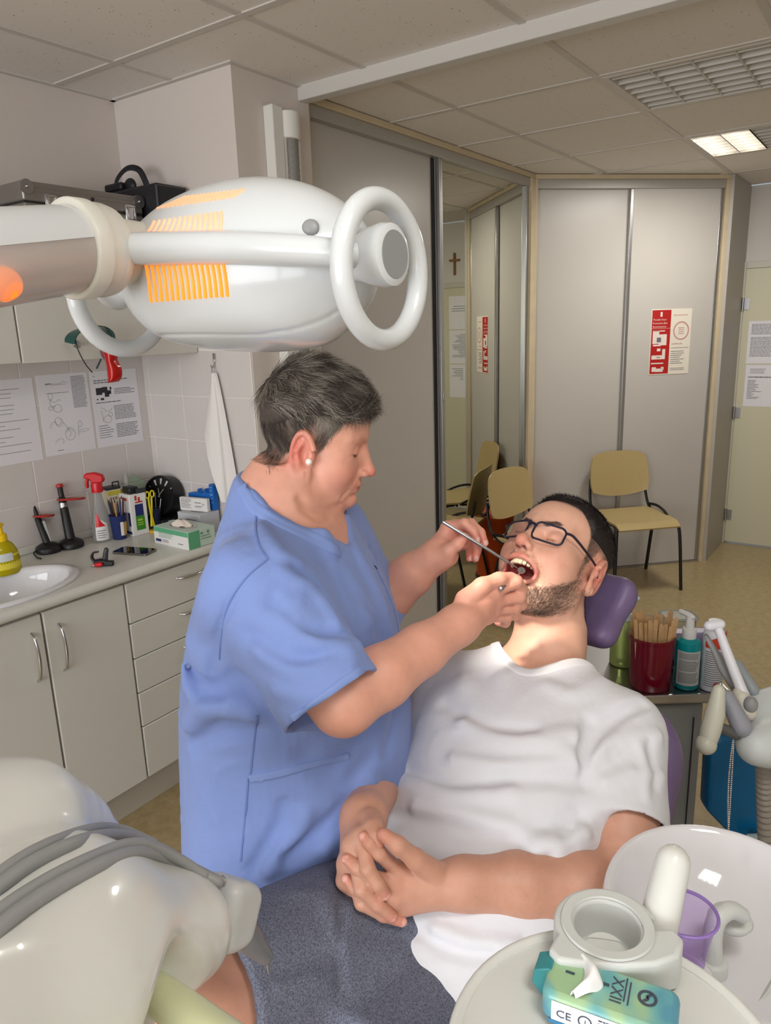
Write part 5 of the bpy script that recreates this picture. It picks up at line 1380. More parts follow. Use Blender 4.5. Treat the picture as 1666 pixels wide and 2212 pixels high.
    C_ = nail_tint(V, C_, [(f[-1], -CF*.8+CR*.7+CU*.3) for f in fg]+[(th[-1], -CF-CR*.2)], lc(244, 200, 190))
    parts.append((V, Q)); cols.append(C_)
    # trunk and legs under the clothes
    def fb(P):
        d = d_torso(P, -.030)
        for s in (-1, 1):
            h = DT_O+DT_T*.88+DT_S*.10*s
            d = smin(d, s_chain(P, [h, DT_O+np.array([0, 0, .48])+DT_S*.11*s, DT_O+np.array([0, 0, .10])+DT_S*.11*s], [.095, .062, .042], .03), .04)
            d = smin(d, s_cap(P, DT_O+DT_S*.11*s+[0, 0, .055], DT_O+DT_S*.115*s+DT_F*.17+[0, 0, .035], .036, .028), .02)
        return d
    V, Q = net(fb, DT_O+[-.35, -.35, .0], DT_O+[.35, .35, 1.36], .009)
    parts.append((V, Q)); cols.append(np.tile(D_SKIN, (len(V), 1)))
    o = put('person', soft_mesh('person', parts, cols), tint_mat('skin_a', .48, .22, bump=(420, .12, .0008)))
    return tag(o, 'person in a light blue scrub top standing and leaning over the patient with instruments', 'person')
D_HL = [(-.16, .12), (-.115, .03), (-.100, -.02), (-.088, -.045), (-.060, -.048), (-.046, -.045), (-.036, -.03), (-.028, -.02), (-.018, .010), (.002, .022), (.016, .016), (.022, -.006), (.032, -.008), (.040, .010), (.052, .030), (.075, .050), (.11, .056)]
def hair_mask(L, hl, soft=.010, ey=0.):
    z = np.interp(L[:, 1], [p[0] for p in hl], [p[1] for p in hl])
    w = (L[:, 2]-z)/soft
    ear = gauss(np.stack([np.abs(L[:, 0]), L[:, 1], L[:, 2]], 1), (.086, -.012+ey, -.012), (.014, .024, .038))
    return np.clip(w, 0, 1)*np.clip(1-ear*2.6, 0, 1)
dent = build_dentist()

# scrub top
D_FOLDS = [  # pixel strokes on the cloth: points, width, height (+ ridge, - groove)
    ([(612, 1330), (690, 1392), (770, 1395)], .012, .006), ([(590, 1300), (660, 1362), (740, 1372)], .010, -.005), ([(560, 1400), (650, 1452), (752, 1412)], .014, .006), ([(540, 1370), (630, 1425), (720, 1412)], .010, -.005),
    ([(600, 1490), (680, 1500), (760, 1450)], .012, .004), ([(610, 1235), (690, 1290), (730, 1350)], .010, .005), ([(640, 1228), (705, 1280), (722, 1310)], .008, -.006),
    ([(700, 1160), (760, 1260), (800, 1340)], .014, .006), ([(730, 1210), (780, 1300), (835, 1390)], .012, -.005), ([(770, 1190), (820, 1290), (845, 1380)], .012, .005),
    ([(395, 1415), (430, 1485), (480, 1505)], .012, -.009), ([(398, 1440), (432, 1520), (500, 1530)], .012, .008), ([(430, 1510), (500, 1470), (560, 1500)], .014, -.007), ([(410, 1560), (470, 1520), (540, 1540)], .016, .008),
    ([(420, 1610), (480, 1570), (545, 1580)], .014, -.005), ([(660, 1640), (740, 1700), (800, 1640)], .018, -.005), ([(620, 1850), (700, 1790), (760, 1730)], .012, -.006), ([(580, 1880), (640, 1800), (660, 1760)], .012, .006),
    ([(545, 1880), (600, 1790), (612, 1740)], .010, -.005), ([(700, 1830), (760, 1760), (800, 1690)], .016, .006), ([(850, 1420), (860, 1520), (840, 1620)], .014, -.005), ([(500, 1300), (470, 1380), (455, 1450)], .008, -.004),
    ([(560, 1140), (600, 1190), (640, 1215)], .012, .004), ([(480, 1200), (440, 1300), (420, 1380)], .03, .004), ([(812, 1480), (790, 1580), (730, 1650)], .018, -.005), ([(665, 1255), (640, 1290), (600, 1310)], .008, .003)]
D_CUFF = nrm(D_EL_R-D_SH_R)
def d_sleeve(P, sh, e, r0, r1, ln):
    "open tube from the shoulder past the elbow crook"
    ax = nrm(e-sh); b = sh+ax*ln
    out = s_cap(P, sh, b, r0, r1); t = (P-b.astype(F32)) @ ax.astype(F32)
    inn = np.maximum(s_cap(P, b-ax*.040, b+ax*.05, r1-.009, r1-.005), -t-.035)
    return out, t, inn
def d_scrub0(P):
    d = d_torso(P, 0.0)
    hem = .715+.0*P[:, 2]
    d = smax(d, hem-P[:, 2], .006)
    o, t, i = d_sleeve(P, D_SH_R, D_EL_R+(at(715, 1512, .955)-D_EL_R)*1.0, .073, .072, .185)
    d = smin(d, smax(smax(o, t, .004), -i, .004), .035)
    o, t, i = d_sleeve(P, D_SH_L, D_EL_L, .080, .080, .19)
    d = smin(d, smax(smax(o, t, .004), -i, .004), .04)
    # neck opening: V at the front, round at the back
    return d
def d_vneck(P):
    "the neck opening: low in a V at the front, high at the back"
    q = P-DT_O.astype(F32); s = q @ DT_S.astype(F32); f = q @ DT_F.astype(F32); t = q @ DT_T.astype(F32)
    fr_ = np.clip((f+.02)/.07, 0, 1)
    te = (1.384+.62*np.abs(s))*fr_+(1.470-.25*f)*(1-fr_)
    te = np.minimum(te, 1.448+.045*(1-fr_))
    rho = np.sqrt(s*s+f*f)
    return np.maximum((te-t)*.8, rho-.14)
def d_scrub1(P):
    return smax(d_scrub0(P), -d_vneck(P), .004)
def build_scrub():
    fl = [(q_, n_[1], n_[2]) for q_, n_ in zip(march_all(d_scrub1, [n_[0] for n_ in D_FOLDS]), D_FOLDS)]
    fl = [(catmull(p, 3), w, a*2.0) for p, w, a in fl]
    def f(P):
        d = d_scrub1(P)
        for p, w, a in fl: d = fold(P, d, p, w, a)
        return crumple(P, d, .085, .0020)
    V, Q = net(f, DT_O+[-.36, -.40, .68], DT_O+[.42, .36, 1.52], .0042)
    V = relax(V, Q, 1, .35)
    C_ = np.tile(lc(126, 148, 206), (len(V), 1))
    m = tint_mat('scrub_cotton', .85, bump=(90, .25, .003), sheen=.15, spec=.25, weave=(1400, .035))
    o = put('scrub_top', soft_mesh('scrub_top', [(V, Q)], [C_]), m, dent)
    o['label'] = 'light blue V-neck scrub top'
    # seams, pockets and neck band as raised cloth strips lying on the top
    md = mat('scrub_seam', rgb(112, 133, 190), .85, spec=.2); ml = mat('scrub_band', rgb(130, 152, 208), .85, spec=.2)
    def strip(pix, w, name, m, lift=.0012, n=8):
        return surf_strip(f, march(f, catmull([np.array([a, b, 0.]) for a, b in pix], n)[:, :2].tolist()), w, lift, name, m, o)
    strip([(540, 1682), (600, 1672), (660, 1655), (752, 1633)], .012, 'pocket_edge', ml, .0025)
    strip([(536, 1682), (532, 1740), (526, 1800), (520, 1860)], .003, 'seam', md)
    strip([(556, 1545), (548, 1610), (540, 1680)], .003, 'seam', md)
    strip([(556, 1090), (552, 1140), (560, 1180), (578, 1208)], .003, 'seam', md)
    strip([(578, 1208), (530, 1250), (492, 1310), (478, 1380), (474, 1425)], .003, 'seam', md)
    strip([(632, 1552), (660, 1534), (700, 1505), (742, 1474), (782, 1446)], .012, 'cuff_hem', ml, .0016)
    def chest(s, t):
        P = DT_O+DT_T*t+DT_S*s+DT_F*.30
        for _ in range(40): P = P-DT_F*float(f(np.array([P], F32))[0])*.8
        return P
    surf_strip(f, [chest(s_, 1.338+.10*(s_-.05)) for s_ in np.linspace(.045, .135, 10)], .010, .0020, 'pocket_edge', ml, o)
    surf_strip(f, [chest(.045, t_) for t_ in np.linspace(1.335, 1.22, 10)], .003, .0012, 'seam', md, o)
    strip([(521, 1050), (546, 1092), (604, 1128), (664, 1156), (736, 1192)], .020, 'neck_band', ml, .0014, 14)
    strip([(706, 1112), (716, 1128), (726, 1146)], .014, 'neck_band', ml, .0014, 10)
    return o
build_scrub()

# hair: a cropped cap and combed strands
def crown_flow(L, crown): 
    d = L-np.asarray(crown); return d/(np.linalg.norm(d, axis=1, keepdims=True)+1e-9)
WK1 = (RNG.normal(0, 75, (10, 3)), RNG.uniform(0, 6.28, 10), RNG.normal(0, .32, (10, 3))); WK2 = (RNG.normal(0, 130, (12, 3)), RNG.uniform(0, 6.28, 12), RNG.normal(0, .4, (12, 3)))
def wave(L, K): return np.sin(L @ K[0].T+K[1]) @ K[2]
def build_hair(parent, O, R, hl, thick, layers, capcol, field, skinV, warp=lambda L: L, capz=lambda y: 0*y-.02, name='hair', label=None, rough=.55, top=.155, clump=.0, ey=0.):
    """layers: (count, mask fn on local points, length range, lift, curl, colours, flow fn, width, on skin);
    a thin cap under combed strands; the short sides grow from the skin itself"""
    def f(P):
        d = field(P); th = np.interp(P[:, 2], thick[0], thick[1]).astype(F32)
        Y = warp(P)[:, 1]; z = np.interp(Y, [p[0] for p in hl], [p[1] for p in hl]).astype(F32); z = np.maximum(z+.004, capz(Y).astype(F32))
        k = np.clip((P[:, 2]-z)/.030, 0, 1); k = k*(2-k)
        return smax(d-th*k+.0015*(1-k), z-P[:, 2], .006)
    V, Q = net(f, (-.11, -.135, -.11), (.11, .14, top), .003)
    N = vnormals(V, Q); V2 = (skinV[0]-O) @ (R/(np.linalg.norm(R[:, 0])**2)); N2_ = vnormals(V2, skinV[1])*(-1 if np.linalg.det(R) < 0 else 1)
    flip = np.linalg.det(R) < 0; fq = lambda q: q[:, ::-1] if flip else q
    parts = [(V @ R.T+O, fq(Q))]; cols = [np.tile(capcol, (len(V), 1))*RNG.uniform(.8, 1.15, (len(V), 1))]
    for n, mk, ln, lift, curl, cs, flow, wd, onskin in layers:
        V_, N_ = (V2, N2_) if onskin else (V, N)
        w = mk(warp(V_))*hair_mask(warp(V_), hl, .012, ey); w = w/w.sum(); i = RNG.choice(len(V_), n, p=w)
        r = V_[i]+RNG.normal(0, .0010, (n, 3)); dr = flow(V_[i])+RNG.normal(0, .10, (n, 3))+clump*wave(V_[i], WK1)
        pr = np.cumsum([c[1] for c in cs]); u_ = np.clip(.5+.30*wave(V_[i], WK2)[:, 0]+RNG.normal(0, .22, n), 0, .999); k = np.minimum(np.searchsorted(pr, u_), len(cs)-1); cl = np.array([c[0] for c in cs])[k]*RNG.uniform(.8, 1.2, (n, 1))
        (sv, sq), sc = strands(r, N_[i], dr, RNG.uniform(*ln, n), wd, RNG.uniform(*lift, n), curl, cl)
        parts.append((sv @ R.T+O, fq(sq))); cols.append(sc)
    o = put(name, soft_mesh(name, parts, cols), tint_mat(name+'_fibre', rough, spec=.4), parent)
    o['kind'] = 'stuff'
    if label: o['label'] = label
    return o
dk, gy, lg, md_ = lc(62, 54, 50), lc(132, 126, 114), lc(176, 170, 158), lc(98, 88, 80)
D_CR = (0.0, -.075, .085)
hfd = lambda P: near(lambda Q_: d_headneck((Q_ @ DH_R.T.astype(F32)+DH_O.astype(F32)).astype(F32)), P, (0, -.01, .02), .19)
def d_flow_top(L): d = crown_flow(L, D_CR); d = d+np.array([0, .75, .05])*np.clip((L[:, 2:]-.045)/.05, 0, 1); return d
build_hair(dent, DH_O, DH_R, D_HL, ([-.1, .0, .03, .06, .09, .12], [.0008, .002, .005, .009, .011, .012]), [
    (8500, lambda V: np.clip((V[:, 2]-.040)/.03, 0, 1), (.026, .044), (.02, .20), .13, [(dk, .40), (md_, .26), (gy, .22), (lg, .12)], d_flow_top, .00031, 0),
    (1600, lambda V: np.clip((V[:, 1]-.050)/.02, 0, 1)*np.clip((V[:, 2]-.04)/.02, 0, 1), (.024, .042), (-.12, .22), .14, [(dk, .3), (md_, .3), (gy, .28), (lg, .12)], lambda L: np.tile([0, .8, -.35], (len(L), 1))+L*[3, 0, 0], .00027, 0),
    (9000, lambda V: (V[:, 2] < .055)*(V[:, 1] < .0)*1., (.012, .024), (.06, .20), .08, [(dk, .50), (md_, .34), (gy, .16)], lambda L: crown_flow(L, D_CR)+np.array([0, .25, -.3]), .00024, 1),
    (6500, lambda V: (V[:, 2] < .06)*(V[:, 1] >= -.02)*1., (.008, .017), (.04, .16), .08, [(md_, .34), (gy, .40), (lg, .26)], lambda L: np.tile([0, -.45, -.9], (len(L), 1)), .00022, 1)],
    lc(70, 61, 56), hfd, D_HEADV, warp=dsq, capz=lambda y: np.interp(y, [-.10, -.05, -.01, .10], [-.005, .02, .042, .048]), clump=.42, ey=.013, label='short grey-brown hair combed forward')
# brow wisps and pearl
pe = MB().ball(march(d_headneck, [(668, 998)])[0]-CF*.0035, .0050).put('earring', mat('pearl', rgb(240, 234, 226), .2, coat=.6), dent, smooth=60); pe['label'] = 'round pearl ear stud'
# instruments held in the hands
def probe():
    a = at(958, 1128, 1.262); b = at(1098, 1214, 1.262); c = at(1119, 1228, 1.268)
    t = thing('dental_probe', 'long thin steel probe held in the far hand', 'instrument', a)
    MB().rtube([a, b], [.0031, .0026], 12).put('handle', M_steel, t, smooth=60)
    MB().rtube(catmull([b, (b+c)/2, c, c+CR*.004-CU*.004+CF*.004, c+CR*.002-CU*.009+CF*.004], 4), [.0018, .0009], 8).put('probe_tip', M_steel, t, smooth=60)
    a = at(1083, 1271, 1.125); b = at(1118, 1243, 1.175); c = at(1128, 1233, 1.225)
    t = thing('mouth_mirror', 'short steel mouth mirror held between thumb and finger of the near hand', 'instrument', a)
    MB().rtube([a, b], [.0028, .0024], 12).put('handle', M_steel, t, smooth=60)
    MB().ball(a, .0042).put('end_ball', M_steel, t, smooth=60)
    q = MB(); q.rtube([b, c], [.0016, .0012], 8); q.put('stem', M_steel, t, smooth=60)
    q = MB(); x, y, z = frame(nrm(-CF+CU*.8)); q.lathe([(0, .0012), (.0062, .0012), (.0068, 0), (.0062, -.0012), (0, -.0012)], c+CF*.006, axes(x, y, z), 24, cap=False); q.put('mirror_head', M_chrome, t, smooth=40)
probe()
# trousers and shoes
def trousers():
    def f(P):
        d = s_loft(P, DT_O, DT_S, DT_F, Z3, [(.74, 0, 0, .165, .13, .11), (.95, 0, 0, .17, .14, .115)])
        for s in (-1, 1):
            d = smin(d, s_chain(P, [DT_O+[0, 0, .82]+DT_S*.10*s, DT_O+[0, 0, .45]+DT_S*.115*s, DT_O+[0, 0, .10]+DT_S*.115*s], [.092, .082, .070], .02), .03)
        return smax(d, .085-P[:, 2], .01)
    V, Q = net(f, DT_O+[-.3, -.3, .04], DT_O+[.3, .3, .97], .009)
    o = put('trousers', soft_mesh('trousers', [(V, Q)], [np.tile(lc(120, 142, 200), (len(V), 1))]), tint_mat('trouser_cotton', .85, bump=(60, .3, .003)), dent)
    for s in (-1, 1):
        c = DT_O+DT_S*.115*s
        def f(P): return smax(smin(s_cap(P, c+DT_F*.02+[0, 0, .045], c+DT_F*.17+[0, 0, .035], .048, .042), s_cap(P, c-DT_F*.04+[0, 0, .05], c+[0, 0, .06], .046), .03), .004-P[:, 2], .006)
        V, Q = net(f, c-[.27, .27, .02], c+[.27, .27, .14], .006)
        put('shoe', soft_mesh('shoe', [(V, Q)], [np.tile(lc(232, 230, 226), (len(V), 1))]), tint_mat('shoe_white', .5), dent)
trousers()
# ---------------------------------------------------------------- the patient, lying back in the chair
P_SKIN = lc(224, 174, 150); P_PINK = lc(214, 120, 104)
_l, _f, _t = np.array([.76, -.19, .62]), np.array([-.473, .453, .72]), np.array([.416, .84, -.255])
def cw(v): return nrm(CR*v[0]+CU*v[1]-CF*v[2])
PH_L = cw(_l); PH_F = cw(_f); PH_F = nrm(PH_F-PH_L*np.dot(PH_L, PH_F)); PH_U = np.cross(PH_F, PH_L)
_a = math.radians(7); PH_F, PH_U = PH_F*math.cos(_a)+PH_U*math.sin(_a), PH_U*math.cos(_a)-PH_F*math.sin(_a)
_b = math.radians(9); PH_F, PH_L = PH_F*math.cos(_b)-PH_L*math.sin(_b), PH_L*math.cos(_b)+PH_F*math.sin(_b)
PH_R = axes(PH_L, PH_F, PH_U)
PH_O = at(1163, 1153, 1.30)-PH_F*.083
def p2w(L): return np.asarray(L, float) @ PH_R.T+PH_O
def w2p(P): return ((P-PH_O.astype(F32)) @ PH_R.astype(F32)).astype(F32)
HC = np.array([.705, .465, .775]); P_NB = at(1190, 1390, 1.335)
PT = nrm(P_NB-HC); PS = np.array([0, -1.0, 0]); PS = nrm(PS-PT*np.dot(PS, PT)); PF = np.cross(PS, PT); PF = -PF if PF[2] < 0 else PF
PLEN = np.linalg.norm(P_NB-HC)
P_ST = [(-.16, 0, -.01, .185, .095, .10), (-.06, .004, 0, .188, .118, .11), (.07, .010, 0, .184, .130, .11), (.19, .014, 0, .178, .128, .11), (.31, .012, 0, .178, .122, .105), (PLEN-.17, 0, 0, .180, .106, .092), (PLEN-.105, 0, 0, .145, .084, .080), (PLEN-.055, 0, 0, .088, .066, .066), (PLEN-.01, 0, 0, .060, .054, .056), (PLEN+.03, 0, 0, .05, .045, .045)]
P_SH_L = HC+PT*(PLEN-.125)+PS*.158-PF*.015; P_SH_R = HC+PT*(PLEN-.125)-PS*.158-PF*.015
P_EL_L, P_WR_L = A_((1340, 1925, 1.03), (1003, 1908, .985))
P_WR_R = at(786, 1766, 1.02); P_EL_R = HC+PT*.285-PS*.212
P_HP = [at(965, 2150, 1.04), at(800, 2015, 1.06)]              # left, right hip
P_KN = [at(745, 2430, .84), at(400, 2200, .86)]
def p_torso(P, off):
    st = np.array(P_ST); st[:, 3:] += off
    d = s_loft(P, HC, PS, PF, PT, st)
    nb = P_NB-PT*.07
    for sh in (P_SH_L, P_SH_R): d = smin(d, s_cap(P, nb+(sh-nb)*.3, sh, .048+off, .056+off), .05)
    return d
def p_neck(P):
    d = s_cap(P, p2w((0, -.030, -.050)), P_NB-PF*.005, .056, .060)
    return smin(d, s_cap(P, p2w((0, .004, -.085)), P_NB+PF*.01-PT*.02, .040, .050), .03)
PKW = dict(jaw=15, open_mouth=True, fw=1.02, smile=1.0, fat=.002, ear=1.16, flare=42)
def p_headneck(P):
    d = near(lambda Q_: head_field(w2p(Q_), **PKW), P, PH_O, .20)
    d = smin(d, p_neck(P), .022)
    return smin(d, p_torso(P, -.010), .03)
P_HL = [(-.12, -.085), (-.065, -.080), (-.050, -.055), (-.036, -.02), (-.028, .012), (-.008, .022), (.006, .020), (.012, -.010), (.024, -.012), (.034, .010), (.044, .040), (.060, .066), (.11, .074)]
def beard_mask(L):
    x = np.abs(L[:, 0]); y = L[:, 1]; z = L[:, 2]
    topz = np.interp(y, [.0, .012, .03, .055, .07, .09], [-.010, -.026, -.048, -.073, -.094, -.106])
    w = np.clip((topz-z)/.010, 0, 1)*np.clip((y+.012)/.014, 0, 1)
    bot = np.interp(y, [-.01, .02, .05], [-.100, -.128, -.152])
    w = w*np.clip((z-bot)/.014, 0, 1)*np.clip(1-2.5*gauss(np.stack([x, y, z], 1), (.084, -.012, -.018), (.016, .022, .040)), 0, 1)
    w = np.maximum(w, np.clip(1-np.abs(y-.018)/.012, 0, 1)*np.clip((x-.055)/.006, 0, 1)*(z < .0)*(z > -.09)*.9)
    return w
def mous_mask(L):
    q = L.copy(); q[:, 0] = np.abs(q[:, 0])
    return np.exp(-(s_poly(q.astype(F32), [(.0, .106, -.053), (.014, .1025, -.0545), (.027, .0905, -.063), (.036, .078, -.078)])/.0055)**2)
def build_patient():
    parts = []; cols = []
    lo = PH_O-.20; hi = PH_O+.20; lo[2] -= .10; lo[0] -= .08
    V, Q = net(p_headneck, lo, hi, .0022)
    global P_HEADV; P_HEADV = (V, Q)
    L = (V-PH_O) @ PH_R; M = L.copy(); M[:, 0] = np.abs(M[:, 0]); Mf = M.astype(F32)
    C_ = skin_tint(L, P_SKIN, P_PINK)
    ring = [tuple(q_) for q_ in np.array(mouth_ring(15))+[0, .0015, 0]]
    C_ = blend(C_, np.clip(np.exp(-(s_poly(Mf, ring)/.0048)**2)*1.1, 0, 1), lc(198, 108, 102))
    zc = (ring[0][2]+ring[-1][2])/2; hz = (ring[0][2]-ring[-1][2])/2
    cav = s_ell(Mf, (0, .084, zc+.002), (.0305, .042, hz*.97)); inside = np.clip((.0010-cav)/.0025, 0, 1)*(L[:, 1] < .0985)
    C_ = blend(C_, inside, lc(132, 40, 46))
    lid = np.exp(-(s_poly(Mf, [(.0205, .085, -.0065), (.0265, .0895, -.0085), (.0345, .0885, -.0088), (.0425, .0815, -.0058), (.047, .0755, -.0048)])/.0016)**2); C_ = blend(C_, np.clip(lid, 0, 1), lc(64, 42, 38))
    brw = np.exp(-(s_poly(Mf, [(.011, .0965, .0135), (.03, .0905, .0205), (.049, .075, .0165)])/.0042)**2); C_ = blend(C_, np.clip(brw*.5, 0, .5), lc(104, 78, 66))
    C_ = blend(C_, hair_mask(L, P_HL)*.85, lc(58, 46, 44)); C_ = blend(C_, np.clip(beard_mask(L)*.5, 0, 1), lc(136, 108, 92)); C_ = blend(C_, np.clip(mous_mask(L)*.18, 0, 1), lc(150, 112, 98))
    parts.append((V, Q)); cols.append(C_)
    # left arm and hand, lying across the belly
    mcL = A_((862, 1882, .968), (850, 1908, .962), (848, 1936, .963), (856, 1962, .972))
    fgL = [A_((820, 1843, .946), (800, 1820, .944), (787, 1807, .948)), A_((800, 1895, .944), (772, 1874, .944), (750, 1856, .950)), A_((796, 1934, .945), (768, 1918, .950), (750, 1898, .957)), A_((806, 1962, .956), (782, 1952, .966), (768, 1936, .974))]
    thL = A_((940, 1888, .970), (898, 1856, .952), (860, 1826, .940), (828, 1802, .938))
    def fl(P):
        w = P_WR_L; e = P_EL_L
        d = s_chain(P, [P_SH_L, P_SH_L+(e-P_SH_L)*.6, e, e+(w-e)*.28, e+(w-e)*.65, w], [.056, .052, .049, .0500, .043, .033], .014)
        return smin(d, hand_field(P, w, mcL, fgL, thL, rw=.031, rf=.0092, palm_r=.0140), .016)
    B = np.array([P_SH_L, P_EL_L, P_WR_L]+mcL+sum(fgL, [])+thL); V, Q = net(fl, B.min(0)-.07, B.max(0)+.07, .0023)
    C_ = np.tile(P_SKIN*np.array([.80, .74, .72]), (len(V), 1))
    for f in fgL+[thL]: C_ = blend(C_, gauss(V, f[-1], (.013, .013, .013))*.5, lc(214, 124, 110))
    for m in mcL: C_ = blend(C_, gauss(V, m, (.014, .014, .014))*.25, lc(214, 130, 114))
    C_ = nail_tint(V, C_, [(thL[-1], -CF*.7+CU*.6-CR*.2)]+[(f[-1], -CF*.9-CR*.5) for f in fgL[:3]], lc(236, 178, 166))
    parts.append((V, Q)); cols.append(C_); larm = (V, Q)
    # right arm and hand
    mcR = A_((782, 1806, .962), (762, 1826, .966), (751, 1866, .973), (748, 1902, .982))
    fgR = [A_((794, 1876, .936), (816, 1909, .936), (832, 1932, .941)), A_((782, 1920, .938), (816, 1953, .944), (846, 1979, .951)), A_((782, 1950, .948), (828, 1976, .955), (868, 1990, .962)), A_((786, 1968, .966), (824, 1990, .972), (850, 2000, .976))]
    thR = A_((800, 1776, .985), (806, 1790, .962), (812, 1806, .950), (817, 1822, .946))
    def fr(P):
        w = P_WR_R; e = P_EL_R
        d = s_chain(P, [P_SH_R, e, e+(w-e)*.4, w], [.056, .042, .040, .030], .014)
        return smin(d, hand_field(P, w, mcR, fgR, thR, rw=.030, rf=.0092, palm_r=.0140), .016)
    B = np.array([P_SH_R, P_EL_R, P_WR_R]+mcR+sum(fgR, [])+thR); V, Q = net(fr, B.min(0)-.07, B.max(0)+.07, .0023)
    C_ = np.tile(P_SKIN*np.array([.80, .74, .72]), (len(V), 1))
    for f in fgR+[thR]: C_ = blend(C_, gauss(V, f[-1], (.013, .013, .013))*.5, lc(214, 124, 110))
    C_ = nail_tint(V, C_, [(f[-1], -CF*.9+CR*.4) for f in fgR[:3]], lc(236, 178, 166))
    parts.append((V, Q)); cols.append(C_)
    # trunk and legs
    def fb(P):
        d = p_torso(P, -.03)
        for h, k in zip(P_HP, P_KN):
            an = k+np.array([-.20, 0, -.36]); d = smin(d, s_chain(P, [h, k, an], [.09, .066, .046], .03), .04)
            d = smin(d, s_cap(P, an, an+np.array([-.16, 0, .03]), .04, .032), .02)
        return d
    V, Q = net(fb, (-.25, .15, .45), (1.25, .80, 1.25), .008)
    parts.append((V, Q)); cols.append(np.tile(P_SKIN*np.array([.95, .88, .86]), (len(V), 1)))
    o = put('person', soft_mesh('person', parts, cols), tint_mat('skin_b', .47, .22, bump=(420, .12, .0008)))
    tag(o, 'bearded person in a white T-shirt reclining with mouth wide open and hands clasped', 'person')
    return o, larm
pat, P_LARM = build_patient()
pfd = lambda P: near(lambda Q_: head_field(Q_, **PKW), P, (0, 0, .02), .19)
pdk, pd2, br, br2, br3 = lc(34, 27, 27), lc(48, 38, 36), lc(92, 74, 64), lc(134, 112, 96), lc(62, 50, 44)
P_CR = (0, -.055, .105)
build_hair(pat, PH_O, PH_R, P_HL, ([-.1, .0, .03, .06, .09, .12], [.0006, .0015, .004, .0075, .009, .009]), [
    (10000, lambda V: np.clip((V[:, 2]-.035)/.03, 0, 1), (.006, .012), (.35, .8), .06, [(pdk, .6), (pd2, .4)], lambda L: crown_flow(L, P_CR)+np.array([0, .6, .2]), .00022, 0),
    (7000, lambda V: (V[:, 2] < .06)*1., (.004, .007), (.2, .5), .06, [(pdk, .55), (pd2, .45)], lambda L: crown_flow(L, P_CR), .00017, 1)],
    lc(36, 29, 28), pfd, P_HEADV, capz=lambda y: 0*y+.03, label='very short dark hair')
def beard():
    V, Q = P_HEADV; L = (V-PH_O) @ PH_R; N = vnormals(L, Q)
    parts = []; cols = []
    for n, mk, ln, flow in ((11500, beard_mask(L)*np.clip(.25+(L[:, 1]-.0)/.05, .3, 1), (.008, .016), lambda X: np.tile([0, .15, -.9], (len(X), 1))+X*[2, 0, 0]), (220, mous_mask(L)*(L[:, 1] > .06), (.002, .004), lambda X: np.stack([np.sign(X[:, 0])*.7, 0*X[:, 0], -.7+0*X[:, 0]], 1))):
        w = mk/mk.sum(); i = RNG.choice(len(V), n, p=w); cs = np.array([br, br2, br3])[RNG.choice(3, n, p=[.45, .25, .30])]*RNG.uniform(.8, 1.2, (n, 1))
        (sv, sq), sc = strands(L[i]+RNG.normal(0, .0008, (n, 3)), N[i], flow(L[i])+RNG.normal(0, .22, (n, 3)), RNG.uniform(*ln, n), .00016, RNG.uniform(.2, .5, n), .10, cs, seg=3)
        parts.append((sv @ PH_R.T+PH_O, sq)); cols.append(sc)
    o = put('beard', soft_mesh('beard', parts, cols), tint_mat('beard_fibre', .55, spec=.4), pat); o['kind'] = 'stuff'; o['label'] = 'short brown beard'
    # eyebrows
    M = L.copy(); M[:, 0] = np.abs(M[:, 0]); bw = np.exp(-(s_poly(M.astype(F32), [(.011, .0965, .0135), (.03, .0905, .0205), (.049, .075, .0165)])/.0035)**2); bw = bw*(bw > .2); i = RNG.choice(len(V), 380, p=bw/bw.sum())
    (sv, sq), sc = strands(L[i], N[i], np.stack([np.sign(L[i, 0])*1., 0*i, .35+0*i], 1)+RNG.normal(0, .2, (380, 3)), RNG.uniform(.005, .008, 380), .00022, .2, .05, np.tile(br3, (380, 1)), seg=3)
    e = put('eyebrows', soft_mesh('eyebrows', [(sv @ PH_R.T+PH_O, sq)], [sc]), tint_mat('brow_fibre', .55), pat); e['kind'] = 'stuff'
    # fine hair on the forearm
    V, Q = P_LARM; N = vnormals(V, Q); e_, w_ = P_EL_L, P_WR_L; t = (V-e_) @ (w_-e_)/np.dot(w_-e_, w_-e_); m = ((t > .05) & (t < 1.0) & (N @ -CF > -.2)).astype(float)*np.clip(.35+N[:, 2], .1, 1); i = RNG.choice(len(V), 2000, p=m/m.sum())
    (sv, sq), sc = strands(V[i], N[i], np.tile(w_-e_, (2000, 1))+np.array([0, 0, -.10])+RNG.normal(0, .07, (2000, 3)), RNG.uniform(.006, .013, 2000), .00005, .14, .06, np.tile(lc(112, 82, 66), (2000, 1)), seg=3)
    a = put('arm_hair', soft_mesh('arm_hair', [(sv, sq)], [sc]), tint_mat('arm_fibre', .55), pat); a['kind'] = 'stuff'
beard()
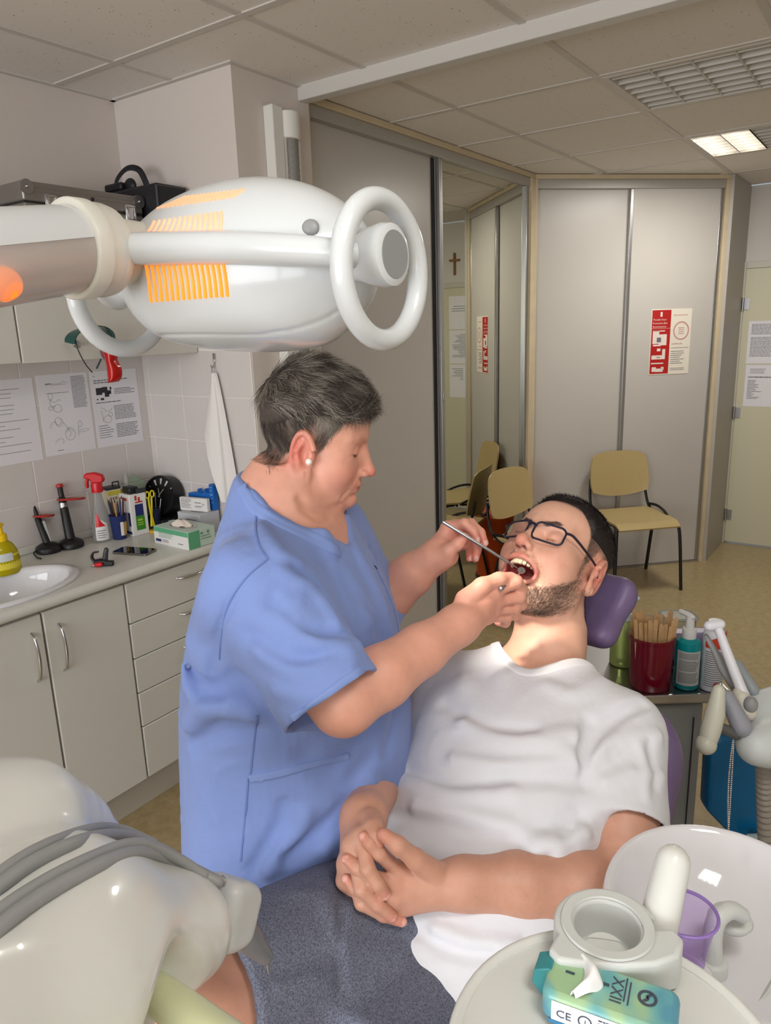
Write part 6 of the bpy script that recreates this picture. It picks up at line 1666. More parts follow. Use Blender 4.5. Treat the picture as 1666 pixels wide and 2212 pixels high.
# teeth and tongue
def teeth():
    m = mat('enamel', rgb(232, 216, 186), .25, sss=.1)
    for k in range(10):
        th = math.radians(-77+17.1*k); a, b = .0255, .0265; w = (.0068, .0064, .0072, .0066, .0080)[min(k, 9-k)]
        c = np.array([a*math.sin(th), .0700+b*math.cos(th), -.0665]); x = nrm((math.cos(th)*a, -math.sin(th)*b, 0)); n = np.cross(x, Z3)*-1
        h = .0115 if k in (4, 5) else (.0105 if k in (3, 6) else .0098)
        pts = [(-w*.42, h*.5), (w*.42, h*.5), (w*.5, 0), (w*.46, -h*.38), (w*.28, -h*.5), (-w*.28, -h*.5), (-w*.46, -h*.38), (-w*.5, 0)]
        q = MB(); q.prism(pts, c-np.array(np.cross(x, Z3))*.0028, x, Z3, np.cross(x, Z3)*.0056)
        q.v = [p2w(v) for v in q.v]
        q.put('tooth', m, pat, bevel=.0012, seg=3)
    q = MB(); q.ball((0, .060, -.0985), (.0195, .030, .0075)); q.v = [p2w(v) for v in q.v]
    q.put('tongue', mat('tongue_pink', rgb(178, 72, 74), .3, sss=.2), pat, smooth=80)
teeth()
# spectacles
def glasses():
    t = thing('spectacles', 'dark navy rectangular spectacles on the patient\'s face', 'glasses', p2w((0, .1, 0)))
    m = mat('navy_acetate', rgb(28, 28, 48), .25)
    for s in (-1, 1):
        out = rrect(.053, .034, .010, 6); P = [p2w((s*.0335+p[0], .1085-abs(s*.0335+p[0])**2*5.0, -.007+p[1]*(1+.05*s*0)-.0*p[1])) for p in out]
        MB().tube(P, .0019, 8, closed=True).put('rim', m, t, smooth=60)
        L_ = MB(); c = np.mean(P, 0); L_.add([c]+P, [(0, i+1, (i+1) % len(P)+1) for i in range(len(P))]); n = PH_F*.0012; L_.add([c-n]+[p-n for p in P], [(0, (i+1) % len(P)+1, i+1) for i in range(len(P))])
        L_.put('lens', mat('lens_glass', (1, 1, 1, 1), .0, trans=1.0, ior=1.12), t)
        T_ = catmull([p2w((s*.0605, .0905, .004)), p2w((s*.0700, .083, .004)), p2w((s*.0765, .050, .002)), p2w((s*.0800, .010, .0)), p2w((s*.0800, -.010, -.004)), p2w((s*.0785, -.026, -.022))], 6)
        MB().tube(T_, [.0040, .0034, .0026, .0022], 8, flat=.5, hint=PH_U).put('temple_arm', m, t, smooth=60)
    MB().tube(catmull([p2w((-.0085, .1075, .002)), p2w((0, .1100, .0045)), p2w((.0085, .1075, .002))], 5), .0024, 8).put('bridge', m, t, smooth=60)
glasses()

# T-shirt
P_FOLDS = [([(1005, 1560), (1110, 1600), (1235, 1590)], .016, .006), ([(960, 1520), (1050, 1570), (1150, 1580)], .012, -.005), ([(1265, 1640), (1300, 1570), (1390, 1520)], .010, -.008), ([(1255, 1660), (1215, 1620), (1150, 1600)], .012, .006), ([(1270, 1640), (1330, 1600), (1420, 1590)], .012, .006),
    ([(1275, 1560), (1260, 1620), (1262, 1690)], .009, -.008), ([(860, 1690), (960, 1720), (1100, 1710)], .014, .005), ([(880, 1660), (980, 1690), (1080, 1680)], .010, -.005), ([(850, 1770), (980, 1790), (1130, 1850)], .016, -.006), ([(900, 1745), (1040, 1770), (1200, 1830)], .014, .006),
    ([(1080, 1820), (1160, 1790), (1250, 1760)], .014, -.005), ([(1100, 1860), (1180, 1830), (1260, 1800)], .012, .006), ([(1130, 1890), (1190, 1840), (1230, 1790)], .008, -.005), ([(1060, 1690), (1150, 1680), (1240, 1690)], .012, -.004), ([(1180, 1480), (1240, 1500), (1300, 1470)], .014, .004), ([(1000, 1470), (1080, 1450), (1120, 1420)], .02, .004),
    ([(1310, 1690), (1370, 1670), (1430, 1680)], .010, .004), ([(1400, 1600), (1412, 1650), (1416, 1700)], .007, -.0035), ([(1380, 1610), (1393, 1660), (1396, 1720)], .007, .004), ([(905, 1850), (960, 1880), (1060, 1895)], .012, -.004), ([(900, 2010), (980, 2050), (1060, 2060)], .010, -.005), ([(940, 2010), (1020, 2040), (1110, 2045)], .010, .005), ([(980, 1640), (1100, 1655), (1210, 1645)], .010, .004)]
P_SLV = nrm(P_EL_L-P_SH_L)
def p_shirt0(P):
    d = p_torso(P, .004)
    t = (P-HC.astype(F32)) @ PT.astype(F32); s = (P-HC.astype(F32)) @ PS.astype(F32)
    d = smax(d, -.062-.22*np.abs(s)-t, .006)
    for sh, e, ln in ((P_SH_L, P_EL_L, .158), (P_SH_R, P_EL_R, .13)):
        o, tt, i = d_sleeve(P, sh, e, .064, .070, ln)
        d = smin(d, smax(smax(o, tt, .004), -i, .004), .03)
    # round neck hole: a cylinder about the neck, leaning forward
    q = P-NR_C.astype(F32); t_ = q @ NR_T.astype(F32); r = q-t_[:, None]*NR_T.astype(F32); rho = np.sqrt((r*r).sum(1))
    return smax(d, -np.maximum(rho-.080, -.13-t_), .010)
NR_T = nrm(PT*math.cos(.10)+PF*math.sin(.10)); NR_C = P_NB+PF*.012
def build_shirt():
    fl = [(catmull(q_, 3), n_[1], n_[2]*1.7) for q_, n_ in zip(march_all(p_shirt0, [n_[0] for n_ in P_FOLDS]), P_FOLDS)]
    def f(P):
        d = p_shirt0(P)
        for p, w, a in fl: d = fold(P, d, p, w, a)
        return crumple(P, d, .075, .0010)
    B = np.array([P_SH_L, P_SH_R, P_NB, HC, HC-PT*.2, P_EL_L, P_EL_R, HC+PF*.15, HC-PF*.12, HC+PS*.2, HC-PS*.2]); V, Q = net(f, B.min(0)-.09, B.max(0)+.09, .0042)
    V = relax(V, Q, 1, .35)
    o = put('t_shirt', soft_mesh('t_shirt', [(V, Q)], [np.tile(lc(220, 221, 227), (len(V), 1))]), tint_mat('shirt_jersey', .9, bump=(70, .25, .003), spec=.2, weave=(1800, .02)), pat); o['label'] = 'plain white T-shirt'
    # ribbed collar round the neck hole
    ring = []; X_ = nrm(PS-NR_T*np.dot(PS, NR_T)); Y_ = np.cross(NR_T, X_)
    for k in range(72):
        a = 2*math.pi*k/72; c = NR_C+(X_*math.cos(a)+Y_*math.sin(a))*.0815
        h = np.linspace(.10, -.13, 240); hit = np.where(f((c+NR_T*h[:, None]).astype(F32)) < 0)[0]
        ring.append(c+NR_T*(h[hit[0]] if len(hit) else -.02))
    ring = np.array(ring); ring = (ring+np.roll(ring, 1, 0)+np.roll(ring, -1, 0))/3; ring = (ring+np.roll(ring, 1, 0)+np.roll(ring, -1, 0))/3
    c0_ = ring.mean(0); ring = ring+(ring-c0_)/np.linalg.norm(ring-c0_, axis=1, keepdims=True)*.008
    surf_strip(f, ring, .021, .0016, 'collar', mat('shirt_rib', rgb(226, 227, 232), .9, spec=.2), o, closed=True)
build_shirt()
# shorts
def build_shorts():
    def f0(P):
        d = s_loft(P, HC, PS, PF, PT, [(-.16, 0, -.015, .185, .085, .11), (-.05, 0, -.01, .190, .105, .115), (.08, 0, -.01, .188, .115, .105)])
        for h, k in zip(P_HP, P_KN):
            ax = nrm(k-h); L_ = np.linalg.norm(k-h); b = h+ax*L_*.86
            o = s_cap(P, h, b, .112, .100); t = (P-b.astype(F32)) @ ax.astype(F32); i = np.maximum(s_cap(P, b-ax*.05, b+ax*.05, .084, .084), -t-.02)
            d = smin(d, smax(smax(o, t, .004), -i, .004), .03)
        return d
    st = [([(735, 1880), (740, 1960), (735, 2040), (736, 2130)], .007, -.008), ([(700, 1950), (720, 1990), (735, 2040)], .010, .005), ([(760, 1950), (745, 2010), (742, 2060)], .010, .005), ([(560, 2120), (640, 2080), (720, 2060)], .010, -.004), ([(800, 2010), (860, 2020), (930, 2060)], .012, -.004), ([(640, 1930), (700, 1930), (730, 1950)], .012, .004), ([(540, 2170), (600, 2130), (690, 2110)], .007, .004)]
    fl = [(catmull(q_, 3), n_[1], n_[2]) for q_, n_ in zip(march_all(f0, [n_[0] for n_ in st]), st)]
    def f(P):
        d = f0(P)
        for p, w, a in fl: d = fold(P, d, p, w, a)
        return crumple(P, d, .10, .0012)
    B = np.array(P_HP+P_KN+[HC+PT*.08]); V, Q = net(f, B.min(0)-.14, B.max(0)+.14, .005)
    V = relax(V, Q, 1, .35)
    m = tint_mat('shorts_melange', .9, bump=(240, .4, .002), spec=.15, weave=(520, .36))
    o = put('shorts', soft_mesh('shorts', [(V, Q)], [np.tile(lc(104, 108, 124), (len(V), 1))]), m, pat); o['label'] = 'grey melange shorts'
build_shorts()
# ---------------------------------------------------------------- equipment
M_eq = mat('white_enamel', rgb(212, 213, 208), .22, coat=.2)
M_eqs = mat('satin_white', rgb(200, 203, 200), .38)
M_grey = mat('grey_plastic', rgb(140, 141, 142), .4)
M_lgrey = mat('light_grey_plastic', rgb(190, 192, 192), .35)
M_lamp = mat('lamp_enamel', rgb(204, 208, 210), .2, coat=.2)
def soft(name, fn, lo, hi, h, m, parent, rl=1):
    V, Q = net(fn, lo, hi, h); V = relax(V, Q, rl, .4)
    return put(name, soft_mesh(name, [(V, Q)]), m, parent)

# ---- dental chair
def dental_chair():
    t = thing('dental_chair', 'dental chair with purple covered backrest and headrest under the patient', 'dental chair', (.95, .46, 0))
    m = mat('purple_vinyl', rgb(112, 94, 132), .42, noise=(30, .05), bump=(60, .2, .002))
    bc = HC-PF*.135+PT*.235
    R = axes(PS, PF, PT)
    def fb(P):
        q = (P-bc.astype(F32)) @ R.astype(F32)
        w = .240+0*q[:, 0]
        x = np.abs(q[:, 0])-w+.11; y = np.abs(q[:, 1]+.25*np.clip(np.abs(q[:, 0])-.10, 0, 1)**2-.10*np.clip(np.abs(q[:, 0])-.12, 0, 1))-.015; z = np.abs(q[:, 2])-.34+.11
        k = np.sqrt(np.maximum(x, 0)**2+np.maximum(z, 0)**2)+np.minimum(np.maximum(x, z), 0)-.11
        return np.sqrt(np.maximum(k+.03, 0)**2+np.maximum(y, 0)**2)+np.minimum(np.maximum(k+.03, y), 0)-.03
    soft('backrest', fb, bc-.48, bc+.48, .009, m, t)
    # headrest pad wrapped in a loose cover
    hc = at(1282, 1322, 1.435); hf = nrm(PH_F*.9+PH_U*.1); hr = axes(PH_L, hf, np.cross(PH_L, hf)*(1 if np.dot(np.cross(PH_L, hf), PH_U) > 0 else -1))
    def fh(P):
        q = (P-hc.astype(F32)) @ hr.astype(F32); b = np.array([.070, .028, .078], F32)-.026
        e = np.abs(q)-b; e[:, 1] = np.abs(q[:, 1]-.9*q[:, 0]**2-2.0*q[:, 2]**2)-b[1]
        return np.sqrt((np.maximum(e, 0)**2).sum(1))+np.minimum(e.max(1), 0)-.026+.0025*np.sin(q[:, 2]*70+q[:, 0]*25)
    soft('headrest', fh, hc-.17, hc+.17, .004, m, t)
    nb = HC+PT*(PLEN+.02)-PF*.10
    MB().rtube([nb-PT*.08, nb+PT*.04, hc-hf*.03], .014).put('headrest_stem', M_steel, t, smooth=60)
    sc = HC-PT*.10-PF*.11
    def fs(P):
        d = None
        for h, k in zip(P_HP, P_KN):
            e = s_cap(P, h+[0, 0, -.145], k+[-.0, 0, -.150], .05, .045); d = e if d is None else smin(d, e, .10)
        e = s_cap(P, (P_HP[0]+P_HP[1])/2+[.10, 0, -.15], (P_KN[0]+P_KN[1])/2+[0, 0, -.15], .055, .05)
        return smin(d, e, .12)
    lo = np.min(P_HP+P_KN, 0)-.25; hi = np.max(P_HP+P_KN, 0)+.15; soft('seat', fs, lo, hi, .009, m, t)
    MB().box((.72, .47, .50), (.40, .30, .14)).put('seat_frame', M_eqs, t, bevel=.03, seg=3)
    MB().span((.62, .37, .06), (.88, .57, .45)).put('lift_column', M_eqs, t, bevel=.04, seg=3)
    MB().prism(rrect(.90, .56, .12), (.72, .47, .0005), (1, 0, 0), (0, 1, 0), (0, 0, .06)).put('foot_plate', M_lgrey, t, bevel=.012)
dental_chair()

# ---- operating lamp
def lamp():
    Lc = at(262, 640, .865); Rc = at(826, 585, .66); ax = nrm(Rc-Lc); up = nrm(CU-ax*np.dot(CU, ax)); dp = np.cross(ax, up)   # dp points away from the camera
    if np.dot(dp, CF) < 0: dp = -dp
    C0 = at(512, 588, .785)
    t = thing('operating_lamp', 'white dental operating lamp with ring handles and glowing orange vents', 'lamp', C0)
    R = axes(ax, up, dp)
    loc = lambda P: (P-C0.astype(F32)) @ R.astype(F32)
    def fb(P):
        q = loc(P); x = q[:, 0]
        d = s_ell(q, (-.006, .0, 0), (.158, .088, .085))
        d = smin(d, s_ell(q, (.046, -.006, .0), (.128, .082, .080)), .03)
        d = smax(d, -(q[:, 1]+.082+.10*np.maximum(x-.07, 0)), .02)
        return d
    seam = march(fb, [(x, y) for x, y in zip(np.linspace(296, 765, 26), np.interp(np.linspace(296, 765, 26), [296, 330, 560, 640, 700, 765], [706, 724, 724, 712, 692, 652]))])
    def fb2(P):
        d = fb(P); return fold(P, d, seam, .0022, -.0022)
    soft('housing', fb2, C0-.19, C0+.19, .0026, M_lamp, t)
    ln = nrm(-up*.30+dp*.95); lt_ = np.cross(ax, ln); fc = C0+ln*.0855
    MB().prism(rrect(.13, .075, .03), fc-ln*.012, ax, lt_, ln*.011).put('light_window', mat('lamp_glass', rgb(240, 240, 235), .2, emit=((1, .93, .82, 1), 4.0)), t, bevel=.002)
    # vents: curved glowing slats on the back of the reflector
    og = mat('vent_glow', rgb(240, 140, 40), .4, emit=((1.0, .27, .025, 1), .85)); og2 = mat('vent_glow_dim', rgb(240, 180, 150), .4, emit=((1.0, .36, .12, 1), .50)); dkm = mat('vent_slot', rgb(120, 66, 30), .5, emit=((1.0, .28, .04, 1), .18))
    def band(n, top, bot, m, r):
        # top and bot: pixel pairs (start, end) of the band's edges
        S_ = []
        for k in range(n):
            u = k/(n-1); a = np.array(top[0])*(1-u)+np.array(top[1])*u; b = np.array(bot[0])*(1-u)+np.array(bot[1])*u
            mid = (a+b)/2+np.array([4, 0]); S_.append([tuple(a*(1-s)**2+2*mid*s*(1-s)+b*s*s) for s in np.linspace(0, 1, 7)])
        for P in march_all(fb, S_):
            MB().tube(P, r, 6, flat=.8).put('vent_slat', m, t, smooth=60)
    band(15, ((312, 548), (478, 548)), ((328, 652), (492, 640)), og, .0024)
    band(14, ((334, 478), (478, 458)), ((312, 512), (474, 512)), og2, .0022)
    band(16, ((402, 424), (530, 408)), ((340, 450), (500, 428)), og2, .0014)
    MB().ball(march(fb, [(671, 492)])[0], (.008, .008, .0035), axes(*frame(-CF)), 16, 8).put('button', M_grey, t, smooth=60)
    # ring handles with hubs
    for c, s, hub in ((Rc, 1, True), (Lc, -1, True)):
        r = .0605
        P = [c+(up*math.sin(a)+dp*math.cos(a))*r for a in np.linspace(0, 2*math.pi, 48, endpoint=False)]
        MB().tube(P, .0098, 16, closed=True, hint=ax).put('ring_handle', M_lamp, t, smooth=80)
        hb = c+up*.012-dp*.004
        x, y, z = frame(ax*s); h = MB(); h.lathe([(.017, -.045), (.021, -.02), (.026, -.006), (.028, .006), (.0265, .013), (.022, .015)], hb, axes(x, y, z), 32); h.put('hub', M_lamp, t, smooth=50)
        MB().lathe([(0, .0155), (.0205, .0155), (.0215, .0135)], hb, axes(x, y, z), 32, cap=False).put('hub_cap', M_grey, t, smooth=40)
    # yoke: tube from the neck along the near side to the right hub
    yk = catmull([at(250, 537, .735), at(330, 537, .715), at(480, 535, .675), at(620, 539, .645), at(722, 546, .635)], 6)
    MB().rtube(yk, [.0150, .0155, .0150, .0135, .0120], 18).put('yoke', M_lamp, t, smooth=80)
    j = at(722, 546, .635); MB().rtube([j, Rc+up*.012-dp*.004-ax*.01], .0115, 16).put('yoke_end', M_lamp, t, smooth=60)
    yk2 = catmull([at(250, 560, .80), at(235, 600, .86), Lc+up*.012], 6); MB().rtube(yk2, .0115, 14).put('yoke_end', M_lamp, t, smooth=60)
    # neck, collar and arm
    n0, n1 = at(345, 545, .80), at(236, 545, .742); MB().rtube([n0, n1], [.028, .034], 28).put('neck', mat('warm_white', rgb(200, 198, 188), .3), t, smooth=60)
    c0, c1 = at(236, 543, .742), at(150, 538, .705); d_ = nrm(c1-c0); x, y, z = frame(d_); l = np.linalg.norm(c1-c0)
    MB().lathe([(.036, 0), (.0425, .004), (.0445, .012), (.0445, l*.62), (.047, l*.66), (.047, l*.98), (.0455, l*1.02), (.040, l*1.05)], c0, axes(x, y, z), 44).put('collar', MATS['warm_white'], t, smooth=40)
    for k in (.30, .64): MB().lathe([(.0446, l*k), (.0448, l*k+.001), (.0446, l*k+.002)], c0, axes(x, y, z), 44, cap=False).put('collar_groove', M_lgrey, t)
    a0, a1 = at(150, 540, .703), at(-120, 570, .585)
    x, y, z = frame(a1-a0, CU); xx = nrm(CU-z*np.dot(CU, z)); yy = np.cross(z, xx)
    def half_tube(th0, th1, r0, r1, m, name, lift=0):
        mb = MB(); mb.grid(lambda u, v: (a0*(1-v)+a1*v)+(xx*math.cos(math.radians(th0+(th1-th0)*u))+yy*math.sin(math.radians(th0+(th1-th0)*u)))*(r0*(1-v)+r1*v), 24, 8, .003); return mb.put(name, m, t, smooth=60)
    half_tube(-80, 80, .0405, .0405, M_lamp, 'arm_cover')
    half_tube(80, 280, .0400, .0400, mat('clear_arm_cover', rgb(235, 228, 224), .12, trans=.7, ior=1.2), 'arm_lower_cover')
    MB().rtube([a0, a1], .022, 16).put('arm_core', mat('arm_core', rgb(214, 205, 200), .3), t, smooth=60)
    g = at(4, 612, .615); MB().ball(g, (.016, .014, .014)).put('indicator', mat('amber_indicator', rgb(255, 130, 20), .4, emit=((1, .24, .01, 1), 1.0)), t, smooth=60)
    # beam onto the open mouth
    sp = bpy.data.lights.new('lamp_beam', 'SPOT'); sp.energy = 42; sp.color = (1.0, .90, .78); sp.spot_size = math.radians(17); sp.spot_blend = .5; sp.shadow_soft_size = .045
    so = bpy.data.objects.new('lamp_beam', sp); COL.objects.link(so); src = fc+ln*.012; tg = at(1110, 1330, 1.24)
    so.location = src; so.rotation_euler = (Vector(tg)-Vector(src)).to_track_quat('-Z', 'Y').to_euler()
lamp()

# ---- instrument console in the near left corner
def console():
    t = thing('instrument_console', 'large white instrument console with grey hoses in the lower left corner', 'console', at(150, 2000, .60))
    def pt(x, y, d): return at(x, y, d)
    # main shell: soft union of fat rounded bars laid along the console
    A = [pt(-220, 1790, .62), pt(40, 1792, .70), pt(140, 1792, .76), pt(232, 1798, .80)]
    Bb = [pt(-260, 2180, .46), pt(60, 2010, .56), pt(300, 1940, .66), pt(400, 1960, .70)]
    def fn(P):
        d = s_chain(P, A, [.062, .056, .036, .013], .04)
        e = s_chain(P, [pt(-260, 2300, .46), pt(120, 2140, .58), pt(395, 2020, .70)], [.090, .078, .046], .05)
        e = smin(e, s_chain(P, [pt(-260, 2120, .52), pt(120, 2000, .62), pt(360, 1955, .73)], [.075, .062, .036], .05), .04)
        d = smin(d, e, .035)
        # hand hole near the handle
        d = smax(d, -s_ell(P, pt(362, 2185, .60), (.046, .046, .042)), .03)
        return d
    soft('shell', fn, pt(150, 2000, .6)-.42, pt(150, 2000, .6)+.42, .0045, M_eq, t, 2)
    B2 = march(fn, [(0, 0)]) if False else None
    # hoses lying over the top, following the shell
    for k, (path, r) in enumerate((([(-60, 1930), (60, 1845), (180, 1795), (255, 1790), (330, 1820)], .0050), ([(-60, 1960), (60, 1870), (180, 1815), (270, 1805), (352, 1838), (410, 1875)], .0060), ([(-60, 2010), (60, 1925), (180, 1860), (290, 1822), (375, 1850), (440, 1890)], .0052), ([(-60, 2050), (60, 1955), (180, 1885), (290, 1842), (380, 1862), (470, 1905)], .0062))):
        pix = catmull([np.array([a, b, 0.]) for a, b in path], 6)[:, :2]
        P = march(fn, [tuple(p) for p in pix], .25); dep = (P-CPOS) @ CF; dep = np.where(dep > 1.0, np.nan, dep)
        ok = ~np.isnan(dep); dep = np.interp(np.arange(len(dep)), np.arange(len(dep))[ok], dep[ok]); dep = np.convolve(np.pad(dep, 4, 'edge'), np.ones(9)/9, 'valid')
        Q_ = np.array([at(p[0], p[1], q-r*.8) for p, q in zip(pix, dep)])
        MB().rtube(Q_, r, 12).put('hose', mat('hose_grey', rgb(146, 147, 147), .45), t, smooth=70)
    # instrument rest block and the handpiece in it
    b0, b1 = pt(452, 1972, .735), pt(520, 1966, .775)
    def fr(P):
        ex = nrm(b1-b0); ey = nrm(CU-ex*np.dot(CU, ex)); ez = np.cross(ex, ey); q = (P-((b0+b1)/2).astype(F32)) @ axes(ex, ey, ez).astype(F32)
        e = np.abs(q)-np.array([.026, .034, .030], F32)+.014; e[:, 1] += .25*np.maximum(q[:, 0], 0)
        return np.sqrt((np.maximum(e, 0)**2).sum(1))+np.minimum(e.max(1), 0)-.014
    soft('instrument_rest', fr, b0-.10, b1+.10, .003, M_lgrey, t)
    MB().rtube(catmull([pt(505, 1985, .755), pt(540, 2030, .765), pt(573, 2066, .775)], 5), [.016, .0145, .0085], 16).put('handpiece', mat('handpiece_grey', rgb(110, 112, 116), .35), t, smooth=60)
    MB().cyl(pt(577, 2078, .777), pt(580, 2102, .780), .0012, .0008, 8).put('burr', M_chrome, t)
    MB().tube([pt(478, 1893, .735), pt(484, 1898, .735), pt(486, 1908, .737)], .0018, 8).put('metal_clip', M_chrome, t, smooth=60)
    # pale green grab handle
    MB().rtube(catmull([pt(318, 2132, .640), pt(400, 2190, .600), pt(500, 2262, .560), pt(600, 2330, .53)], 6), [.016, .0165, .0165, .016], 22).put('grab_handle', mat('cream_green_handle', rgb(208, 212, 170), .25), t, smooth=70)
    x, y, z = frame(pt(400, 2190, .600)-pt(318, 2132, .640)); MB().lathe([(.024, -.004), (.026, .0), (.024, .006)], pt(316, 2130, .641), axes(x, y, z), 28).put('handle_socket', mat('dark_socket', rgb(52, 52, 58), .5), t, smooth=50)
    # pillar and arm carrying it, out of the picture
    MB().rtube([pt(-200, 2100, .55), pt(-200, 2100, .55)+np.array([-.05, .22, -.10])], .035, 20).put('support_arm', M_eqs, t, smooth=60)
console()

# ---- spittoon unit in the near right corner
CRH = nrm((CR[0], CR[1], 0)); CFH = np.cross(Z3, CRH)      # level right and away directions
def spittoon():
    t = thing('spittoon_unit', 'white spittoon unit with bowl, spout and cup filler in the lower right corner', 'spittoon', (.78, .0, 0))
    c = at(1592, 2005, 0.8145)
    prof = [(.02, -.062), (.30, -.062), (.58, -.052), (.78, -.030), (.90, -.004), (.955, .010), (1.0, .015), (1.04, .010), (1.055, -.004), (1.03, -.022), (.90, -.055), (.65, -.090), (.35, -.100), (.02, -.10)]
    MB().lathe(prof_pts([(a, b/.17) for a, b in prof], 3), c, axes(CRH, CFH, Z3*.153), 64, sx=.134, sy=.156).put('bowl', M_cer, t, smooth=70)
    pz = at(1060, 2072, 0.7200)[2]; pc = onz(1330, 2300, pz); rad = np.linalg.norm(onz(1060, 2072, pz)-pc)
    MB().lathe(prof_pts([(.0, .0), (rad-.022, .0), (rad-.010, .002), (rad-.004, .005), (rad, .003), (rad+.001, -.004), (rad-.006, -.012), (rad-.05, -.020), (.0, -.022)], 3), pc, np.eye(3), 72, cap=False).put('round_shelf', M_eq, t, smooth=60)
    # filler block with a round recess
    hz = pz+.040; hc = onz(1312, 1997, hz)
    out = [(.049*math.cos(a)*1.02, .049*math.sin(a)) for a in np.linspace(math.radians(8), math.radians(190), 24)]+[(-.054, -.014), (-.062, -.026), (-.056, -.038), (-.03, -.044), (.0, -.047), (.030, -.046), (.054, -.038), (.066, -.020), (.060, -.006), (.045, -.007), (.037, -.001), (.040, .006)]
    n = len(out); rr = .031; N_ = 48
    inn = [(rr*math.cos(2*math.pi*k/N_), rr*math.sin(2*math.pi*k/N_)) for k in range(N_)]
    bm = bmesh.new(); P3 = lambda p, z: Vector(hc+CRH*p[0]+CFH*p[1]+Z3*z)
    vo = [bm.verts.new(P3(p, 0)) for p in out]; vi = [bm.verts.new(P3(p, 0)) for p in inn]
    eo = [bm.edges.new((vo[i], vo[(i+1) % n])) for i in range(n)]; ei = [bm.edges.new((vi[i], vi[(i+1) % N_])) for i in range(N_)]
    bmesh.ops.triangle_fill(bm, edges=eo+ei, use_beauty=True)
    vb = [bm.verts.new(P3(p, -.036)) for p in out]; vj = [bm.verts.new(P3((p[0]*.88, p[1]*.88), -.040)) for p in inn]
    for i in range(n): bm.faces.new((vo[i], vb[i], vb[(i+1) % n], vo[(i+1) % n]))
    for i in range(N_): bm.faces.new((vi[i], vi[(i+1) % N_], vj[(i+1) % N_], vj[i]))
    bm.faces.new(vj); bmesh.ops.recalc_face_normals(bm, faces=bm.faces)
    me = bpy.data.meshes.new('filler_block'); bm.to_mesh(me); bm.free()
    o = put('filler_block', me, M_eqs, t); bv = o.modifiers.new('bevel', 'BEVEL'); bv.width = .007; bv.segments = 4; bv.limit_method = 'ANGLE'; bv.angle_limit = math.radians(50); me.shade_smooth(); me.set_sharp_from_angle(angle=math.radians(60))
    MB().lathe([(.0328, .0004), (.0338, .0022), (.0425, .0026), (.0437, .0008)], hc, axes(CRH, CFH, Z3), 56, cap=False).put('recess_ring', M_eqs, t, smooth=40)
    # upright handle tube
    MB().rtube(catmull([at(1398, 2165, 0.7200), at(1408, 2080, 0.7200), at(1430, 1970, 0.7308), at(1454, 1862, 0.7452)], 6), [.0171, .0176, .0184, .0170], 24).put('upright_tube', M_eq, t, smooth=80)
    # rinse spout with its cap, cup stand
    sb = at(1540, 2076, 0.7875)
    MB().rtube(catmull([sb, at(1540, 2020, 0.7875), at(1552, 1982, 0.7902), at(1580, 1966, 0.7992), at(1603, 1976, 0.8082)], 6), [.0103, .0099, .0097, .0094, .0086], 16).put('rinse_spout', M_eqs, t, smooth=70)
    MB().lathe([(.016, -.012), (.0155, .0), (.012, .003)], sb, np.eye(3), 24).put('spout_base', M_eqs, t, smooth=50)
    MB().lathe([(.0, .0), (.021, .0), (.0235, .004), (.021, .009), (.010, .012), (.0, .0125)], at(1578, 1992, 0.8325), np.eye(3), 32, cap=False).put('drain_cap', M_eqs, t, smooth=60)
    cb = at(1468, 2096, 0.7668)
    MB().lathe([(.038, -.024), (.036, -.006), (.030, -.001), (.0, -.0008)], cb, np.eye(3), 36, cap=False).put('cup_stand', M_cer, t, smooth=50)
    # body below
    MB().span((.58, -.24, .0), (.96, .02, .82)).put('cabinet_body', M_eqs, t, bevel=.03, seg=3)
    MB().cyl((.74, -.06, .80), c-Z3*.092, .055, .055, 28).put('bowl_neck', M_eqs, t, smooth=50)
    MB().rtube([pc-Z3*.012, np.array([.64, -.02, .80])], .03, 20).put('shelf_stem', M_eqs, t, smooth=60)
    MB().rtube([hc-Z3*.07, np.array([.70, -.02, .80])], .025, 20).put('block_stem', M_eqs, t, smooth=60)
    # purple drinking cup
    k = thing('purple_cup', 'translucent purple plastic cup under the filler', 'cup', cb)
    m = mat('purple_plastic', rgb(232, 216, 250), .08, trans=.9, ior=1.03)
    h = .072
    MB().lathe([(.0, .0015), (.0210, .0005), (.0223, .004), (.0263, h*.60), (.0268, h*.62), (.0311, h-.002), (.0329, h), (.0329, h+.002), (.0302, h+.001), (.0256, h*.6), (.0213, .004), (.0, .003)], cb, np.eye(3), 48, cap=False).put('cup_wall', m, k, smooth=40)
    MB().tube([cb+np.array([.0324*math.cos(a), .0324*math.sin(a), h]) for a in np.linspace(0, 2*math.pi, 40, endpoint=False)], .0018, 8, closed=True).put('cup_rim', mat('purple_rim', rgb(186, 154, 228), .2, trans=.5), k, smooth=60)
    return pz
PZ = spittoon()
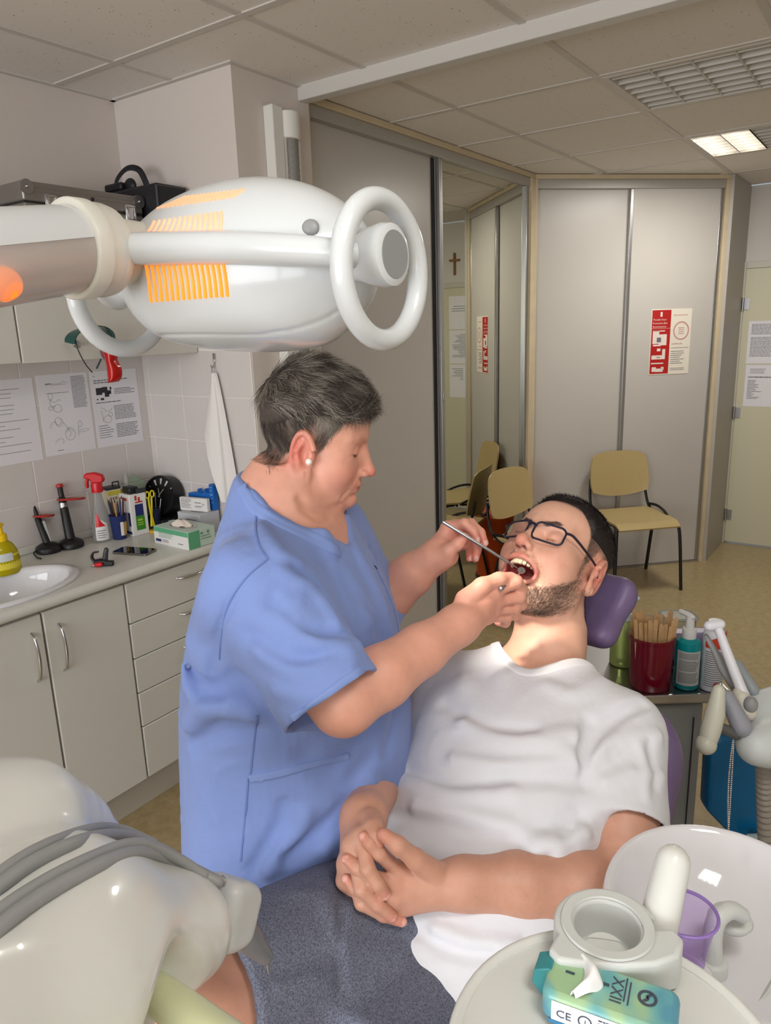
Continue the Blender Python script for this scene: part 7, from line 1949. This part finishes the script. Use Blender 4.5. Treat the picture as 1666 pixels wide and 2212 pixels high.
# tissue pack lying on the round shelf
def tissue_pack():
    Th = .030; zt = PZ+.004+Th; p01 = onz(1196, 2048, zt); p00 = onz(1178, 2142, zt); p11 = onz(1452, 2132, zt)
    ex = nrm(p11-p01); ey = np.cross(Z3, ex); n_ = Z3; W = float(np.dot(p01-p00, ey)); W = max(W, .05); L = float(np.linalg.norm(p11-p01))+.008
    o = p01-ey*W
    t = thing('tissue_pack', 'turquoise and green pocket tissue pack with a tissue pulled out', 'tissue pack', o-n_*Th)
    m = bpy.data.materials.new('pack_film'); m.use_nodes = True; N = m.node_tree.nodes; K = m.node_tree.links; b = N['Principled BSDF']
    tc = N.new('ShaderNodeTexCoord'); n1 = N.new('ShaderNodeTexNoise'); n1.inputs['Scale'].default_value = 24; n1.inputs['Detail'].default_value = 1.5; r = N.new('ShaderNodeValToRGB')
    e = r.color_ramp.elements; e[0].position = .36; e[0].color = rgb(92, 152, 172); e[1].position = .50; e[1].color = rgb(124, 180, 172); x_ = e.new(.60); x_.color = rgb(160, 192, 150); x_ = e.new(.43); x_.color = rgb(106, 168, 172)
    K.new(tc.outputs['Object'], n1.inputs['Vector']); K.new(n1.outputs['Fac'], r.inputs['Fac']); K.new(r.outputs['Color'], b.inputs['Base Color']); b.inputs['Roughness'].default_value = .25
    MB().prism(rrect(L, W, .010, 5), o+ex*L/2+ey*W/2-n_*Th, ex, ey, n_*Th).put('film', m, t, bevel=.006, seg=3)
    # gathered end flap
    MB().prism([(0, 0), (-.012, -.006), (-.014, -.020), (-.004, -.032), (.004, -.034), (.004, 0)], o+ey*W*.5, ex, n_, ey*W*.45).put('end_flap', mat('flap_teal', rgb(58, 136, 140), .3), t, bevel=.001)
    wh = mat('pack_white', rgb(226, 230, 236), .4); gk = mat('pack_grey', rgb(70, 74, 92), .5); db = mat('pack_blue', rgb(60, 132, 178), .4)
    so_ = o-n_*Th-ey*.0003
    MB().prism([(.010, .005), (.088, .005), (.083, .025), (.010, .025)], so_, ex, n_, -ey*.0004).put('white_label', wh, t)
    MB().prism([(.007, .001), (.092, .001), (.092, .0045), (.007, .0045)], so_, ex, n_, -ey*.0004).put('blue_edge', db, t)
    text_mesh('label_mark', 'CE', so_+ex*.014-ey*.0004+n_*.010, ex, n_, .0112, gk, t)
    strokes(so_+ex*.039-ey*.0000+n_*.0145, ex, n_, [loop(0, 0, .0054, .0058, 14)], .0012, gk, t, 'round_mark')
    text_mesh('label_mark', '1', so_+ex*.0375-ey*.0004+n_*.0116, ex, n_, .007, gk, t)
    q = MB(); print_lines(q, so_-ey*.0004, ex, n_, para(.050, .008, .082, .022, 4, rd, .35, .3), .0004); q.put('small_print', gk, t)
    to = o+n_*.0003
    text_mesh('logo_lettering', 'XXII', to+ex*.056+ey*W*.82, -ey, ex, .0145, gk, t)
    q = MB(); print_lines(q, to, ex, ey, [(.067, W*.35, .0683, W*.86), (.0705, W*.30, .0718, W*.8)], .0005); q.put('small_print', gk, t)
    strokes(to+ex*.086+ey*W*.58, ex, ey, [loop(0, 0, .0070, .0070, 14), [(-.003, -.004), (.001, 0), (-.001, .001), (.003, .005)]], .0024, gk, t, 'round_emblem')
    q = MB(); print_lines(q, to, ex, ey, [(.016, W*.55, .024, W*.60), (.044, W*.55, .054, W*.61)], .0005); q.put('opening_slot', mat('slot_dark', rgb(60, 78, 86), .5), t)
    def fn(u, v):
        a = u*2-1; return to+ex*(.026+.010*(1-a*a)+.016*(v-.2)*(1-.75*abs(a)))+ey*(W*.52+W*.42*a)+n_*(.0008+.013*math.sin(math.pi*v)*(1-.6*a*a)+.0015*math.sin(7*a)*v)
    MB().grid(fn, 26, 10, .0008).put('tissue', mat('tissue_white', rgb(238, 238, 238), .9), t, smooth=70)
tissue_pack()
# ---------------------------------------------------------------- waiting chairs and bin
M_tan = mat('tan_plastic', rgb(182, 160, 112), .38, noise=(120, .03))
def waiting_chair():
    t = thing('waiting_chair', 'tan plastic visitor chair with black legs, facing out from the corner closet', 'chair', (0, 0, 0), 'tan visitor chairs')
    def seat(u, v):
        a = u*2-1; b = v; w = .205+.012*math.sin(math.pi*b)
        return (a*w, -.185+.40*b, .452-.012*math.cos(a*1.4)*math.sin(math.pi*min(1, b*1.05))-.030*max(0, b-.86)**1.3*12+.010*(1-b))
    def put_(mb, n, m, sm=60): return mb.put(n, m, t, smooth=sm)
    put_(MB().grid(seat, 17, 17, .012), 'seat', M_tan)
    def back(u, v):
        a = u*2-1; w = (.215-.018*abs(2*v-1)**3)*(1-.06*v); z = .575+.255*v-.035*(1-v)*(1-a*a)-.020*abs(a)**6*v+.010*v*(1-a*a)
        return (a*w, -.205-.045*v-.03*(1-a*a)+.01, z)
    put_(MB().grid(back, 19, 13, .010), 'backrest', M_tan)
    for s in (-1, 1):
        put_(MB().tube(catmull([(s*.195, .10, .432), (s*.205, .165, .425), (s*.215, .195, .36), (s*.230, .225, .0005)], 6), .012, 10, flat=.7), 'leg', M_black)
        put_(MB().tube(catmull([(s*.195, .05, .432), (s*.205, -.07, .425), (s*.215, -.13, .36), (s*.230, -.215, .0005)], 6), .012, 10, flat=.7), 'leg', M_black)
        put_(MB().tube(catmull([(s*.200, .06, .436), (s*.205, -.10, .440), (s*.205, -.185, .475), (s*.200, -.225, .56), (s*.190, -.245, .66)], 6), .010, 10, flat=.7), 'back_support', M_black)
        put_(MB().rtube(catmull([(s*.206, -.19, .478), (s*.216, -.10, .486), (s*.218, -.01, .470), (s*.214, .05, .445)], 6), .009, 10), 'side_rail', M_black)
    put_(MB().tube([(-.2, .08, .43), (.2, .08, .43)], .010, 10), 'cross_bar', M_black)
    return t
def place(t, x, y, az): t.location = (x, y, 0); t.rotation_euler = (0, 0, az-math.pi/2)
ch1 = waiting_chair(); ch2 = copy_tree(ch1)
def fix_children(t):
    for o in COL.objects:
        if o.parent == t: o.matrix_parent_inverse = Matrix.Identity(4)
fix_children(ch1); fix_children(ch2)
place(ch1, 4.700, 1.372, math.radians(225)); place(ch2, 3.955, 1.700, math.radians(-101))
ch2['label'] = 'tan plastic visitor chair with black legs, its back against the mirror door'
bn = thing('waste_bin', 'orange plastic bin with a black foot beside the chair at the mirror', 'bin', (4.36, 1.83, 0))
m = mat('orange_plastic', rgb(196, 74, 24), .35)
MB().lathe([(.118, .02), (.122, .024), (.130, .43), (.134, .436), (.134, .452), (.128, .458)], (4.36, 1.83, 0), np.eye(3), 40).put('bin_body', m, bn, smooth=40)
MB().lathe([(.130, .458), (.128, .472), (.10, .480), (.0, .482)], (4.36, 1.83, 0), np.eye(3), 40, cap=False).put('lid', m, bn, smooth=40)
MB().lathe([(.128, .0005), (.130, .004), (.128, .024), (.118, .026)], (4.36, 1.83, 0), np.eye(3), 40).put('foot_ring', M_black, bn, smooth=40)

# ---------------------------------------------------------------- side cart with bottles
TZ = at(1480, 1497, 1.68)[2]
def tp(px, py, z=0): return onz(px, py, TZ+z)
T0 = tp(1480, 1499)
def ct(u, v, z=0): return T0+CRH*u+CFH*v+Z3*z
def cart():
    t = thing('side_cart', 'grey cart with a steel tray top behind the patient\'s shoulder', 'cart', ct(0, .2)*[1, 1, 0])
    R = axes(CRH, CFH, Z3)
    g = mat('cart_grey', rgb(128, 130, 130), .45)
    MB().box(ct(-.11, .20, -.015)*[1, 1, 0]+[0, 0, (TZ-.03+.04)/2], (.32, .38, TZ-.03-.04), R).put('body', g, t, bevel=.006)
    MB().box(ct(.028, .008, 0)*[1, 1, 0]+[0, 0, (TZ-.05)/2+.02], (.002, .004, TZ-.12), R).put('panel_gap', M_dark, t)
    MB().box(ct(-.10, .20, -.014), (.40, .42, .012), R).put('tray_floor', M_steel, t, bevel=.003)
    for u0, u1, v0, v1 in ((-.30, .10, -.012, -.004), (-.30, .10, .404, .412), (-.304, -.296, -.01, .41), (.096, .104, -.01, .41)):
        MB().box(ct((u0+u1)/2, (v0+v1)/2, -.006), (u1-u0, v1-v0, .02), R).put('tray_edge', M_steel, t, bevel=.002)
    for u in (-.22, .0):
        for v in (.06, .34): MB().cyl(ct(u, v)*[1, 1, 0]+[0, 0, .0005], ct(u, v)*[1, 1, 0]+[0, 0, .05], .022, n=18).put('foot', M_black, t, smooth=50)
cart()
ZI = -.0075
def stand(px, py): return tp(px, py, ZI)
def cart_items():
    # maroon pot with wooden spatulas
    c = stand(1403, 1478); r = .050; t = thing('maroon_pot', 'dark red plastic pot holding wooden spatulas', 'pot', c)
    m = mat('maroon_plastic', rgb(112, 10, 34), .2)
    MB().lathe([(.0, .003), (r*.90, .0005), (r*.92, .003), (r, .118), (r*1.05, .120), (r*1.05, .128), (r*.97, .127), (r*.88, .006), (.0, .006)], c, np.eye(3), 40, cap=False).put('pot_wall', m, t, smooth=40)
    w = mat('birch', rgb(196, 158, 112), .6, noise=(60, .12)); rd_ = random.Random(9)
    side = ['outermost left', 'left', 'left', 'middle', 'middle', 'middle', 'right', 'right', 'outermost right']
    for k in range(26):
        a = -1.0+2.0*(k % 13)/12; row = k//13; b = c+CRH*(a*.034)+CFH*(-.022+.032*row+.006*rd_.uniform(-1, 1))+Z3*.012; e = c+CRH*(a*.048+.003*rd_.uniform(-1, 1))+CFH*(-.020+.030*row+.004*rd_.uniform(-1, 1))+Z3*(.166+.012*rd_.uniform(-1, 1)+.010*row)
        z = nrm(e-b); x = nrm(CRH-z*np.dot(CRH, z)); ang = rd_.uniform(-.6, .6); y = np.cross(z, x); x, y = x*math.cos(ang)+y*math.sin(ang), y*math.cos(ang)-x*math.sin(ang); l = np.linalg.norm(e-b)
        out = [(-.0042, 0), (.0042, 0), (.0042, l-.004), (.0028, l-.001), (0, l), (-.0028, l-.001), (-.0042, l-.004)]
        q = MB(); q.prism(out, b-y*.0008, x, z, y*.0016); o = q.put('wooden_spatula', w); tag(o, 'flat wooden spatula standing in the dark red pot', 'spatula', 'wooden spatulas in the dark red pot')
    # teal pump bottle
    c = stand(1481, 1482); t = thing('pump_bottle', 'teal disinfectant bottle with a white pump and printed label', 'bottle', c)
    m = mat('teal_plastic', rgb(0, 134, 142), .25)
    MB().lathe([(.025, .0005), (.0275, .003), (.028, .008), (.028, .106), (.026, .116), (.018, .122), (.0145, .124)], c, np.eye(3), 36).put('bottle_body', m, t, smooth=40)
    wh = mat('white_plastic', rgb(214, 215, 214), .4)
    MB().lathe([(.0155, .123), (.0155, .142), (.0145, .146), (.010, .147), (.0095, .164), (.0085, .172), (.0085, .176)], c, np.eye(3), 28).put('pump_collar', wh, t, smooth=40)
    d = nrm(CRH*-.35+CFH*.9); MB().rtube([c+Z3*.175-d*.006, c+Z3*.176+d*.030], .0058, 14).put('pump_nozzle', wh, t, smooth=60)
    tg = nrm(-CFH); 
    def lab(u, v, a0, a1, z0, z1, rr): a = math.radians(a0+(a1-a0)*u); d_ = -CFH*math.cos(a)+CRH*math.sin(a); return c+d_*rr+Z3*(z0+(z1-z0)*v)
    MB().grid(lambda u, v: lab(u, v, -72, 48, .014, .098, .0285), 18, 3, .0004).put('label', mat('label_grey', rgb(186, 190, 188), .5), t, smooth=60)
    for k in range(20):
        if k in (4, 12): continue
        MB().grid(lambda u, v: lab(u, v, -62, 34-(k*37 % 17), .092-.0037*k, .0935-.0037*k, .0290), 10, 2).put('label_line', M_ink, t)
    # white aerosol can
    c = stand(1535, 1486); t = thing('spray_can', 'white aerosol can with a red swoosh beside the teal bottle', 'can', c)
    MB().lathe([(.022, .0005), (.0245, .002), (.0245, .136), (.022, .143), (.017, .146), (.017, .164), (.015, .168)], c, np.eye(3), 36).put('can_body', mat('can_white', rgb(208, 212, 220), .3), t, smooth=40)
    MB().grid(lambda u, v: lab(u, v, -70, 60, .108+.022*u*v*1.4, .122+.030*u, .0249), 16, 4, .0003).put('red_swoosh', mat('swoosh_red', rgb(206, 62, 40), .4), t, smooth=60)
    for k in range(17):
        MB().grid(lambda u, v: lab(u, v, -66, 50-(k*29 % 13), .098-.0052*k, .1000-.0052*k, .0249), 10, 2).put('label_line', M_ink, t)
    # green soap pump bottle behind the headrest
    c = stand(1352, 1440)+CFH*.02; t = thing('soap_dispenser', 'pale green soap bottle with a white pump half hidden behind the headrest', 'bottle', c)
    MB().lathe([(.030, .0005), (.034, .003), (.034, .085), (.028, .105), (.014, .114), (.013, .120)], c, np.eye(3), 32).put('bottle_body', mat('green_soap', rgb(168, 186, 110), .2, trans=.4, ior=1.3), t, smooth=50)
    wb = mat('pump_pale', rgb(196, 214, 226), .35)
    MB().lathe([(.0145, .118), (.0145, .134), (.008, .136), (.008, .168), (.012, .170), (.012, .176)], c, np.eye(3), 24).put('pump', wb, t, smooth=40)
    MB().rtube([c+Z3*.173, c+Z3*.172+CRH*.028], .0055, 12).put('pump_nozzle', wb, t, smooth=60)
    # clear cup and food box
    cl = mat('clear_cup_plastic', rgb(222, 222, 218), .15, trans=.75, ior=1.12)
    c = stand(1402, 1392); t = thing('clear_cup', 'small clear plastic cup behind the wooden spatulas', 'cup', c)
    MB().lathe([(.0, .002), (.018, .0005), (.0235, .070), (.0250, .071), (.0250, .073), (.0225, .072), (.017, .004), (.0, .004)], c, np.eye(3), 36, cap=False).put('cup_wall', cl, t, smooth=40)
    c = stand(1463, 1374); t = thing('food_box', 'clear plastic box with a lid at the back of the cart', 'box', c)
    MB().prism(rrect(.080, .060, .010), c+Z3*.0005, CRH, CFH, Z3*.055).put('box_wall', cl, t, bevel=.002)
    MB().prism(rrect(.092, .070, .012), c+Z3*.056, CRH, CFH, Z3*.005).put('lid', mat('lid_milky', rgb(206, 206, 200), .25, trans=.35, ior=1.2), t, bevel=.002)
    MB().tube([c+CRH*p[0]+CFH*p[1]+Z3*.0625 for p in rrect(.086, .064, .012)], .0018, 8, closed=True).put('lid_rim', cl, t, smooth=60)
    # purple pack behind the teal bottle
    c = stand(1468, 1440); t = thing('purple_pack', 'purple and lilac wrapped pack behind the teal bottle', 'pack', c)
    MB().box(c+CRH*.03+Z3*.048, (.13, .05, .095), axes(CRH, CFH, Z3)).put('wrapping', mat('lilac_wrap', rgb(150, 140, 178), .35, noise=(26, .25)), t, bevel=.012, seg=3)
    MB().box(c+CRH*.03+Z3*.022, (.131, .051, .036), axes(CRH, CFH, Z3)).put('dark_band', mat('indigo_band', rgb(52, 40, 92), .35), t, bevel=.012, seg=3)
    # steel instrument tray standing at the back
    c = stand(1520, 1400); t = thing('kidney_dish', 'small steel dish with a shiny rim behind the pump bottle', 'dish', c)
    MB().lathe([(.0, .001), (.034, .0005), (.042, .030), (.046, .032), (.046, .034), (.041, .033), (.033, .003), (.0, .003)], c, axes(CRH, CFH, Z3), 40, cap=False, sx=1.2, sy=.7).put('dish_wall', M_chrome, t, smooth=40)
cart_items()

# ---------------------------------------------------------------- assistant's suction unit at the right edge
def suction_unit():
    c = at(1680, 1560, 1.42); t = thing('suction_unit', 'white suction holder with tubes at the right edge of the picture', 'suction unit', (c[0]+.03, c[1]-.12, 0))
    a = at(1625, 1600, 1.40); 
    n = nrm(-CF*.55+CU*.80-CR*.20); e1 = nrm(CR*.93+CU*.30-n*np.dot(CR*.93+CU*.30, n)); e2 = np.cross(n, e1); bc_ = at(1745, 1545, 1.43); RB = axes(e1, e2, n)
    def f(P):
        q = (P-bc_.astype(F32)) @ RB.astype(F32); e = np.abs(q)-np.array([.135, .075, .034], F32)+.028
        d = np.sqrt((np.maximum(e, 0)**2).sum(1))+np.minimum(e.max(1), 0)-.028
        d = smin(d, s_chain(P, [at(1634, 1612, 1.385), at(1760, 1590, 1.40), at(1900, 1560, 1.42)], [.036, .044, .046], .03), .02)
        return d
    soft('holder_body', f, bc_-.26, bc_+.26, .005, mat('holder_white', rgb(206, 212, 212), .35), t, 2)
    ws = mat('white_tip', rgb(222, 222, 228), .35)
    MB().rtube(catmull([at(1618, 1528, 1.40), at(1602, 1490, 1.41), at(1575, 1420, 1.44), at(1553, 1360, 1.46)], 5), [.0125, .0105, .0095, .0085], 16).put('suction_tip', ws, t, smooth=70)
    MB().rtube([at(1532, 1352, 1.46), at(1556, 1348, 1.462)], .0100, 16).put('suction_mouth', ws, t, smooth=60)
    MB().rtube(catmull([at(1614, 1535, 1.40), at(1604, 1510, 1.405), at(1598, 1500, 1.41)], 4), [.019, .0165, .014], 18).put('tip_socket', mat('socket_cream', rgb(204, 200, 186), .4), t, smooth=60)
    MB().rtube(catmull([at(1600, 1500, 1.43), at(1565, 1445, 1.46), at(1548, 1412, 1.475), at(1526, 1374, 1.485)], 5), [.012, .0125, .0085, .005], 14, flat=.7).put('air_syringe', M_grey, t, smooth=70)
    MB().rtube([at(1625, 1490, 1.46), at(1592, 1438, 1.49)], [.0135, .0125], 16).put('grey_socket', mat('socket_grey', rgb(150, 158, 162), .4), t, smooth=60)
    MB().rtube(catmull([at(1602, 1570, 1.38), at(1585, 1535, 1.385), at(1570, 1505, 1.39)], 4), [.019, .016, .0135], 18).put('hand_socket', mat('socket_blue_grey', rgb(152, 154, 164), .4), t, smooth=60)
    MB().rtube([at(1567, 1500, 1.39), at(1556, 1478, 1.395)], [.0045, .0035], 10).put('steel_tip', M_chrome, t, smooth=60)
    MB().rtube([at(1548, 1482, 1.392), at(1556, 1488, 1.392)], .006, 10).put('red_button', mat('red_button', rgb(150, 24, 34), .4), t, smooth=60)
    MB().ball(at(1622, 1522, 1.385), (.013, .013, .016)).put('pivot', M_grey, t, smooth=60)
    # grab bar: cream cylinder with rounded end, on a grey bracket
    MB().rtube(catmull([at(1553, 1492, 1.345), at(1545, 1540, 1.34), at(1535, 1580, 1.335), at(1528, 1608, 1.332)], 5), [.0115, .0175, .0178, .0150], 22).put('grab_bar', mat('bar_cream', rgb(196, 196, 182), .3), t, smooth=80)
    MB().ball(at(1526, 1608, 1.331), .0185).put('bar_end', MATS['bar_cream'], t, smooth=70)
    MB().rtube([at(1548, 1568, 1.36), at(1604, 1592, 1.40)], .0125, 12, flat=.8).put('bracket', mat('bracket_grey', rgb(96, 96, 94), .45), t, smooth=60)
    # corrugated hose running down
    P = catmull([at(1650, 1620, 1.43), at(1652, 1700, 1.45), at(1655, 1800, 1.50), at(1662, 1920, 1.58), at(1690, 2050, 1.70)], 40)
    r = .0150+.0018*np.sin(np.arange(len(P))*1.25); MB().tube(P, r, 18).put('corrugated_hose', mat('hose_taupe', rgb(146, 138, 128), .5), t, smooth=30)
    MB().rtube([at(1800, 1560, 1.43), at(1800, 1560, 1.43)*[1, 1, 0]+[0, 0, .03]], .03, 20).put('support_post', M_eqs, t, smooth=60)
    MB().lathe([(.12, .0005), (.12, .02), (.03, .03)], at(1800, 1560, 1.43)*[1, 1, 0], np.eye(3), 32).put('post_foot', M_lgrey, t, smooth=40)
    # bead chain
    k = thing('bead_chain', 'thin steel bead chain hanging from the grey bracket', 'chain', at(1588, 1575, 1.385)); q = MB()
    for s in (0, 1):
        for i in range(50):
            u = i/49; p = at(1587+(-6 if s else 0)*math.sin(math.pi*u)-13*u, 1577+222*u, 1.385+.03*u); q.ball(p, .0021, n=6, m=4)
    o = q.put('beads', M_chrome, k, smooth=80); o['kind'] = 'stuff'
    # blue bag behind
    b0 = at(1600, 1700, 1.80); x = CRH; z = Z3
    tb = thing('blue_bag', 'large blue plastic bag hanging below the suction holder', 'bag', b0*[1, 1, 0])
    O = at(1527, 1750, 1.80); pts = []
    for (px, py) in ((1527, 1752), (1535, 1612), (1556, 1592), (1600, 1588), (1690, 1600), (1690, 1850), (1640, 1838), (1608, 1836)):
        r_ = ray(px, py); tt = np.dot(O-CPOS, CFH)/np.dot(r_, CFH); p = CPOS+r_*tt; pts.append((np.dot(p-O, x), p[2]-O[2]))
    MB().prism(pts, O, x, z, CFH*.05).put('bag_sheet', mat('blue_polythene', rgb(0, 104, 158), .35, noise=(9, .10)), tb, bevel=.012, seg=3)
    lp = at(1635, 1815, 1.79); MB().box(lp, (.05, .004, .035), axes(x, CFH, z)).put('bag_label', mat('bag_white', rgb(170, 190, 202), .5), tb)
suction_unit()
